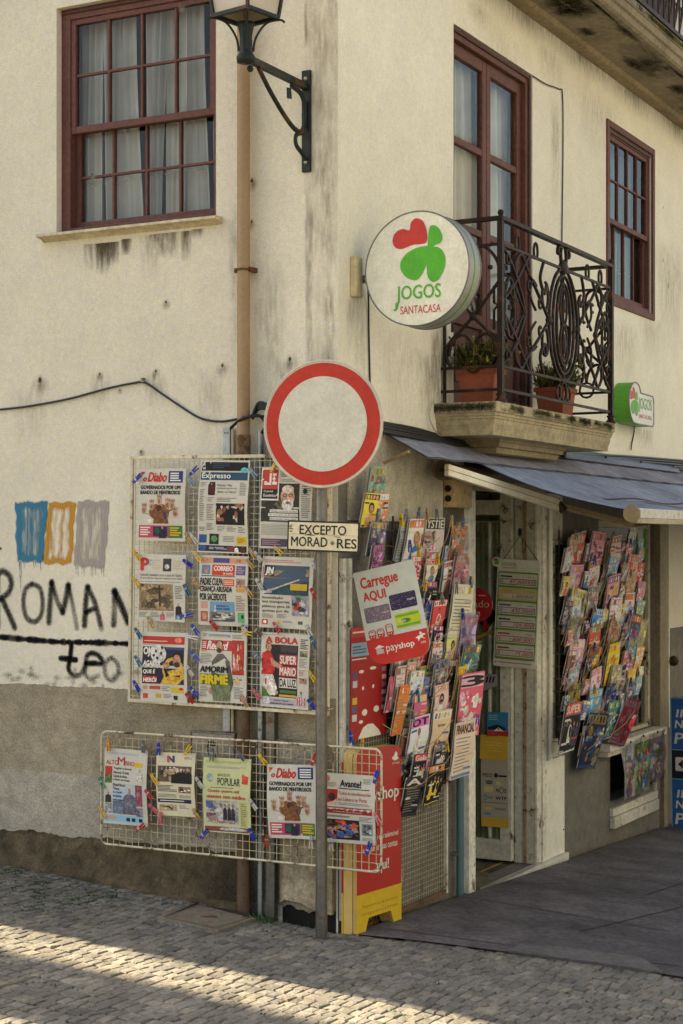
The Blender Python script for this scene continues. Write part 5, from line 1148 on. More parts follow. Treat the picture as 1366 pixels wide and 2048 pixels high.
P.text('Partilha a crise', .28, .84, .66, .87, srgb(150, 60, 50), .01, 0, 7); P.rect(.77, .57, .93, .92, srgb(186, 184, 120)); P.lines(.79, .59, .91, .9, 12, srgb(130, 130, 90)); P.rect(.03, .92, .95, .985, srgb(130, 70, 64)); P.blob(.62, .95, .3, .025, srgb(180, 176, 176), 3)
P.done('newspaper', M, 'yellow-green paper with people in a supermarket aisle, on the low rack', group=NG)
P, M = page((533, 1528), (632, 1530), (531, 1675), 13, off=BO + .014); diabo(P); P.done('newspaper', M, 'red script masthead over a many-headed cartoon, low rack beside the post', group=NG)
P, M = page((646, 1545), (751, 1552), (645, 1682), 14, off=BO + .014)
P.blob(.08, .08, .05, .05, srgb(196, 110, 90)); P.lines(.06, .13, .25, .2, 4); P.text('Avante!', .33, .09, .74, .185, INK, .04); P.lines(.78, .05, .95, .13, 4); P.lines(.30, .20, .90, .225, 1, INK); P.rect(.06, .23, .28, .44, srgb(170, 44, 40)); P.blob(.17, .34, .07, .06, srgb(60, 30, 30), 3); P.poly([(.06, .44), (.2, .40), (.28, .36), (.28, .44)], srgb(200, 170, 150), 3)
P.text('Todos às manifestações', .30, .255, .93, .31, srgb(186, 70, 60), .015); P.text('em Lisboa e no Porto', .30, .335, .86, .39, srgb(186, 70, 60), .015); P.lines(.30, .41, .92, .45, 2); P.rect(.03, .48, .95, .575, srgb(150, 36, 36)); P.text('Proposta de Orçamento do Estado não serve', .06, .49, .93, .52, W_, .0); P.text('O rejeite-se a afirma alternativa', .20, .535, .76, .56, W_, .0); P.lines(.05, .60, .55, .63, 2, INK); P.lines(.70, .60, .95, .68, 4)
P.photo(.04, .66, .70, .95, [srgb(44, 36, 34), srgb(190, 74, 56), srgb(90, 60, 50), srgb(180, 140, 120), srgb(60, 90, 150), srgb(30, 26, 26)], 34); P.blob(.40, .71, .05, .04, srgb(210, 90, 60), 6); P.blob(.60, .74, .045, .045, srgb(210, 80, 56), 6); P.photo(.74, .70, .95, .87, [srgb(120, 130, 130), srgb(70, 76, 80), srgb(180, 180, 176)], 7); P.lines(.74, .9, .95, .95, 3)
P.done('newspaper', M, 'paper with black gothic masthead and a red crowd, rightmost on the low rack', group=NG)
# ================================================================== PEGS
PEGC = {'blue': (36, 62, 170), 'yellow': (222, 178, 30), 'red': (190, 48, 48), 'white': (200, 196, 188), 'wooden': (186, 148, 92), 'grey': (110, 112, 122), 'teal': (44, 106, 138), 'pink': (206, 110, 110), 'green': (50, 140, 96), 'orange': (216, 140, 40), 'pale blue': (130, 150, 176), 'brown': (120, 84, 66)}
PEGM = {}
def peg_mesh(c):
    m = MB(); col = srgb(*PEGC[c]); L_ = .068
    for s_ in (-1, 1):
        pr = [(-L_ / 2, s_ * .0018), (-L_ * .1, s_ * .0012), (L_ / 2, s_ * .006), (L_ / 2, s_ * .0105), (0, s_ * .0095), (-L_ / 2, s_ * .0062)]
        if s_ < 0: pr = pr[::-1]
        m.prism([(x, z) for x, z in pr], -.006, .005, 'wood' if c in ('wooden', 'brown') else 'plastic', col)
    m.box(-.012, -.0072, -.0105, -.004, .0062, .0105, 'zinc', srgb(150, 150, 150))
    return m
def peg(c, M, lab, group):
    if c not in PEGM:
        o = peg_mesh(c).build('clothes_peg', M=M, label=lab, cat='clothes peg', group=group); PEGM[c] = o; return o
    o = PEGM[c].copy(); COL.objects.link(o); place(o, M); o['label'] = lab; o['group'] = group; return o
DR, UR, VT, HZ = 48, -40, 90, 8
pegs = [('blue', 274, 957, UR), ('blue', 387.5, 942, UR), ('pale blue', 381, 961, DR), ('wooden', 377, 1076, 52), ('white', 388, 1077, DR), ('yellow', 273, 1110, DR), ('yellow', 394, 1113, DR), ('blue', 375.5, 1126, 30), ('pale blue', 506, 945, DR), ('yellow', 548, 933, -60), ('yellow', 557, 1101, 40), ('wooden', 505, 1106, 52), ('white', 516, 1113, DR), ('wooden', 501, 1128, DR), ('white', 630, 1132, 40), ('yellow', 272, 1164, 52), ('wooden', 392, 1166, 52), ('teal', 373, 1180, 58), ('blue', 374, 1231, -8), ('wooden', 301, 1244, 56), ('teal', 276, 1266, 54), ('blue', 390, 1259, 50), ('red', 427.5, 1250, 42), ('white', 486, 1255, 50), ('yellow', 494, 1266, 12), ('teal', 276, 1322, 54), ('white', 386, 1275, 8), ('blue', 389, 1313, 50), ('white', 380, 1342, 56), ('blue', 273, 1372, 55), ('blue', 388, 1383, 45), ('red', 379, 1396, 44), ('wooden', 489, 1404, 58), ('wooden', 498, 1184, 50), ('white', 518, 1168, 56), ('red', 627.5, 1188, 58), ('red', 553, 1255, 55), ('white', 617, 1261, 56), ('teal', 627, 1285, 58), ('brown', 515, 1262, 46), ('grey', 514, 1314, 46), ('yellow', 624, 1352, 52), ('pink', 513, 1388, 46), ('blue', 623, 1409, 48),
  ('orange', 217, 1490, 90), ('grey', 286.5, 1493, 90), ('blue', 317, 1498, 90), ('yellow', 375.5, 1500, -55), ('green', 203, 1566, 60), ('yellow', 308.5, 1558, 50), ('yellow', 204, 1624, 62), ('red', 297.5, 1589, 42), ('pink', 306, 1617, 34), ('pink', 320.5, 1636, 95), ('red', 280, 1655, -36), ('wooden', 392, 1628, 52), ('grey', 423, 1509, 90), ('blue', 408, 1668, -45), ('white', 398, 1565, 52), ('grey', 480.5, 1511, 42), ('yellow', 525, 1518, 46), ('red', 628, 1519, -66), ('white', 506, 1609, 50), ('blue', 504, 1668, 56), ('red', 533, 1682, 97), ('white', 622, 1684, 88), ('white', 662, 1689, 84), ('blue', 752, 1554, -70), ('blue', 737, 1697, -72), ('pink', 754, 1637, 60)]
PAPERS = [('the tall board cartoon paper', 278, 937, 373, 1081), ('the teal-banded broadsheet', 399, 920, 500, 1104), ('the bearded man paper', 523, 934, 627, 1096), ('the red P paper', 279, 1108, 373, 1241), ('the red-box tabloid', 398, 1110, 498, 1249), ('the bridge photo paper', 522, 1112, 628, 1254), ('the goalkeeper paper', 282, 1263, 376, 1402), ('the grey hoodie paper', 398, 1262, 495, 1402), ('the red footballer paper', 521, 1264, 622, 1412), ('the red serif regional paper', 209, 1495, 296, 1645), ('the small cream N paper', 313, 1504, 390, 1630), ('the yellow-green paper', 406, 1514, 502, 1662), ('the low rack cartoon paper', 532, 1528, 632, 1675), ('the gothic masthead paper', 646, 1545, 751, 1682)]
seen = {}
for c, px, py, an in pegs:
    best = None
    for nm, x0, y0, x1, y1 in PAPERS:
        d = math.hypot(max(x0 - px, 0, px - x1), max(y0 - py, 0, py - y1))
        if best is None or d < best[0]: best = (d, nm, (px - x0) / (x1 - x0), (py - y0) / (y1 - y0))
    fx, fy = best[2], best[3]
    vv = 'top' if fy < .12 else 'upper' if fy < .36 else 'lower' if .64 < fy <= .9 else 'bottom' if fy > .9 else 'middle'
    hz = 'left' if fx < .3 else 'right' if fx > .7 else 'centre'
    pos = f'{vv} {hz} corner' if vv in ('top', 'bottom') and hz != 'centre' else f'{vv} edge' if hz == 'centre' else f'{vv} {hz} edge'
    lab = f'{c} clothes peg at the {pos} of {best[1]}'
    if lab in seen: lab = f'{c} clothes peg, lower of two, at the {pos} of {best[1]}'
    seen[lab] = 1
    off = BO + .028; u, v = PA(px, py, off)
    rg = random.Random(int(px * 7 + py))
    peg(c, FA(u, v, off, R(an)) @ Matrix.Rotation(R(rg.uniform(-25, 25)), 4, 'X'), lab, 'coloured clothes pegs on the newspaper racks')
# ================================================================== SHOP FRONT (parts of the building)
WHM = srgb(210, 206, 190); BEI = srgb(206, 200, 184)
m = MB(); m.box(.005, -.03, .05, .040, -.002, 1.93, 'oldpaint', WHM); m.box(.055, -.04, .05, .085, -.002, 1.93, 'oldpaint', WHM); m.build('corner_trim', root, xf=XB(), bevel=.004)
m = MB(); m.box(.10, -.012, 2.13, 1.28, -.001, 2.60, 'cement', srgb(190, 182, 162)); m.build('plaster_patch', root, xf=XB())
m = MB(); m.box(1.608, -.035, -.125, 1.705, .10, 2.33, 'oldpaint', srgb(222, 220, 206)); m.build('door_jamb', root, xf=XB(), bevel=.004, label='white painted left jamb of the shop door')
m = MB(); m.box(2.752, -.02, -.13, 2.83, .0, 2.33, 'oldpaint', BEI); m.box(2.745, .002, -.11, 2.75, .14, 2.33, 'oldpaint', srgb(190, 184, 166)); m.box(2.738, .05, -.11, 2.7449, .075, 2.33, 'rusty', srgb(150, 130, 100)); m.box(2.84, -.03, -.13, 2.90, -.001, 2.33, 'oldpaint', srgb(216, 212, 196)); m.build('door_jamb', root, xf=XB(), bevel=.004, label='weathered beige right jamb of the shop door')
m = MB(); m.box(1.61, -.03, 2.33, 2.9, .12, 2.42, 'oldpaint', srgb(150, 142, 122)); m.build('door_lintel', root, xf=XB(), bevel=.005)
m = MB(); m.box(2.91, -.022, -.135, 3.26, -.001, .555, 'sign', srgb(226, 224, 208)); m.ball((3.235, -.024, .05), .006, 'dark', srgb(40, 36, 30)); m.build('white_board', root, xf=XB())
m = MB(); m.box(2.91, -.016, .56, 3.24, -.001, 2.35, 'oldpaint', srgb(204, 198, 180)); m.cyl((2.93, -.045, .56), (2.93, -.045, 2.3), .016, 8, 'sign', srgb(220, 216, 200)); m.build('side_panel', root, xf=XB(), bevel=.003)
m = MB()
for a_, b_ in ((1.61, 2.4), (2.4, 3.26)): m.box(a_, -.05, -.135, b_ - .002, -.002, -.105, 'zinc', srgb(206, 206, 200)); m.box(a_, -.055, -.165, b_ - .002, -.051, -.11, 'sign', srgb(210, 208, 196))
m.build('threshold', root, xf=XB())
m = MB(); m.box(1.60, -.07, 2.425, 5.3, -.002, 2.565, 'wood', srgb(58, 50, 42)); m.build('shade_box', root, xf=XB(), bevel=.006)  # dark box added to deepen the shade under the awning cover
# door leaf, folded inwards: it stands across the opening
LX = lambda b: RI @ FA(0, 0, -b)
m = MB(); LB = 2.71; l0, l1 = -.44, -.135; DC = srgb(200, 196, 180)
for q in ((l0, -.095, l0 + .028, 2.42), (l1 - .085, -.095, l1, 2.42), (l0 + .028, 2.20, l1 - .085, 2.30), (l0 + .028, -.095, l1 - .085, .04), (l0 + .135, .04, l0 + .155, 2.15)): m.box(q[0], -.02, q[1], q[2], .02, q[3], 'oldpaint', DC)
leaf = m.build('shop_door', root, xf=LX(LB), bevel=.004)
m = MB(); m.box(l0 + .02, .004, .04, l1 - .08, .012, 2.16, 'oldpaint', srgb(176, 174, 136))
for k in range(7): x = l0 + .03 + k * .034; m.box(x, .0, .04, x + .017, .0039, 2.15, 'oldpaint', srgb(146, 146, 112))
m.build('blind', leaf, xf=LX(LB))
m = MB(); m.quad((l0 + .028, -.006, .05), (l1 - .085, -.006, .05), (l1 - .085, -.006, 2.15), (l0 + .028, -.006, 2.15), 'glass', (1, 1, 1, 1)); m.build('pane', leaf, xf=LX(LB))
# shop window, sills and posts
m = MB(); a, b, c, d = SW
for q in ((b - .05, c, b, d), (a, c, a + .05, d), (a + .05, d - .05, b - .05, d), (a + .05, c, b - .05, c + .03)): m.box(q[0], .03, q[1], q[2], .09, q[3], 'oldpaint', srgb(190, 180, 156))
m.box(b - .30, .04, c + .03, b - .27, .08, d - .05, 'oldpaint', srgb(110, 106, 92))
sw = m.build('shop_window', root, xf=XB(), bevel=.003)
m = MB(); m.quad((a + .05, .06, c + .03), (b - .05, .06, c + .03), (b - .05, .06, d - .05), (a + .05, .06, d - .05), 'glass', (1, 1, 1, 1)); m.build('pane', sw, xf=XB())
m = MB()
for k in range(12):
    x = a + .1 + k * .10; m.box(x, .20, c, x + .07, .21, d, 'cloth', srgb(34, 38, 34))
m.build('slat_blind', sw, xf=XB())
m = MB(); m.box(b - .34, .05, d - .30, b - .05, .055, d - .05, 'gloss', srgb(60, 150, 40)); m.prism([(b - .30, d - .30), (b - .22, d - .14), (b - .16, d - .20), (b - .12, d - .05), (b - .2, d - .05), (b - .30, d - .08)], .046, .0499, 'gloss', srgb(186, 190, 176)); m.build('green_poster', sw, xf=XB())
m = MB(); m.box(b - .20, .05, 1.28, b - .12, .054, 1.52, 'gloss', srgb(150, 160, 96)); m.box(b - .185, .047, 1.31, b - .135, .0499, 1.40, 'gloss', srgb(200, 204, 200)); m.box(b - .19, .047, 1.43, b - .13, .0499, 1.51, 'gloss', srgb(206, 170, 40)); m.build('window_sticker', sw, xf=XB())
m = MB(); m.box(a - .03, -.10, c - .06, b + .02, .02, c, 'oldpaint', srgb(204, 198, 184)); m.box(a - .02, -.08, c - .10, b, .0, c - .062, 'oldpaint', srgb(186, 176, 156)); m.build('window_sill', sw, xf=XB(), bevel=.004)
m = MB(); a, b, c, d = NW
m.box(a - .01, -.03, -.01, b + .01, .02, .05, 'oldpaint', srgb(204, 200, 186)); m.box(a - .01, -.04, -.10, b + .01, .0, -.015, 'oldpaint', srgb(196, 192, 178)); m.box(b - .02, -.02, .05, b + .01, .01, c + .1, 'oldpaint', srgb(196, 192, 178)); m.build('low_sill', root, xf=XB(), bevel=.004)
m = MB(); m.box(5.335, -.05, .50, 5.50, .02, 2.35, 'wood', srgb(126, 112, 88)); m.box(5.502, -.03, -.3, 5.60, .02, 2.35, 'wood', srgb(142, 128, 102)); m.box(5.61, -.035, .52, 5.64, .0, 2.35, 'sign', srgb(206, 200, 182)); m.build('window_post', root, xf=XB(), bevel=.004)
m = MB(); m.box(5.645, -.01, 1.32, 6.3, -.001, 2.40, 'plaster', srgb(216, 210, 192)); m.box(6.31, -.03, -.35, 6.40, -.001, 2.4, 'wood', srgb(110, 98, 80)); m.build('neighbour_wall', root, xf=XB())
m = MB(); m.ball((5.66, -.06, 1.06), .045, 'iron', srgb(44, 38, 34)); m.cyl((5.66, -.06, 1.06), (5.66, 0, 1.06), .015, 8, 'iron', srgb(60, 54, 48)); m.build('door_knob', root, xf=XB())
# ================================================================== PROJECTING ROUND SIGN
GRN = srgb(78, 168, 40); LR = srgb(196, 54, 42); SGN = srgb(226, 220, 198)
def clover(m, cx, cz, s, y, mk='sign', kx=1.0):
    f = lambda pts: [(cx + kx * s * x, cz + s * z) for x, z in pts]
    heart = smooth_path([(.22, .20), (.235, .42), (.15, .62), (.0, .68), (-.10, .60), (-.13, .47), (-.28, .50), (-.43, .44), (-.49, .30), (-.44, .17), (-.30, .12), (-.05, .18)], 5, True)
    m.prism(f(heart)[::-1] if False else f(heart)[::-1], y - .001, y, mk, LR)
    for kk, pts in enumerate(([(.255, .16), (.29, .46), (.36, .52), (.48, .46), (.56, .30), (.53, .18), (.42, .14), (.36, .10), (.28, .06)], [(.30, .12), (.05, .12), (-.18, .03), (-.31, -.12), (-.31, -.28), (-.18, -.44), (.0, -.50), (.12, -.42), (.23, -.22), (.32, -.02)], [(.30, .10), (.50, .08), (.62, -.10), (.60, -.32), (.48, -.52), (.34, -.55), (.25, -.42), (.24, -.20), (.24, .0)])):
        q_ = smooth_path(pts, 5, True); m.prism(f(q_), y - .001 - .0003 * kk, y - .0003 * kk, mk, GRN)
RB = .15
cu_, cv_ = PA(833, 537, -RB)
t = thing('round_shop_sign', 'round white illuminated-box shop sign with clover emblem, projecting over the corner', 'shop sign', FA(cu_, cv_, -RB))
rs = .295; m = MB()
m.prism(ell(0, 0, rs, rs, 64), 0, .15, 'sign', SGN, srgb(150, 150, 146))
m.tube([(x, .0, z) for x, z in ell(0, 0, rs, rs, 64)], .004, 6, 'zinc', srgb(120, 120, 116), True); m.tube([(x, .15, z) for x, z in ell(0, 0, rs, rs, 64)], .005, 6, 'zinc', srgb(120, 120, 116), True)
m.build('case', t)
m = MB()
for yy, w_ in ((.072, .012),):
    o_ = ell(0, 0, rs + .002, rs + .002, 64); n_ = 64
    m.add([(x, yy, z) for x, z in o_] + [(x, yy + w_, z) for x, z in o_], [(i, n_ + i, n_ + (i + 1) % n_, (i + 1) % n_) for i in range(n_)], 'gloss', GRN)
m.build('green_stripe', t)
m = MB(); clover(m, -.005, .075, .27, -.001); m.build('clover_emblem', t)
m = MB(); m.text('JOGOS', -.115, -.178, .138, -.085, -.0022, 'sign', GRN, .014); m.prism(smooth_path([(-.119, -.172), (-.104, -.172), (-.104, -.188), (-.112, -.208), (-.128, -.212), (-.130, -.203), (-.121, -.198)], 4, True)[::-1], -.0024, -.0014, 'sign', GRN); m.text('SANTACASA', -.092, -.232, .138, -.190, -.0022, 'sign', LR, .0); m.build('lettering', t)
m = MB(); m.cyl((-rs - .11, .075, -.02), (-rs + .01, .075, -.02), .022, 12, 'zinc', srgb(150, 150, 146)); m.build('arm', t)
m = MB(); m.box(-.038, -.04, -.11, .038, -.001, .10, 'oldpaint', srgb(206, 190, 150)); u_, v_ = PB(706, 553)
m.build('sign_mount', M=FB(u_, v_), bevel=.006, label='beige mounting box on the corner wall carrying the round sign', cat='mounting box')
# the small box sign further along
ub_, vb_ = PB(1258, 803, .13); ue_, _ = PB(1307, 803, .13)
t = thing('small_shop_sign', 'small keyhole-shaped white box sign with green side, flat against the facade right of the balcony', 'shop sign', FB(ub_, vb_, 0))
rr2 = .155; LW = ue_ - ub_; out = arc(rr2, 0, rr2, rr2, 60, 250, 20) + [(rr2 * 1.2, -rr2 * .98), (LW - .03, -rr2 * .98), (LW, -rr2 * .85), (LW, rr2 * .35), (LW - .03, rr2 * .52), (rr2 * 1.75, rr2 * .55)]
out = out[::-1] if False else out
m = MB(); m.prism(out, -.13, -.001, 'sign', srgb(222, 222, 212), srgb(86, 160, 52)); m.tube([(x, -.131, z) for x, z in out], .006, 6, 'zinc', srgb(150, 146, 150), True); m.build('case', t)
m = MB(); clover(m, .10, 0, .17, -.1312, 'sign', 1.1); m.build('clover_emblem', t)
m = MB(); m.text('JOGOS', .225, -.06, LW - .05, .05, -.1325, 'sign', GRN, .0); m.text('SANTACASA', .225, -.105, LW - .05, -.075, -.1325, 'sign', LR, .0); m.build('lettering', t)
# ================================================================== CABLES ON THE RIGHT FACADE
def cable(pts, r_, lab, col=(34, 34, 38), fac=PB, F_=FB, n=5):
    m = MB(); P_ = [(fac(x, y, o)[0], -o, fac(x, y, o)[1]) for x, y, o in pts]; M = F_(*[P_[0][0], P_[0][2]])
    m.tube(smooth_path(P_, n), r_, 6, 'plastic', srgb(*col)); m.build('cable', M=M, xf=M.inverted() @ F_(), label=lab, cat='cable')
cable([(735, 560, .05), (737, 600, .012), (738, 680, .008), (740, 765, .008), (741, 850, .02)], .005, 'thin black cable hanging straight down from the round sign')
cable([(1066, 152, .008), (1092, 168, .012), (1118, 178, .008), (1125, 190, .008), (1126, 300, .008), (1124, 470, .008), (1124, 640, .01)], .0045, 'thin dark cable running from the balcony door top and down the wall')
cable([(1268, 845, .05), (1268, 865, .01), (1264, 885, .008), (1262, 900, .02)], .005, 'short black cable below the small keyhole sign')
for k, (dy, o_) in enumerate(((0, .03), (5, .045), (10, .05), (-4, .025), (14, .06))):
    cable([(700, 838 + dy, .02), (770, 850 + dy, o_), (830, 861 + dy, o_ + .01), (880, 874 + dy * .8, o_), (960, 893 + dy * .5, o_ + .02), (1050, 905 + dy * .6, o_), (1150, 912 + dy, o_ + .02), (1260, 917 + dy, o_), (1400, 928 + dy, o_)], .009, ('topmost', 'upper', 'middle', 'outer', 'lowest')[(1, 2, 3, 0, 4)[k]] + ' black cable in the bundle running along the facade above the awning')
cable([(868, 800, .02), (858, 830, .02), (872, 865, .03), (884, 872, .03)], .004, 'thin pale cord hanging at the left end of the stone balcony', (186, 176, 150))
# ================================================================== AWNING
t = thing('awning', 'blue-grey cloth awning on folding arms over the shop front', 'awning', FB(1.3, 2.45))
AI = FB(1.3, 2.45).inverted() @ FB()
cov = MB(); NB_ = srgb(134, 134, 144)
cov.surf(lambda i, j: (.514 + 6.5 * i, -.27 * j, 2.62 - .145 * j + .004 * math.sin(i * 90)), 40, 3, 'fabric', NB_); cov.surf(lambda i, j: (.514 + 6.5 * i, -.27 * (1 - j), 2.612 - .145 * (1 - j) + .004 * math.sin(i * 90)), 40, 3, 'fabric', NB_); cov.build('cover_sheet', t, xf=AI)
fab = MB(); BLU = srgb(134, 142, 158)
def ff(lift):
    def fn(i, j):
        u = 1.28 + 6.2 * i; o = .24 + .92 * j
        return (u, -o, 2.475 - .285 * j - .045 * math.sin(math.pi * j) * (1 - .3 * i) - lift + .01 * math.sin(i * 30 + j * 2) * math.sin(math.pi * j))
    return fn
fab.surf(ff(0), 50, 14, 'fabric', BLU)
g = ff(.006); fab.surf(lambda i, j: g(i, 1 - j), 50, 14, 'fabric', BLU)
for a_, b_, cc in ((.26, .50, (96, 66, 80)), (.30, .62, (150, 146, 150)), (.34, .7, (130, 120, 118))):     # faded printed stripes
    q = ff(-.003); z0_ = .50 + (a_ - .26) * 1.6
    fab.surf(lambda i, j: q(.13 + .30 * i + (a_ - .26) * .9, z0_ + .035 * j + .02 * i), 14, 1, 'fabric', srgb(*cc))
fab.build('cloth', t, xf=AI)
m = MB(); m.box(1.28, -1.185, 2.15, 7.4, -1.13, 2.205, 'oldpaint', srgb(206, 204, 192)); m.box(1.28, -1.19, 2.12, 7.4, -1.15, 2.149, 'oldpaint', srgb(176, 166, 140)); m.build('front_bar', t, xf=AI, bevel=.004)
m = MB(); m.cyl((1.265, -1.16, 2.175), (1.28, -1.16, 2.175), .05, 10, 'oldpaint', srgb(150, 130, 96)); m.build('bar_end_cap', t, xf=AI)
m = MB(); ru = PB(884, 940, .13)[0]; rz_ = PB(884, 940, .13)[1]; m.cyl((ru + .03, -.13, rz_), (7.4, -.13, rz_), .040, 14, 'oldpaint', srgb(96, 84, 66)); m.lathe([(.0, 0), (.02, 0), (.022, .01), (.052, .012), (.058, 0), (.058, -.02)], 16, 'wood', srgb(76, 64, 50)) if False else None
m.cyl((ru, -.13, rz_), (ru + .029, -.13, rz_), .060, 20, 'wood', srgb(96, 82, 64)); m.cyl((ru - .008, -.13, rz_), (ru - .0002, -.13, rz_), .042, 16, 'wood', srgb(70, 60, 48)); m.cyl((ru - .014, -.13, rz_), (ru - .0082, -.13, rz_), .012, 12, 'wood', srgb(40, 34, 28)); m.build('roller', t, xf=AI)
def px3(px, py, off): u, v = PB(px, py, off); return (u, -off, v)
def beam(m, p, q, w_, h_, mk, col): m.tube([p, q], h_, 4, mk, col, flat=w_)
m = MB(); p0, p1 = px3(893, 940, .20), px3(1120, 1012, .50)
for dz in (-.016, .018): m.tube([(p0[0], p0[1], p0[2] + dz), (p1[0], p1[1], p1[2] + dz)], .021, 4, 'sign', srgb(232, 226, 204))
m.build('upper_arm', t, xf=AI)
m = MB(); m.cyl((p1[0] - .01, p1[1] - .03, p1[2] - .03), (p1[0] - .01, p1[1] + .02, p1[2] + .03), .025, 10, 'iron', srgb(70, 58, 46)); m.build('elbow', t, xf=AI)
m = MB(); p2 = (1.75, -1.12, 2.14); p2 = px3(1268, 1050, .9); m.tube([p1, p2], .020, 4, 'oldpaint', srgb(150, 134, 104)); m.tube([p2, (p2[0] - .05, -1.15, 2.15)], .014, 6, 'iron', srgb(110, 90, 66)); m.build('forearm', t, xf=AI)
m = MB(); q0, q1 = px3(768, 926, .05), px3(818, 903, .22); m.tube([q0, q1], .010, 4, 'oldpaint', srgb(176, 150, 110)); m.build('strut', t, xf=AI)
u0_, v0_ = PB(1112, 893, .02); u1_, _ = PB(1345, 905, .02)
m = MB(); m.add([(0, 0, 0), (u1_ - u0_, 0, 0), (u1_ - u0_, -.07, -.075), (0, -.07, -.075), (0, .003, -.006), (u1_ - u0_, .003, -.006), (u1_ - u0_, -.068, -.081), (0, -.068, -.081)], [(3, 2, 1, 0), (4, 5, 6, 7), (0, 1, 5, 4), (2, 3, 7, 6), (1, 2, 6, 5), (3, 0, 4, 7)], 'zinc', srgb(116, 114, 120))
for k in range(4): m.ball((.1 + k * (u1_ - u0_ - .2) / 3, -.036, -.030), .009, 'iron', srgb(60, 56, 54))
m.build('metal_flashing', M=FB(u0_, v0_, .02), label='strip of grey metal flashing on the wall beneath the small keyhole sign', cat='flashing')
t = thing('socket_box', 'beige wall box with two dark round holes in its side, below the awning roller', 'electrical box', FB(1.30, 2.22))
m = MB(); m.box(0, -.075, 0, .26, -.001, .165, 'oldpaint', srgb(190, 166, 120)); m.build('box', t, bevel=.006)
for z in (.11, .052):
    m = MB(); m.cyl((-.006, -.036, z), (.002, -.036, z), .020, 14, 'dark', srgb(46, 34, 26)); m.build('socket_hole', t)
# ================================================================== BALCONY PLANTERS
def planter(lab, u, o, w_, dp, h_, seed, sp):
    t = thing('planter', lab, 'planter', FB(u, BZ + .002, o), 'terracotta planters on the balcony'); r = random.Random(seed)
    m = MB(); TC = srgb(152, 84, 62); b_, tp = .80, 1.0
    P8 = [(-w_ / 2 * b_, -dp / 2 * b_, 0), (w_ / 2 * b_, -dp / 2 * b_, 0), (w_ / 2 * b_, dp / 2 * b_, 0), (-w_ / 2 * b_, dp / 2 * b_, 0), (-w_ / 2, -dp / 2, h_), (w_ / 2, -dp / 2, h_), (w_ / 2, dp / 2, h_), (-w_ / 2, dp / 2, h_)]
    m.add(P8, [(0, 3, 2, 1), (0, 1, 5, 4), (1, 2, 6, 5), (2, 3, 7, 6), (3, 0, 4, 7)], 'clay', TC)
    e = .008
    for q in ((-w_ / 2 - e, -dp / 2 - e, w_ / 2 + e, -dp / 2), (-w_ / 2 - e, dp / 2, w_ / 2 + e, dp / 2 + e), (-w_ / 2 - e, -dp / 2, -w_ / 2, dp / 2), (w_ / 2, -dp / 2, w_ / 2 + e, dp / 2)): m.box(q[0], q[1], h_ - .025, q[2], q[3], h_ + .004, 'clay', TC)
    m.build('pot', t, bevel=.003)
    m = MB(); m.quad((-w_ / 2, -dp / 2, h_ - .02), (w_ / 2, -dp / 2, h_ - .02), (w_ / 2, dp / 2, h_ - .02), (-w_ / 2, dp / 2, h_ - .02), 'rubble', srgb(60, 46, 34)); m.build('soil', t)
    m = MB()
    for k in range(420):
        bx_, by_ = r.uniform(-w_ / 2, w_ / 2), r.uniform(-dp / 2, dp / 2); H = r.uniform(.06, .25) * sp * (1 - .5 * abs(bx_) / w_); ln = Vector((r.gauss(0, .06), r.gauss(0, .06), H))
        p = Vector((bx_, by_, h_ - .02)); q = p + ln; sd = Vector((-ln.y, ln.x, 0)); sd = sd.normalized() * .006 if sd.length > 1e-6 else Vector((.006, 0, 0)); md = p.lerp(q, .55) + Vector((0, 0, .01))
        g = r.uniform(.6, 1.3); colr = (.05 * g, .075 * g, .022 * g, 1) if r.random() < .55 else (.26 * g, .23 * g, .06 * g, 1)
        m.add([p, md - sd, q, md + sd], [(0, 1, 2, 3)], 'leaf', colr)
        for _q in range(2):
            c_ = p.lerp(q, r.uniform(.4, 1)); d = Vector((r.gauss(0, 1), r.gauss(0, 1), r.gauss(0, .6))).normalized() * .03; s_ = d.cross(Vector((0, 0, 1))).normalized() * .009
            m.add([c_, c_ + d * .5 - s_, c_ + d, c_ + d * .5 + s_], [(0, 1, 2, 3)], 'leaf', colr)
    for k in range(26):
        x, y_, z = r.uniform(-w_ / 2, w_ / 2), r.uniform(-dp / 2, dp / 2), h_ + r.uniform(.0, .15) * sp
        for _q in range(4):
            d = Vector((r.gauss(0, 1), r.gauss(0, 1), r.gauss(0, 1))).normalized() * .014; s_ = d.cross(Vector((.3, .2, 1))).normalized() * .006; c_ = Vector((x, y_, z)); m.add([c_, c_ + d - s_, c_ + d * 1.4, c_ + d + s_], [(0, 1, 2, 3)], 'leaf', srgb(206, 186, 90))
    m.build('foliage', t)
planter('terracotta planter with yellow flowers at the left end of the stone balcony', 1.40, .20, .15, .24, .20, 1, 1.0)
planter('terracotta planter with sparse green stems at the right of the balcony behind the scrolls', 2.62, .20, .22, .20, .19, 2, .9)
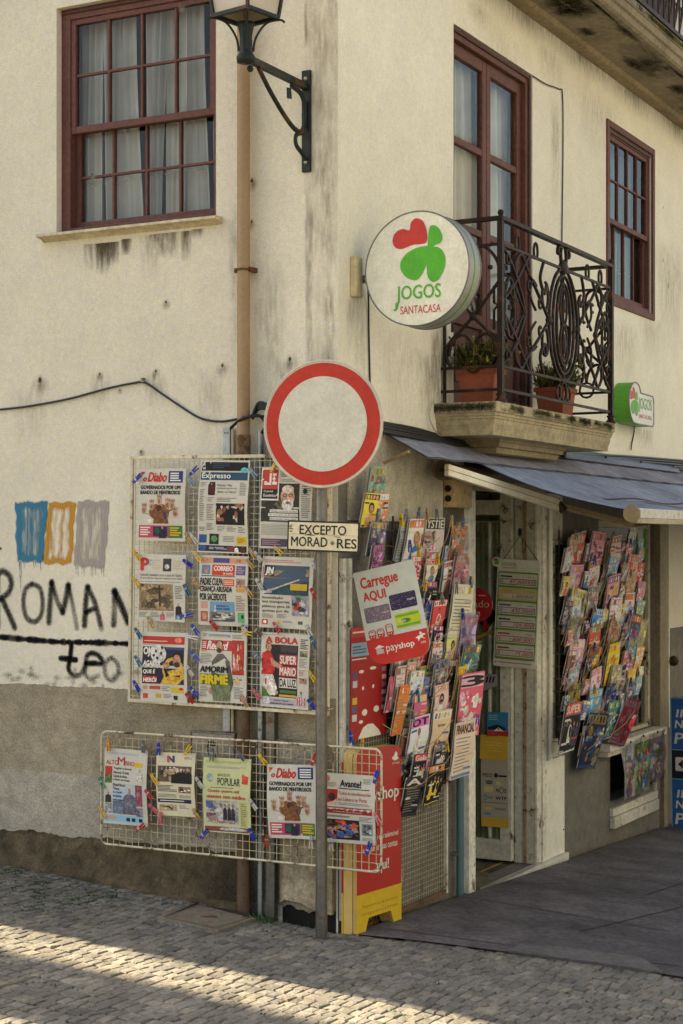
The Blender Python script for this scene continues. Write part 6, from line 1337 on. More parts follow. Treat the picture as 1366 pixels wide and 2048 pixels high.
# ================================================================== RED POSTER AND WIRE BEHIND IT
u0_, v1_ = PB(699, 1256, .05); u1_, v0_ = PB(770, 1482, .05); v0_ = PB(700, 1482, .05)[1]
Mq = FB((u0_ + u1_) / 2, v0_, .05); P = Page(u1_ - u0_, v1_ - v0_, 31, paper=srgb(166, 38, 38), bend=.002); P.mk = 'print'
P.rect(0, 0, 1, .09, srgb(196, 54, 50)); P.lines(.05, .03, .6, .06, 1, W_); P.rect(.02, .14, .52, .26, srgb(140, 170, 186)); P.lines(.05, .16, .45, .24, 3, srgb(90, 100, 120)); P.rect(.04, .28, .45, .29, W_)
for x, y, rx, ry in ((.30, .40, .07, .015), (.62, .38, .09, .015), (.34, .55, .03, .018), (.62, .545, .03, .018), (.40, .77, .075, .03), (.72, .755, .075, .03), (.30, .85, .06, .016)): P.blob(x, y, rx, ry, W_)
for k, c in enumerate(((90, 80, 130), (190, 190, 190), (150, 50, 50), (206, 176, 60), (100, 90, 120), (200, 200, 196))): P.rect(.05, .40 + k * .075, .18, .46 + k * .075, srgb(*c), 3); P.rect(.86, .38 + k * .07, .98, .42 + k * .07, srgb(*((150, 120, 140), (200, 190, 190))[k % 2]), 3)
P.poly([(.22, 1.0), (.36, .905), (.5, .88), (.64, .885), (.80, .95), (.86, 1.0)], W_); P.lines(.42, .92, .66, .955, 2, srgb(190, 110, 110))
P.done('poster', Mq, 'red poster with white blots and a white dome at its foot, beside the corner trim', 'poster')
m = MB(); u2_, v2_ = PB(790, 1490, .03); t = thing('mesh_panel', 'low framed wire mesh panel against the stone wall below the near magazines', 'wire panel', FB(PB(892, 1700, .03)[0], -.03, .03)); W2 = PB(892, 1700, .03)[0] - .10; hm = 1.02
wires(m, W2, hm, .030, .030, .0013, srgb(176, 166, 140), 'oldpaint', x0=-W2 + .01, x1=0, z0=.02, z1=hm); m.build('wire_mesh', t)
m = MB(); m.box(-.016, -.012, 0, .004, .006, hm, 'oldpaint', srgb(206, 200, 184)); m.box(-W2, -.010, .0, -.017, .004, .022, 'rusty', srgb(110, 80, 60)); m.box(-W2, -.010, hm - .012, -.017, .004, hm + .006, 'oldpaint', srgb(186, 176, 150)); m.build('frame', t)
m = MB(); q = [(-.95, .06), (-.80, .03), (-.62, .07), (-.55, .20), (-.66, .36), (-.60, .46), (-.78, .52), (-.95, .50)]; m.prism([(x, z) for x, z in q], .004, .028, 'rubble', srgb(176, 164, 140)); m.build('broken_plaster', root, xf=RI @ FB(PB(892, 1700, .03)[0], -.03, .03))
u_, v_ = PB(920, 1552, .05); m = MB(); m.cyl((0, 0, 0), (0, 0, v_ + .11), .022, 12, 'plastic', srgb(86, 112, 118)); m.box(-.03, -.004, .9 * (v_ + .1) * .42, .03, .05, .9 * (v_ + .1) * .42 + .012, 'zinc', srgb(150, 150, 146))
m.build('water_pipe', M=FB(u_, -.11, .05), label='blue-grey plastic pipe standing beside the left shop door jamb', cat='pipe')
# ================================================================== FLAG SIGN "Carregue AQUI"
FO = -.02
Mf, wf, hf = pf((706, 1147), (826, 1118), (748, 1335), FO); 
t = thing('flag_sign', 'tilted white sign with red rounded foot and three printed cards, projecting from the corner', 'hanging sign', Mf)
PR = srgb(196, 44, 36); GW = srgb(196, 196, 182)
outl = [(-wf / 2, hf)] + [(-wf / 2, hf * .16)] + arc(-wf / 2 + .09, hf * .16 - .0, .09, hf * .15, 180, 270, 8) + arc(wf / 2 - .07, hf * .16, .07, hf * .15, 270, 360, 8) + [(wf / 2, hf * .16), (wf / 2, hf)]
m = MB(); m.prism(outl, 0, .006, 'plastic', GW); m.build('panel', t)
X = lambda x: (x - .5) * wf; Zv = lambda y: (1 - y) * hf
m = MB(); redp = [(X(0), Zv(.715)), (X(0), Zv(.84))] + arc(X(0) + .09, hf * .16, .09, hf * .15, 180, 270, 8) + arc(X(1) - .07, hf * .16, .07, hf * .15, 270, 360, 8) + [(X(1), Zv(.84)), (X(1), Zv(.715))]
m.prism(redp, -.0012, -.0002, 'plastic', PR)
m.text('Carregue', X(.09), Zv(.215), X(.70), Zv(.07), -.0014, 'plastic', PR, .03); m.text('AQUI', X(.09), Zv(.335), X(.46), Zv(.225), -.0014, 'plastic', PR, .03)
def card(x0, y0, x1, y1, bgc, dot, seed):
    r = random.Random(seed); m.prism(rrect(X(x0), Zv(y1), X(x1), Zv(y0), .008, 3), -.0014, -.0003, 'plastic', bgc)
    for k in range(46):
        x = x0 + .02 + (x1 - x0 - .04) * r.random() ** 1.6; y = r.uniform(y0 + .01, y1 - .01); m.prism(ell(X(x), Zv(y), .0032, .0028, 5), -.002, -.0014, 'plastic', dot)
    m.text('viagem', X(x0 + (x1 - x0) * .66), Zv((y0 + y1) / 2 + .012), X(x1 - .02), Zv((y0 + y1) / 2 - .012), -.002, 'plastic', W_, 0)
card(.50, .31, .93, .47, srgb(44, 34, 70), srgb(120, 96, 110), 1); card(.06, .385, .48, .545, srgb(118, 100, 110), srgb(166, 150, 146), 2)
m.prism(rrect(X(.53), Zv(.665), X(.93), Zv(.51), .006, 3), -.0014, -.0003, 'plastic', srgb(186, 196, 40)); m.box(X(.54), -.002, Zv(.55), X(.92), -.0014, Zv(.525), 'plastic', srgb(110, 160, 56)); m.box(X(.54), -.002, Zv(.655), X(.92), -.0014, Zv(.63), 'plastic', srgb(110, 160, 56)); m.prism(ell(X(.70), Zv(.595), .028, .012, 12), -.002, -.0014, 'plastic', srgb(60, 130, 50)); m.text('Siga', X(.58), Zv(.61), X(.70), Zv(.58), -.0026, 'plastic', W_, .01)
for k, x in enumerate((.07, .21, .36)):                              # tram, bus and train pictograms
    w_ = .105; y0 = .625 - .03 * (k == 2); m.tube([(p[0], -.002, p[1]) for p in rrect(X(x), Zv(.712), X(x + w_), Zv(y0), .010, 3)], .0022, 4, 'plastic', PR, True); m.box(X(x + .01), -.003, Zv(.705), X(x + w_ - .01), -.0014, Zv(.675), 'plastic', PR); m.box(X(x + .025), -.0034, Zv(.645 - .02 * (k == 2)), X(x + w_ - .025), -.002, Zv(.640 - .02 * (k == 2)), 'plastic', PR)
    for q in (.03, .075): m.prism(ell(X(x + q), Zv(.692), .003, .003, 6), -.0036, -.003, 'plastic', W_)
m.text('pay', X(.30), Zv(.895), X(.50), Zv(.815), -.0026, 'plastic', W_, -.004); m.text('shop', X(.505), Zv(.885), X(.76), Zv(.805), -.0026, 'plastic', W_, .02)
for k in range(6): m.box(X(.135), -.003, Zv(.875 - k * .011) , X(.255 - .03 * (k > 3)), -.0014, Zv(.869 - k * .011), 'plastic', W_)
m.prism([(X(.11), Zv(.815)), (X(.28), Zv(.815)), (X(.195), Zv(.785))], -.003, -.0014, 'plastic', W_)
m.prism(smooth_path([(X(.80), Zv(.79)), (X(.86), Zv(.775)), (X(.93), Zv(.76)), (X(.96), Zv(.775)), (X(.91), Zv(.79)), (X(.95), Zv(.82)), (X(.88), Zv(.80)), (X(.84), Zv(.83)), (X(.83), Zv(.805))], 4, True)[::-1], -.003, -.0014, 'plastic', W_); m.prism(ell(X(.89), Zv(.752), .007, .007, 8), -.003, -.0014, 'plastic', W_); m.text('ctt', X(.87), Zv(.86), X(.95), Zv(.838), -.003, 'plastic', W_, 0)
m.build('print', t)
m = MB(); q = Mf.inverted() @ FA().inverted().inverted(); a_ = Mf.inverted() @ (FB(.03, 0, .03).to_translation() + Vector((0, 0, PB(680, 1158, .03)[1]))); m.cyl(tuple(a_), (-wf / 2 + .01, .008, hf - .012), .008, 8, 'sign', srgb(200, 196, 184)); m.cyl((-wf / 2 + .01, .008, hf - .012), (wf / 2, .008, hf - .012), .008, 8, 'sign', srgb(200, 196, 184)); m.build('rod', t)
# ================================================================== A-BOARD
ga = world_pt(0.02, -.035); SB = FB(-.035, world_pt(-.03, .1).z - .0, .105)
bu0, bz0 = PB(706, 1869, .105); bu1, _ = PB(795, 1833, .105); WA_ = bu1 - bu0; gA = C0 + eB * bu0 + nB * .105; z0_ = gz(gA.x, gA.y); gB = C0 + eB * bu1 + nB * .105; z1_ = gz(gB.x, gB.y)
Ht = PB(707, 1500, .105)[1] - z0_
t = thing('pavement_sign', 'red and yellow plastic folding board with white lettering standing at the building corner', 'pavement sign', FB(bu0, z0_, .105))
sl_ = (z1_ - z0_) / WA_; YL = srgb(214, 178, 44); AR = srgb(178, 46, 38)
fz = lambda x, z: z + sl_ * x
def face(y0, y1, lean, nm):
    m = MB(); pr = [(0, 0), (.09, 0), (.13, .075), (WA_ - .13, .075), (WA_ - .09, 0), (WA_, 0), (WA_, Ht - .05)] + arc(WA_ - .05, Ht - .05, .05, .05, 0, 90, 5)[1:] + arc(.05, Ht - .05, .05, .05, 90, 180, 5)
    m.prism([(x, fz(x, z)) for x, z in pr], y0, y1, 'plastic', AR, srgb(200, 164, 96))
    yl = [(0, 0), (.09, 0), (.13, .075), (WA_ - .13, .075), (WA_ - .09, 0), (WA_, 0), (WA_, .205), (0, .205)]; m.prism([(x, fz(x, z)) for x, z in yl], y0 - .0022, y0 - .0002, 'plastic', YL); return m
frontm = face(-.022, 0, 0, 'front_panel')
m = MB(); pr = [(0.0, 0), (.09, 0), (.13, .075), (WA_ - .13, .075), (WA_ - .09, 0), (WA_, 0), (WA_, Ht - .05)] + arc(WA_ - .05, Ht - .05, .05, .05, 0, 90, 5)[1:] + arc(.05, Ht - .05, .05, .05, 90, 180, 5)
m.prism([(x, fz(x, z)) for x, z in pr], .004, .055, 'plastic', srgb(206, 170, 104), srgb(214, 178, 110)); m.box(-.004, .056, .21, .02, .068, Ht - .06, 'plastic', AR); m.box(-.004, .056, .0, .02, .068, .21, 'plastic', YL); m.build('back_panel', t, bevel=.006)
m = frontm; T_ = lambda s_, x0, y0, x1, y1, c=W_, b_=.01: m.text(s_, x0 * WA_, Ht * (1 - y1), x1 * WA_, Ht * (1 - y0), -.0245, 'plastic', c, b_, fn=lambda x, y, z: (x, y, fz(x, z)))
T_('payshop', .12, .22, .93, .31, W_, .02); T_('carregue o seu telemóvel', .10, .475, .92, .515); T_('e pague as suas contas', .12, .535, .90, .575); T_('...aqui!', .30, .62, .70, .695, W_, .02)
T_('Pagamentos de Serviços', .12, .845, .9, .868, srgb(150, 120, 44), 0); T_('Carregamentos e Bilhetes', .08, .885, .92, .908, srgb(150, 120, 44), 0)
m.prism([(x, fz(x, z)) for x, z in smooth_path([(WA_ * .78, Ht * .93), (WA_ * .84, Ht * .915), (WA_ * .93, Ht * .925), (WA_ * .90, Ht * .935), (WA_ * .90, Ht * .955), (WA_ * .86, Ht * .965), (WA_ * .83, Ht * .945)], 4, True)], -.025, -.0225, 'plastic', W_); T_('correios', .78, .09, .95, .105, W_, 0)
m.build('front_panel', t)
# ================================================================== LOTTERY BOARD AND DOOR POSTERS
LBO = -2.60
Mj, wj, hj = pf((996, 1117), (1081, 1122), (996, 1332), LBO)
t = thing('jackpot_board', 'hanging white lottery board with six framed jackpot amounts in handwritten digits', 'notice board', Mj)
m = MB(); m.prism(rrect(-wj / 2, 0, wj / 2, hj, .015), 0, .008, 'sign', srgb(210, 202, 186)); m.build('panel', t)
m = MB(); X = lambda x: (x - .5) * wj; Zv = lambda y: (1 - y) * hj
m.prism(rrect(X(.03), Zv(.93), X(.97), Zv(.115), .01, 3), -.0012, -.0002, 'sign', srgb(96, 142, 44))
vals = ('87.000000', '1.000000', '430.0000', '109.000', '600.000', '75.000'); fcs = ((36, 56, 96), (206, 150, 90), (50, 80, 150), (36, 50, 60), (170, 60, 70), (130, 40, 60))
for k in range(6):
    y0 = .13 + k * .1325; fc = srgb(*fcs[k]); m.prism(rrect(X(.05), Zv(y0 + .115), X(.95), Zv(y0), .008, 3), -.0022, -.0012, 'sign', srgb(206, 196, 176) if k != 1 else srgb(190, 176, 120))
    m.box(X(.08), -.0032, Zv(y0 + .036), X(.36), -.0022, Zv(y0 + .022), 'sign', fc); m.box(X(.72), -.003, Zv(y0 + .032), X(.9), -.0022, Zv(y0 + .026), 'sign', srgb(140, 130, 130))
    m.prism(rrect(X(.07), Zv(y0 + .105), X(.93), Zv(y0 + .05), .006, 3), -.0032, -.0022, 'sign', fc); m.prism(rrect(X(.085), Zv(y0 + .099), X(.915), Zv(y0 + .056), .005, 3), -.0042, -.0032, 'sign', srgb(204, 194, 176))
    m.text('€', X(.11), Zv(y0 + .092), X(.16), Zv(y0 + .062), -.005, 'sign', fc, .01); m.text(vals[k], X(.92 - .068 * len(vals[k])), Zv(y0 + .094), X(.90), Zv(y0 + .061), -.005, 'sign', srgb(176, 50, 50) if k != 1 else srgb(120, 110, 110), .01, .2)
m.text('JOGOS', X(.10), Zv(.068), X(.44), Zv(.03), -.002, 'sign', GRN, .01); m.text('SANTACASA', X(.12), Zv(.085), X(.44), Zv(.073), -.002, 'sign', LR, 0); m.box(X(.12), -.001, Zv(.965), X(.9), -.0002, Zv(.955), 'sign', srgb(150, 130, 120)); m.prism(ell(X(.06), Zv(.96), .006, .006, 8), -.001, -.0002, 'sign', LR)
m.build('print', t)
m = MB(); m.prism(ell(X(-.03), Zv(.03), .033, .033, 20), -.004, .004, 'sign', srgb(206, 200, 184)); m.build('round_badge', t)
m = MB(); clover(m, X(-.04), Zv(.03), .034, -.0045); m.build('clover_emblem', t)
m = MB(); hk = plane_local(Mj, 1040, 1072, LBO)
m.tube([(X(.12), .004, hj - .005), (hk[0], .0, hk[1]), (X(.95), .004, hj - .005)], .003, 5, 'plastic', srgb(30, 30, 30)); m.tube([(p[0], .0, p[1]) for p in ell(hk[0] + .03, hk[1] - .06, .012, .05, 12)], .0025, 5, 'plastic', srgb(30, 30, 30), True); m.box(hk[0] - .010, -.01, hk[1], hk[0] + .010, .01, hk[1] + .05, 'iron', srgb(30, 46, 44)); m.build('cord', t)
def flat(name, TL, TR, BL, off, lab, cat, paper, draw, fac=PA, seed=1):
    M, w_, h_ = pf(TL, TR, BL, off, fac); P = Page(w_, h_, seed, paper=paper, bend=.001); P.mk = 'print'; draw(P); P.done(name, M, lab, cat)
LO = -2.68
def d1(P):
    P.rect(0, .78, 1, 1, srgb(186, 50, 44)); P.poly([(.04, .62), (.5, .50), (.85, .62), (.9, .74), (.04, .72)], srgb(26, 34, 46)); P.poly([(.3, .78), (.55, .62), (.8, .78)], W_, 4); P.blob(.55, .70, .05, .05, INK, 5); P.lines(.08, .1, .6, .35, 3, srgb(150, 190, 206), .3)
flat('poster', (974, 1424), (1016, 1425), (974, 1472), LO, 'small blue poster with a red foot on the shop door glass', 'poster', srgb(46, 120, 156), d1)
flat('yellow_notice', (961, 1469), (1016, 1473), (961, 1517), LO, 'plain yellow notice on the door glass above a grey sheet of logos', 'notice', srgb(206, 166, 62), lambda P: P.lines(.2, .25, .85, .7, 4, srgb(216, 186, 100), .3), seed=2)
def d2(P):
    P.text('MEO', .08, .20, .42, .26, INK, .0); P.blob(.56, .23, .07, .035, INK); P.lines(.64, .215, .96, .245, 1, INK, .9); P.text('uzo', .20, .31, .44, .36, srgb(30, 60, 70), .03); P.lines(.56, .31, .84, .36, 1, srgb(206, 186, 130), .9); P.rect(.14, .40, .46, .48, srgb(214, 190, 120)); P.text('N', .58, .42, .66, .475, INK, .02); P.text('S', .88, .42, .95, .475, INK, .02)
    for q in range(12): P.blob(.77 + .08 * math.cos(q * .524), .445 + .04 * math.sin(q * .524), .018, .010, srgb(90, 90, 70), 3, 6)
    P.poly([(.10, .53), (.22, .52), (.20, .61), (.12, .61)], srgb(70, 140, 176)); P.poly([(.13, .545), (.19, .54), (.18, .595), (.14, .595)], srgb(180, 172, 158), 4); P.text('lycamobile', .24, .54, .45, .59, srgb(60, 130, 170), .0); P.text('WTF', .55, .54, .95, .59, INK, .02); P.rect(0, .63, 1, .645, srgb(140, 132, 120)); P.lines(.14, .70, .42, .74, 1, srgb(216, 180, 90), .9); P.text('PAYSAFE', .52, .71, .9, .745, srgb(90, 86, 80), 0); P.lines(.12, .78, .42, .82, 1, srgb(90, 140, 180), .8); P.rect(0, .86, 1, 1, srgb(206, 166, 62))
flat('logo_sheet', (962, 1518), (1016, 1521), (962, 1652), LO, 'grey sheet of mobile network logos with a yellow foot, low on the shop door', 'notice', srgb(172, 162, 146), d2, seed=3)
m = MB(); m.prism(ell(0, 0, .095, .105, 28), -.003, .003, 'gloss', srgb(150, 36, 40)); m.text('ado', -.03, -.015, .075, .03, -.0045, 'gloss', srgb(190, 140, 130), 0); m.box(.0, -.004, .055, .05, -.0031, .062, 'gloss', srgb(190, 140, 130)); u_, v_ = PA(945, 1212, -1.72); m.build('round_notice', M=FA(u_ - .04, v_, -1.9), label='round dark red notice half hidden behind the near magazine rack', cat='notice')
m = MB(); m.prism([(0, -.12), (.075, .0), (0, .13), (-.075, .0)], -.002, .002, 'gloss', srgb(30, 28, 28)); m.prism([(-.03, -.09), (0, -.115), (.03, -.07), (-.01, -.03)], -.003, -.002, 'gloss', srgb(150, 44, 40)); m.prism([(-.07, -.14), (.07, -.09), (.07, -.11), (-.07, -.165)], -.003, .002, 'gloss', srgb(176, 140, 60)); u_, v_ = PA(972, 1230, LO); m.build('diamond_flyer', M=FA(u_, v_, LO + .0), label='black diamond-shaped flyer stuck on the door glass left of the lottery board', cat='flyer')
m = MB(); m.prism([(-.05, -.06), (.05, -.02), (.05, .06), (-.05, .05)], -.002, .002, 'gloss', srgb(150, 140, 146))
for k in range(3): m.prism([(-.03 + k * .022, .0), (-.02 + k * .022, -.002), (-.01 + k * .022, .04), (-.02 + k * .022, .042)], -.003, -.002, 'gloss', INK)
u_, v_ = PA(980, 1365, LO); m.build('small_flyer', M=FA(u_, v_, LO), label='small grey flyer with black stripes on the door glass below the diamond', cat='flyer')
# ================================================================== BLUE DIRECTION SIGN
BO2 = -5.42
Mb, wb, hb = pf((1341, 1395), (1440, 1398), (1330, 1643), BO2)
gq = Mb.to_translation(); Mb = Matrix.Translation(Vector((0, 0, gz(gq.x, gq.y) - gq.z))) @ Mb; hb = hb + (gq.z - gz(gq.x, gq.y))
t = thing('blue_sign', 'blue free-standing sign with white capitals and a black arrow panel, cut by the right edge', 'sign board', Mb)
m = MB(); m.box(-wb / 2, 0, 0, wb / 2, .04, hb, 'sign', srgb(30, 84, 140)); m.box(-wb / 2, -.002, hb * .39, wb / 2, .0, hb * .605, 'sign', srgb(26, 26, 36))
for z in (hb * .385, hb * .605, hb - .008): m.box(-wb / 2, -.0034, z, wb / 2, -.0022, z + .006, 'sign', srgb(110, 160, 170))
m.box(-wb / 2, -.0034, 0, -wb / 2 + .006, -.0022, hb, 'sign', srgb(110, 160, 170))
for zb_ in (hb * .635, hb * .03):
    for k, (s_, sz) in enumerate((('IN', .062), ('NA', .062), ('PR', .085))): z = zb_ + (.23, .145, .02)[k]; x0 = -wb / 2 + (.045, .035, .03)[k]; m.text(s_, x0, z, x0 + .13 + .03 * (k == 2), z + sz, -.0044, 'sign', srgb(196, 192, 186), .02, .12)
m.build('board', t)
m = MB(); az = hb * .50; ax = -wb / 2 + .035; m.prism(rrect(ax, az - .055, wb / 2 - .02, az + .055, .012), -.003, -.002, 'sign', srgb(200, 190, 184)); m.prism([(ax + .02, az), (ax + .07, az + .042), (ax + .09, az + .042), (ax + .055, az + .010), (wb / 2 - .05, az + .010), (wb / 2 - .05, az - .010), (ax + .055, az - .010), (ax + .09, az - .042), (ax + .07, az - .042)][::-1], -.0042, -.003, 'sign', srgb(20, 20, 24)); m.build('arrow_panel', t)
# ================================================================== MAGAZINE RACKS
def rack(lab, px0, px1, yt, yb, dark):
    a_ = PB(px0, 1200, .05)[0]; b_ = PB(px1, 1200, .05)[0]; vt = PB(px0, yt, .05)[1]; vb = PB(px0, yb, .05)[1]
    t = thing('magazine_rack', lab, 'magazine rack', FB((a_ + b_) / 2, vb, .05)); m = MB(); w2 = (b_ - a_) / 2; h_ = vt - vb
    for x in (-w2, w2): m.cyl((x, 0, 0), (x, 0, h_), .006, 6, 'iron', srgb(70, 60, 50))
    k = 0; z = .02
    while z < h_: m.cyl((-w2, -.002, z), (w2, -.002, z), .0035, 5, 'iron', srgb(96, 80, 62)); m.tube([(-w2 - .07, .02, z + .01), (-w2, -.004, z)], .003, 5, 'iron', srgb(110, 90, 66)); z += .085
    for f in (.25, .5, .75): m.cyl((-w2 + 2 * w2 * f, .002, 0), (-w2 + 2 * w2 * f, .002, h_), .003, 5, 'iron', srgb(96, 80, 62))
    m.build('frame', t)
    if dark: m = MB(); m.box(-w2, .012, dark[0] * h_, w2, .02, dark[1] * h_, 'dark', srgb(44, 36, 30)); m.build('gap_shade_panel', t)  # dark panel standing in for shadow in the gaps between covers
    return t
rack('tall wire rack packed with magazines left of the shop door', 786, 900, 1032, 1600, (.0, .62))
rack('tall wire rack packed with comics and magazines right of the shop door', 1118, 1262, 1060, 1490, (.03, .93))
SK = srgb(196, 150, 126)
def cov(P, cols, title, style):
    r = P.r; c = [srgb(*q) for q in cols]; bgc = c[0]; ac = c[1:] or [W_]
    if title: P.rect(.04, .02, .96, .22, ac[0], 1); P.text(title, .08, .045, .92, .20, W_ if sum(cols[1 % len(cols)]) < 520 else INK, .03, 0, 3)
    else:
        P.rect(.03, .03, .97, .19, ac[0], 1)
        for k in range(5): x = .08 + k * .17; P.poly([(x, .17), (x + .11, .17), (x + .13, .06), (x + .02, .05)], r.choice([W_, YEL, bgc, ac[-1]]), 2)
    if style == 'woman':
        P.blob(.54, .42, .17, .16, r.choice([srgb(60, 40, 32), srgb(120, 80, 50), srgb(170, 130, 80)]), 2); P.blob(.54, .45, .115, .115, SK, 3); P.poly([(.25, 1), (.85, 1), (.78, .66), (.60, .58), (.48, .58), (.32, .68)], ac[-1], 2.5); P.blob(.54, .51, .04, .015, LRED, 4, 8)
        for e in (.5, .58): P.blob(e, .43, .02, .01, INK, 4, 6)
    elif style == 'legs':
        P.poly([(.3, 1), (.46, 1), (.50, .3), (.30, .3)], srgb(176, 124, 80), 2); P.poly([(.54, 1), (.70, 1), (.74, .3), (.52, .3)], srgb(176, 124, 80), 2.2)
    elif style == 'group':
        P.rect(.03, .25, .97, .97, srgb(24, 24, 30), 1)
        for x in (.22, .42, .62, .80): P.person(x, .32 + r.uniform(-.05, .08), .5, .10, r.choice([srgb(22, 22, 26), W_, c[-1]]), l=3)
    elif style == 'dress':
        P.person(.5, .25, .72, .18, W_, srgb(60, 40, 30), l=3)
    elif style == 'plain':
        P.lines(.1, .26, .9, .9, 10, srgb(150, 140, 120), .3)
    else:
        for k in range(34):
            x, y = r.uniform(.10, .90), r.uniform(.26, .92); s_ = r.uniform(.03, .13); cc = r.choice(ac + [W_, bgc, r.choice(ac)])
            if r.random() < .55: P.blob(x, y, s_, s_ * .75, cc, 1.5 + k * .1, 9)
            else: P.poly([(x - s_, y + s_ * .5), (x + s_ * .8, y + s_ * .6), (x + s_, y - s_ * .6), (x - s_ * .7, y - s_ * .5)], cc, 1.5 + k * .1)
    for k in range(5): y = r.uniform(.26, .88); x = r.choice((.04, .60)); P.rect(x, y, x + .34, y + .045, r.choice(ac + [W_]), 4); P.lines(x + .02, y + .01, x + .3, y + .04, 2, r.choice([INK, W_]), .4)
    P.rect(.04, .93, .96, .985, r.choice(ac), 1)
def mag(px, y0, y1, wpx, cols, title, style, lab, off, seed, group, lean=11, sleeve=False, tilt=0, thick=.004, ext=.0):
    ua, va = PB(px - wpx / 2, (y0 + y1) / 2, off); ub, _ = PB(px + wpx / 2, (y0 + y1) / 2, off); y1 = y1 + ext * (y1 - y0); vt = PB(px, y0, off)[1]; vb = PB(px, y1, off)[1]; h_ = (vt - vb); w_ = min(ub - ua, h_ * .88)
    cols = [tuple(min(238, int(v * 1.2 + 8)) for v in q) for q in cols]
    P = Page(w_, h_, seed, paper=srgb(*cols[0]), bend=.004); cov(P, cols, title, style)
    P.mb.box(-w_ / 2, .0035, .002, w_ / 2, .0035 + thick, h_ - .002, 'print', srgb(200, 194, 184))
    M = FB((ua + ub) / 2, vb, off - h_ * math.sin(R(lean)) * .5, R(tilt), R(lean))
    o = P.done('magazine', M, lab, 'magazine', group)
    if sleeve:
        m = MB(); m.surf(lambda i, j: (-w_ / 2 - .006 + (w_ + .012) * i, -.010 - .004 * math.sin(i * 7 + seed) * math.sin(j * 9), -.006 + (h_ + .03) * j), 6, 8, 'sleeve', (1, 1, 1, 1)); m.build('plastic_sleeve', o)
    return o, M, h_
G1 = 'magazines on the rack left of the shop door'
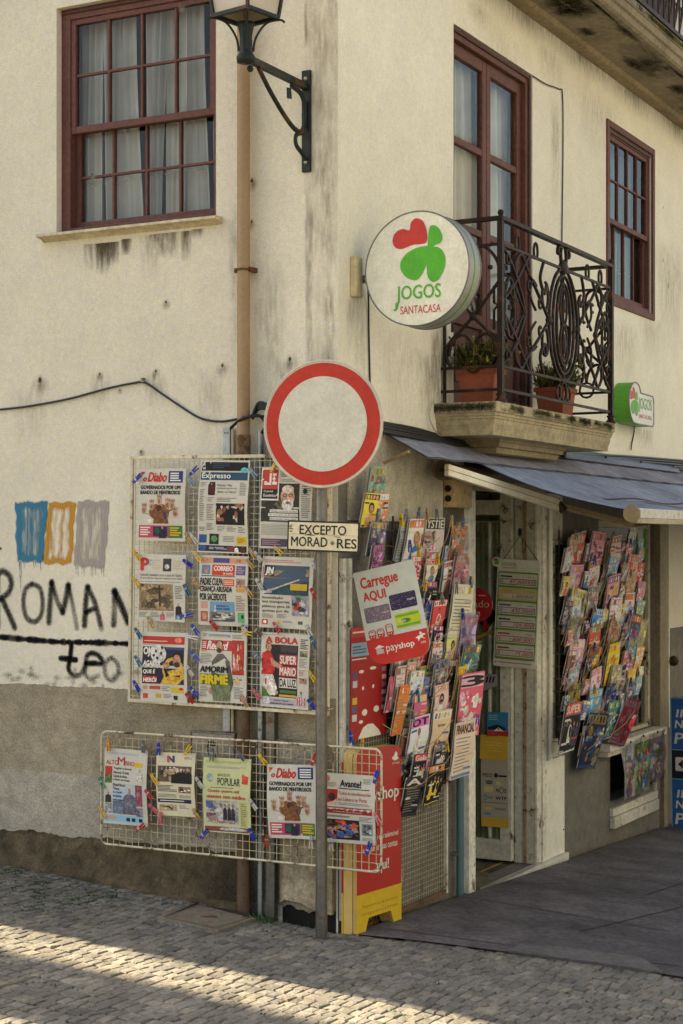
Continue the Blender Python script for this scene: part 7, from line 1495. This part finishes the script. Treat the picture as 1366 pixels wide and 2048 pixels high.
near = [  # px, top, bottom, width px, colours, title, style, what it looks like
 (752, 932, 1002, 32, [(150, 190, 180), (206, 176, 70), (200, 80, 70), (90, 140, 130)], None, 'c', 'teal comic with white figures at the top of the strip beside the round sign', 0, .10),
 (738, 985, 1042, 30, [(206, 176, 60), (40, 36, 40), (190, 140, 110)], None, 'woman', 'yellow and black magazine below the teal comic', 1, .11),
 (760, 985, 1042, 26, [(196, 120, 80), (206, 200, 190), (40, 36, 36), (140, 170, 180)], None, 'c', 'orange and white comic right of the yellow and black magazine', 2, .09),
 (752, 1042, 1100, 40, [(84, 100, 150), (206, 176, 60), (196, 110, 60), (150, 90, 120)], None, 'c', 'blue comic with yellow and orange toys above the purple one', 3, .12),
 (752, 1088, 1142, 40, [(150, 60, 140), (190, 110, 176), (206, 190, 200), (120, 50, 110)], None, 'c', 'purple toy magazine at the foot of the hanging strip', 4, .13),
 (808, 1038, 1108, 22, [(176, 186, 196), (206, 206, 200), (120, 130, 140)], None, 'plain', 'narrow pale blue magazine at the top left of the near rack', 5, .08),
 (829, 1036, 1112, 30, [(206, 190, 180), (190, 80, 90), (60, 100, 150)], None, 'woman', "magazine with a woman's face in the top row of the near rack", 6, .10),
 (863, 1034, 1118, 40, [(176, 164, 156), (36, 34, 36), (190, 60, 70)], 'YSTIE', 'dress', 'grey cover with a black masthead band reading YSTIE', 7, .11),
 (914, 1050, 1112, 38, [(196, 120, 90), (206, 170, 60), (80, 120, 80), (190, 70, 90)], None, 'c', 'orange and green children magazine at the top right of the near rack', 8, .11),
 (920, 1108, 1172, 38, [(196, 120, 146), (206, 170, 180), (150, 80, 110)], None, 'c', 'pink children magazine in plastic below the orange and green one', 9, .12),
 (830, 1112, 1150, 30, [(196, 70, 60), (206, 200, 186), (60, 60, 130)], None, 'c', 'red and white booklet behind the top of the tilted white sign', 10, .10),
 (861, 1116, 1162, 42, [(206, 190, 170), (190, 60, 50), (206, 170, 50), (70, 110, 150)], 'TECTE', 'woman', 'cover with red masthead and yellow and blue panels under the YSTIE magazine', 11, .13),
 (860, 1162, 1205, 46, [(70, 60, 120), (200, 90, 90), (206, 200, 190), (110, 160, 90)], None, 'group', 'violet television guide with several small people', 12, .12),
 (875, 1198, 1252, 38, [(190, 60, 60), (206, 200, 190), (170, 50, 50)], None, 'dress', 'red cover with a woman in white', 13, .14),
 (919, 1168, 1256, 48, [(196, 188, 164), (186, 178, 150), (170, 160, 140)], None, 'plain', 'cream puzzle magazine with grey pegs at the right of the near rack', 14, .14),
 (933, 1230, 1297, 34, [(176, 150, 190), (200, 110, 150), (90, 110, 180), (206, 190, 200)], None, 'c', 'lilac and pink children magazine below the cream puzzle magazine', 15, .13),
 (872, 1250, 1292, 40, [(36, 30, 50), (200, 110, 150), (206, 196, 200)], None, 'c', 'black and pink cover below the red one', 16, .13),
 (870, 1284, 1328, 48, [(190, 180, 170), (190, 60, 60), (70, 100, 160)], None, 'c', 'white booklet with red and blue bars at the right of the tilted sign foot', 17, .12),
 (880, 1318, 1376, 44, [(206, 200, 190), (90, 100, 160), (190, 60, 60), (120, 90, 80)], 'TV', 'c', 'white television magazine with a blue masthead in the middle of the near rack', 18, .14),
 (937, 1288, 1358, 36, [(90, 160, 160), (206, 110, 60), (60, 80, 150), (206, 190, 120)], None, 'c', 'turquoise and orange comic at the right edge of the near rack', 19, .13),
 (917, 1330, 1422, 15, [(206, 170, 50), (190, 150, 40), (60, 80, 140)], None, 'plain', 'narrow yellow booklet left of the pink number three magazine', 20, .11),
 (938, 1344, 1452, 42, [(196, 84, 106), (206, 150, 166), (206, 196, 190)], '3', 'c', 'deep pink magazine with a large 3 and white animals', 21, .15),
 (797, 1330, 1402, 14, [(190, 170, 170), (150, 110, 110), (120, 90, 80)], None, 'plain', 'bundle of pale spines leftmost in the middle of the near rack', 22, .12),
 (815, 1322, 1400, 14, [(176, 160, 140), (190, 100, 90), (206, 190, 150)], None, 'plain', 'thin reddish spines right of the pale spines', 23, .11),
 (800, 1368, 1452, 16, [(196, 110, 50), (190, 90, 40), (206, 130, 70)], None, 'plain', 'stack of orange spines at the left of the near rack', 24, .13),
 (828, 1340, 1398, 38, [(180, 186, 196), (206, 206, 206), (70, 80, 110)], None, 'c', 'silvery fashion cover above the bright pink masthead', 25, .13),
 (836, 1388, 1440, 48, [(196, 70, 130), (206, 170, 50), (206, 200, 200)], 'FRECHES', 'plain', 'bright pink cover with a yellow top edge and white script', 26, .15),
 (880, 1366, 1426, 40, [(196, 170, 160), (190, 120, 90), (206, 200, 196)], None, 'woman', 'cover with a dark-haired woman below the white television magazine', 27, .14),
 (877, 1418, 1496, 42, [(190, 170, 140), (206, 200, 190), (90, 80, 130)], None, 'legs', 'cover with tan trouser legs at the right of the middle', 28, .14),
 (835, 1430, 1508, 46, [(206, 196, 200), (206, 90, 160), (50, 70, 150), (90, 150, 180)], 'OT', 'dress', 'white cover with big pink letters and a blue dress', 29, .14),
 (925, 1442, 1556, 56, [(206, 176, 156), (196, 160, 140), (90, 110, 150)], 'FINANCIAL', 'plain', 'salmon pink newspaper hanging at the lower right of the near rack', 30, .16),
 (878, 1486, 1532, 44, [(90, 90, 110), (60, 70, 100), (206, 196, 190)], None, 'group', 'dark cover with a row of people in pale clothes', 31, .14),
 (835, 1506, 1560, 44, [(40, 44, 60), (190, 50, 60), (206, 190, 180)], 'Gala', 'group', 'dark cover with a red Gala logo', 32, .15),
 (868, 1526, 1608, 46, [(36, 32, 32), (200, 110, 60), (206, 170, 60)], None, 'group', 'black and orange film magazine in the bottom row of the near rack', 33, .14),
 (820, 1552, 1634, 54, [(24, 24, 32), (40, 36, 46), (176, 176, 180)], 'ALIEN', 'plain', 'nearly black cover with faint white letters at the bottom left of the near rack', 34, .14),
]
near[-1] = near[-1][:5] + ('A', 'plain') + near[-1][7:]
R1 = {}
for q in near:
    px, y0, y1, wp, cols, ti, st_, lab, k, off = q
    R1[k] = mag(px, y0, y1, wp * 1.22, cols, ti, st_, lab, off, 200 + k, G1, lean=(11 if k not in (14, 30, 21) else 7), ext=(.0 if k in (34, 33, 30, 4) else .22), tilt=(k * 5 % 9 - 4) * .9 if k not in (30, 21, 7) else 0, sleeve=k in (0, 3, 4, 8, 9, 15, 19, 5, 18))
    if k == 30:
        pass
G2 = 'magazines on the rack right of the shop door'
far_cols = [
 (1148, [(1068, 1134, [(196, 60, 50), (206, 110, 60), (190, 170, 160)], 'c', 'red comic'), (1128, 1182, [(206, 160, 176), (196, 110, 140), (206, 196, 196)], 'c', 'pale pink magazine'), (1176, 1240, [(206, 200, 190), (206, 180, 60), (120, 150, 180)], 'c', 'white cover with yellow flowers'), (1234, 1282, [(170, 166, 140), (110, 140, 80), (150, 130, 170)], 'c', 'grey-green cover'), (1276, 1338, [(196, 140, 176), (206, 170, 190), (120, 90, 130)], 'c', 'lilac magazine'), (1332, 1372, [(140, 180, 190), (80, 120, 150), (190, 110, 90)], 'c', 'light blue magazine'), (1366, 1412, [(206, 176, 70), (50, 40, 40), (190, 110, 70)], 'dress', 'yellow magazine with a dark figure')]),
 (1186, [(1062, 1118, [(190, 130, 150), (170, 80, 110), (80, 60, 80)], 'c', 'dusky pink cover'), (1118, 1166, [(206, 200, 196), (200, 60, 50), (150, 140, 130)], 'c', 'white cover with a red masthead'), (1170, 1214, [(190, 196, 200), (80, 120, 170), (200, 90, 80)], 'c', 'white and blue round-figure cover'), (1216, 1258, [(60, 130, 180), (206, 206, 206), (40, 90, 140)], 'c', 'bright blue comic'), (1250, 1298, [(190, 60, 60), (80, 130, 90), (206, 170, 120)], 'c', 'red comic with green figures'), (1292, 1338, [(206, 146, 50), (190, 90, 50), (206, 190, 120)], 'c', 'orange magazine'), (1334, 1380, [(206, 170, 180), (190, 90, 130), (206, 200, 196)], 'c', 'pink and white cover'), (1376, 1430, [(70, 130, 170), (110, 170, 190), (200, 130, 60)], 'c', 'blue cover with a sea creature'), (1424, 1500, [(50, 60, 100), (206, 170, 60), (60, 110, 160)], 'c', 'dark blue and yellow puzzle book')]),
 (1224, [(1070, 1118, [(190, 160, 150), (110, 60, 80), (150, 110, 110)], 'legs', 'dull pink cover with legs'), (1112, 1154, [(70, 140, 190), (120, 180, 206), (206, 206, 200)], 'c', 'sky blue comic'), (1148, 1200, [(196, 130, 140), (80, 50, 130), (206, 170, 70)], 'c', 'pink and violet comic'), (1194, 1246, [(200, 196, 190), (190, 120, 140), (60, 56, 60)], 'c', 'white comic with a black figure'), (1240, 1288, [(190, 70, 60), (206, 176, 60), (80, 110, 170)], 'c', 'red, yellow and blue comic'), (1284, 1340, [(206, 170, 40), (190, 150, 40), (170, 90, 50)], 'c', 'strong yellow magazine'), (1328, 1374, [(140, 136, 110), (110, 120, 130), (170, 150, 120)], 'c', 'olive grey cover'), (1368, 1412, [(50, 80, 160), (80, 120, 190), (170, 180, 200)], 'c', 'deep blue magazine'), (1400, 1450, [(60, 110, 110), (90, 150, 90), (50, 70, 140)], 'c', 'green and blue comic')]),
 (1258, [(1060, 1092, [(40, 80, 160), (90, 140, 190), (206, 190, 80)], 'c', 'small blue booklet'), (1084, 1114, [(196, 80, 90), (206, 140, 150), (206, 190, 180)], 'c', 'small red and pink booklet'), (1108, 1152, [(206, 160, 150), (196, 70, 60), (176, 140, 110)], 'c', 'pink cover with a red figure'), (1146, 1190, [(186, 150, 110), (196, 110, 80), (206, 190, 160)], 'c', 'tan cover'), (1184, 1232, [(206, 190, 186), (200, 70, 70), (90, 140, 190)], 'c', 'white and red cover'), (1226, 1282, [(60, 50, 60), (170, 50, 50), (60, 90, 150)], 'c', 'dark cover with a red figure'), (1276, 1322, [(70, 120, 180), (90, 160, 120), (206, 200, 190)], 'c', 'blue and green magazine'), (1316, 1342, [(140, 80, 140), (190, 80, 90), (206, 170, 180)], 'c', 'purple and red booklet'), (1336, 1370, [(206, 170, 50), (190, 120, 40), (206, 196, 160)], 'c', 'golden yellow booklet'), (1362, 1398, [(180, 186, 196), (100, 130, 180), (206, 140, 100)], 'c', 'pale grey and blue booklet')]),
]
OR = ('topmost', 'second', 'third', 'fourth', 'fifth', 'sixth', 'seventh', 'eighth', 'ninth', 'lowest')
CN = ('first', 'second', 'third', 'last')
R2 = []
for ci, (px, rows) in enumerate(far_cols):
    for ri, (y0, y1, cols, st_, ds) in enumerate(rows):
        dx = -4 * (ri / 9) if ci == 0 else 4 * math.sin(ri * 2.1 + ci)
        R2.append(mag(px + dx, y0, y1, 42 if ci < 3 else 38, cols, None, st_, f'{ds}, {OR[ri]} in the {CN[ci]} far-rack column', .08 + .03 * ((ri * 3 + ci) % 3), 300 + ci * 20 + ri, G2, lean=12, ext=.5, sleeve=(ri + ci) % 3 == 0, tilt=((ri * 7 + ci * 3) % 5 - 2) * 3.2))
mag(1140, 1404, 1506, 56, [(96, 88, 92), (196, 50, 44), (206, 200, 196), (60, 60, 76)], 'SUPER', 'group', 'large cover with a red SUPER masthead, bottom left of the far rack', .17, 390, G2, lean=9)
mag(1248, 1392, 1490, 44, [(190, 60, 70), (206, 110, 120), (170, 44, 54), (206, 160, 190)], None, 'c', 'big red plastic-wrapped magazine hanging askew at the bottom right of the far rack', .17, 391, G2, lean=20, tilt=10, sleeve=True)
FILL = [((206, 120, 140), 'rose'), ((110, 150, 190), 'pale blue'), ((206, 180, 80), 'mustard'), ((190, 70, 66), 'brick red'), ((200, 196, 186), 'whitish'), ((110, 150, 100), 'leaf green'), ((150, 110, 170), 'mauve'), ((206, 140, 80), 'apricot')]
for ci, (px, rows) in enumerate(far_cols):
    for ri in range(0, len(rows) - 1):
        y0, y1, _c, _s, ds = rows[ri]; fc, fn_ = FILL[(ri * 5 + ci * 3) % 8]; f2 = FILL[(ri * 3 + ci + 2) % 8][0]
        mag(px + 20 + 3 * math.sin(ri * 3), y0 + 16, y1 + 20, 30, [fc, f2, (206, 200, 190)], None, 'c', f'{fn_} cover right of the {ds}, far rack', .055, 420 + ci * 20 + ri, G2, lean=12, tilt=2 - ri % 3, sleeve=ri % 4 == 1)
for k, (x, y0, y1) in enumerate(((842, 1040, 1100), (848, 1220, 1290), (846, 1330, 1400), (856, 1440, 1520), (812, 1400, 1470), (806, 1460, 1540), (850, 1380, 1450), (898, 1300, 1370), (900, 1390, 1450), (896, 1090, 1160), (796, 1290, 1350), (858, 1545, 1600), (800, 1240, 1300), (822, 1290, 1340), (795, 1500, 1570), (812, 1540, 1600), (842, 1480, 1545), (905, 1230, 1300), (905, 1340, 1400), (840, 1280, 1340))):
    fc, fn_ = FILL[k % 8]; mag(x, y0, y1, 38, [fc, FILL[(k + 3) % 8][0], (206, 200, 190), (60, 60, 80)], None, ('c', 'woman', 'c', 'dress')[k % 4], f'{fn_} cover partly hidden in the ' + ('top', 'middle', 'middle', 'lower', 'middle', 'lower', 'middle', 'middle', 'lower', 'upper', 'middle', 'bottom', 'left', 'left', 'bottom left', 'bottom left', 'lower middle', 'right', 'right', 'centre')[k] + ' of the near rack, behind others', .075, 480 + k, G1, lean=11, tilt=1 - k % 3)
FILL2 = [((190, 200, 206), 'silvery'), ((206, 90, 120), 'raspberry'), ((70, 110, 170), 'cobalt'), ((206, 190, 110), 'straw'), ((120, 80, 70), 'brown'), ((206, 206, 200), 'chalk white'), ((60, 60, 80), 'slate'), ((206, 150, 170), 'candy pink')]
for ci, (px, rows) in enumerate(far_cols):
    for ri in range(0, len(rows)):
        y0, y1, _c, _s, ds = rows[ri]; fc, fn_ = FILL2[(ri * 3 + ci * 5) % 8]; f2 = FILL[(ri * 7 + ci) % 8][0]
        mag(px - 13 + 5 * math.sin(ri * 5 + ci), y0 + 24, y1 + 10, 27, [fc, f2, (206, 200, 190), FILL2[(ri + ci) % 8][0]], None, ('c', 'woman', 'c')[ri % 3], f'{fn_} cover lower left of the {ds}, far rack', .10 + .02 * (ri % 2), 520 + ci * 20 + ri, G2, lean=13, tilt=(ri * 5 + ci * 3) % 13 - 6, sleeve=ri % 3 == 2)
for k, (x, y0, y1, nb) in enumerate(((800, 1290, 1340, 'pale spines'), (790, 1350, 1410, 'orange spines'), (842, 1352, 1400, 'silvery fashion cover'), (856, 1400, 1450, 'bright pink cover'), (812, 1452, 1510, 'cover with big pink letters'), (856, 1462, 1510, 'cover with tan trouser legs'), (806, 1512, 1566, 'red Gala logo cover'), (852, 1504, 1560, 'row of pale people cover'), (896, 1120, 1170, 'plastic-wrapped pink magazine'), (850, 1068, 1120, 'YSTIE cover'), (846, 1196, 1246, 'red cover with a woman'), (902, 1262, 1312, 'lilac children magazine'), (906, 1318, 1368, 'turquoise comic'), (842, 1242, 1290, 'black and pink cover'))):
    fc, fn_ = FILL2[k % 8]; mag(x, y0, y1 + 14, 34, [fc, FILL[(k * 3) % 8][0], (206, 200, 190), FILL2[(k + 4) % 8][0]], None, ('c', 'dress', 'woman')[k % 3], f'{fn_} cover squeezed in beside the {nb}, near rack', .10, 620 + k, G1, lean=11, tilt=(k * 5) % 13 - 6, sleeve=k % 3 == 0)
# loose spines seen edge-on between the covers of the far rack
# ------------------------------------------------------------------ pegs and elastic cords on the racks
GP = 'clothes pegs on the magazine racks'
pg_near = [('grey', 812, 1030, 7, 'narrow pale blue magazine'), ('yellow', 803, 1040, 6, "woman's face magazine, left"), ('grey', 838, 1026, 6, "woman's face magazine, top"), ('grey', 874, 1030, 7, 'YSTIE cover'), ('wooden', 855, 1028, 7, 'YSTIE cover, left'), ('wooden', 903, 1042, 8, 'orange and green children magazine'), ('grey', 926, 1046, 8, 'orange and green children magazine, right'), ('blue', 820, 1092, 10, 'red and white booklet'), ('yellow', 838, 1100, 10, 'red and white booklet, right'), ('yellow', 876, 1118, 11, 'cover with yellow and blue panels'), ('yellow', 850, 1170, 12, 'violet television guide'), ('grey', 913, 1176, 14, 'cream puzzle magazine, left peg'), ('grey', 942, 1164, 14, 'cream puzzle magazine, right peg'), ('blue', 926, 1228, 15, 'lilac and pink magazine'), ('grey', 884, 1196, 13, 'red cover with woman in white'), ('grey', 868, 1320, 18, 'white television magazine'), ('teal', 836, 1392, 26, 'bright pink cover'), ('grey', 826, 1432, 29, 'big pink letters cover'), ('yellow', 894, 1492, 30, 'salmon pink newspaper, low peg'), ('wooden', 920, 1446, 30, 'salmon pink newspaper, top peg'), ('grey', 756, 1030, 3, 'blue comic with toys'), ('blue', 702, 1474, 0, 'foot of the red poster, left'), ('yellow', 724, 1490, 0, 'foot of the red poster, right'), ('blue', 955, 1440, 21, 'deep pink magazine')]
for k, (c, px, py, mi, ds) in enumerate(pg_near):
    off = .165 if mi not in (0,) else .075; u, v = PB(px, py, off)
    peg(c, FB(u, v, off, R(90 + random.Random(k).uniform(-18, 18))) @ Matrix.Rotation(R(70 + k * 37 % 50), 4, 'X'), f'{c} clothes peg at the {ds}', GP)
for ci, (px, rows) in enumerate(far_cols):
    for ri, (y0, y1, cols, st_, ds) in enumerate(rows):
        if (ri + ci) % 2: continue
        off = .15; u, v = PB(px + 4, y0 + 2, off); c = ('grey', 'wooden', 'yellow', 'blue')[(ri + ci * 2) % 4]
        peg(c, FB(u, v, off, R(90 + (ri * 13 % 30) - 15)) @ Matrix.Rotation(R(60 + ri * 31 % 60), 4, 'X'), f'{c} clothes peg above the {ds}, far rack', GP)
cords = [((790, 1325), (838, 1345), 0), ((785, 1400), (835, 1425), 0), ((765, 1448), (815, 1475), 0), ((838, 1505), (905, 1440), 0), ((795, 1578), (855, 1560), 0), ((850, 1560), (905, 1505), 0), ((840, 1175), (905, 1090), 0), ((880, 1200), (900, 1110), 0), ((845, 1255), (890, 1235), 0), ((850, 1290), (905, 1255), 0), ((858, 1372), (908, 1300), 0), ((862, 1398), (905, 1330), 0), ((875, 1110), (905, 1030), 0), ((845, 1540), (900, 1535), 0), ((835, 1095), (880, 1075), 0), ((905, 1400), (920, 1290), 0),
         ((1122, 1290), (1152, 1175), 1), ((1120, 1380), (1150, 1270), 1), ((1160, 1250), (1205, 1150), 1), ((1160, 1330), (1205, 1230), 1), ((1165, 1380), (1215, 1290), 1), ((1130, 1440), (1165, 1340), 1), ((1190, 1300), (1230, 1225), 1), ((1205, 1150), (1212, 1060), 1), ((1240, 1180), (1270, 1090), 1), ((1235, 1290), (1268, 1220), 1), ((1200, 1420), (1240, 1430), 1), ((1160, 1470), (1215, 1400), 1), ((1205, 1450), (1245, 1395), 1), ((1175, 1500), (1230, 1440), 1), ((1220, 1470), (1270, 1420), 1), ((1150, 1330), (1180, 1260), 1), ((1190, 1210), (1215, 1145), 1), ((1215, 1380), (1250, 1310), 1)]
for p, q, w_ in cords:
    o0, o1 = (.17, .22); a_ = PB(*p, o0); b_ = PB(*q, o1); M = FB(a_[0], a_[1], o0); m = MB(); e = M.inverted() @ FB(b_[0], b_[1], o1).to_translation()
    m.tube(smooth_path([(0, 0, 0), tuple(e * .5 + Vector((0, -.012, -.012))), tuple(e)], 5), .0022, 4, 'plastic', srgb(176, 150, 100))
    m.build('elastic_cord', M=M, label=('thin tan elastic cord stretched over the covers of the near rack', 'thin tan elastic cord stretched over the covers of the far rack')[w_], cat='elastic cord', group=('elastic cords of the near rack', 'elastic cords of the far rack')[w_])
# ------------------------------------------------------------------ bags of toys and comics hung below the shop window
bags = [((1246, 1492), (1270, 1484), (1248, 1600), [(190, 190, 196), (200, 110, 110), (60, 140, 140), (206, 150, 70)], 'left plastic bag of comics below the shop window, with a white sheet on top'),
        ((1270, 1480), (1298, 1470), (1272, 1588), [(110, 150, 70), (196, 60, 60), (60, 110, 180), (206, 170, 60)], 'middle plastic bag of comics below the shop window, green at the top'),
        ((1298, 1472), (1326, 1462), (1298, 1565), [(150, 130, 140), (196, 90, 50), (90, 110, 160), (206, 200, 196)], 'right plastic bag of comics below the shop window, orange and grey')]
for k, (a_, b_, c_, cols, lab) in enumerate(bags):
    off = .09; M, w_, h_ = pf(a_, b_, c_, off, PB); M = FB(PB((a_[0] + b_[0]) / 2, 1500, off)[0], PB(c_[0], c_[1], off)[1], off)
    t = thing('comic_bag', lab, 'comic bag', M, 'plastic bags of comics below the shop window'); P = Page(w_, h_, 500 + k, paper=srgb(*cols[0]), bend=.01); r = P.r
    for q in range(46):
        x, y = r.uniform(.12, .88), r.uniform(.22, .93); s_ = r.uniform(.05, .15); P.blob(x, y, s_, s_ * .6, srgb(*r.choice(cols + [(206, 206, 200), (70, 120, 180), (90, 150, 80)])), 1 + q * .1, 8)
    P.rect(.1, .05, .9, .2, srgb(*cols[0]), 6); P.lines(.15, .07, .8, .18, 3, srgb(190, 120, 130))
    P.mb.build('comics', t)
    m = MB(); m.surf(lambda i, j: (-w_ / 2 - .01 + (w_ + .02) * i, -.022 - .012 * math.sin(i * 9 + k) * math.sin(j * 7 + k), -.01 + (h_ + .03) * j), 8, 10, 'sleeve', (1, 1, 1, 1)); m.build('plastic_bag', t)
    m = MB(); m.ball((0, -.01, h_ + .015), .012, 'plastic', srgb(30, 30, 34)); m.build('clip', t)
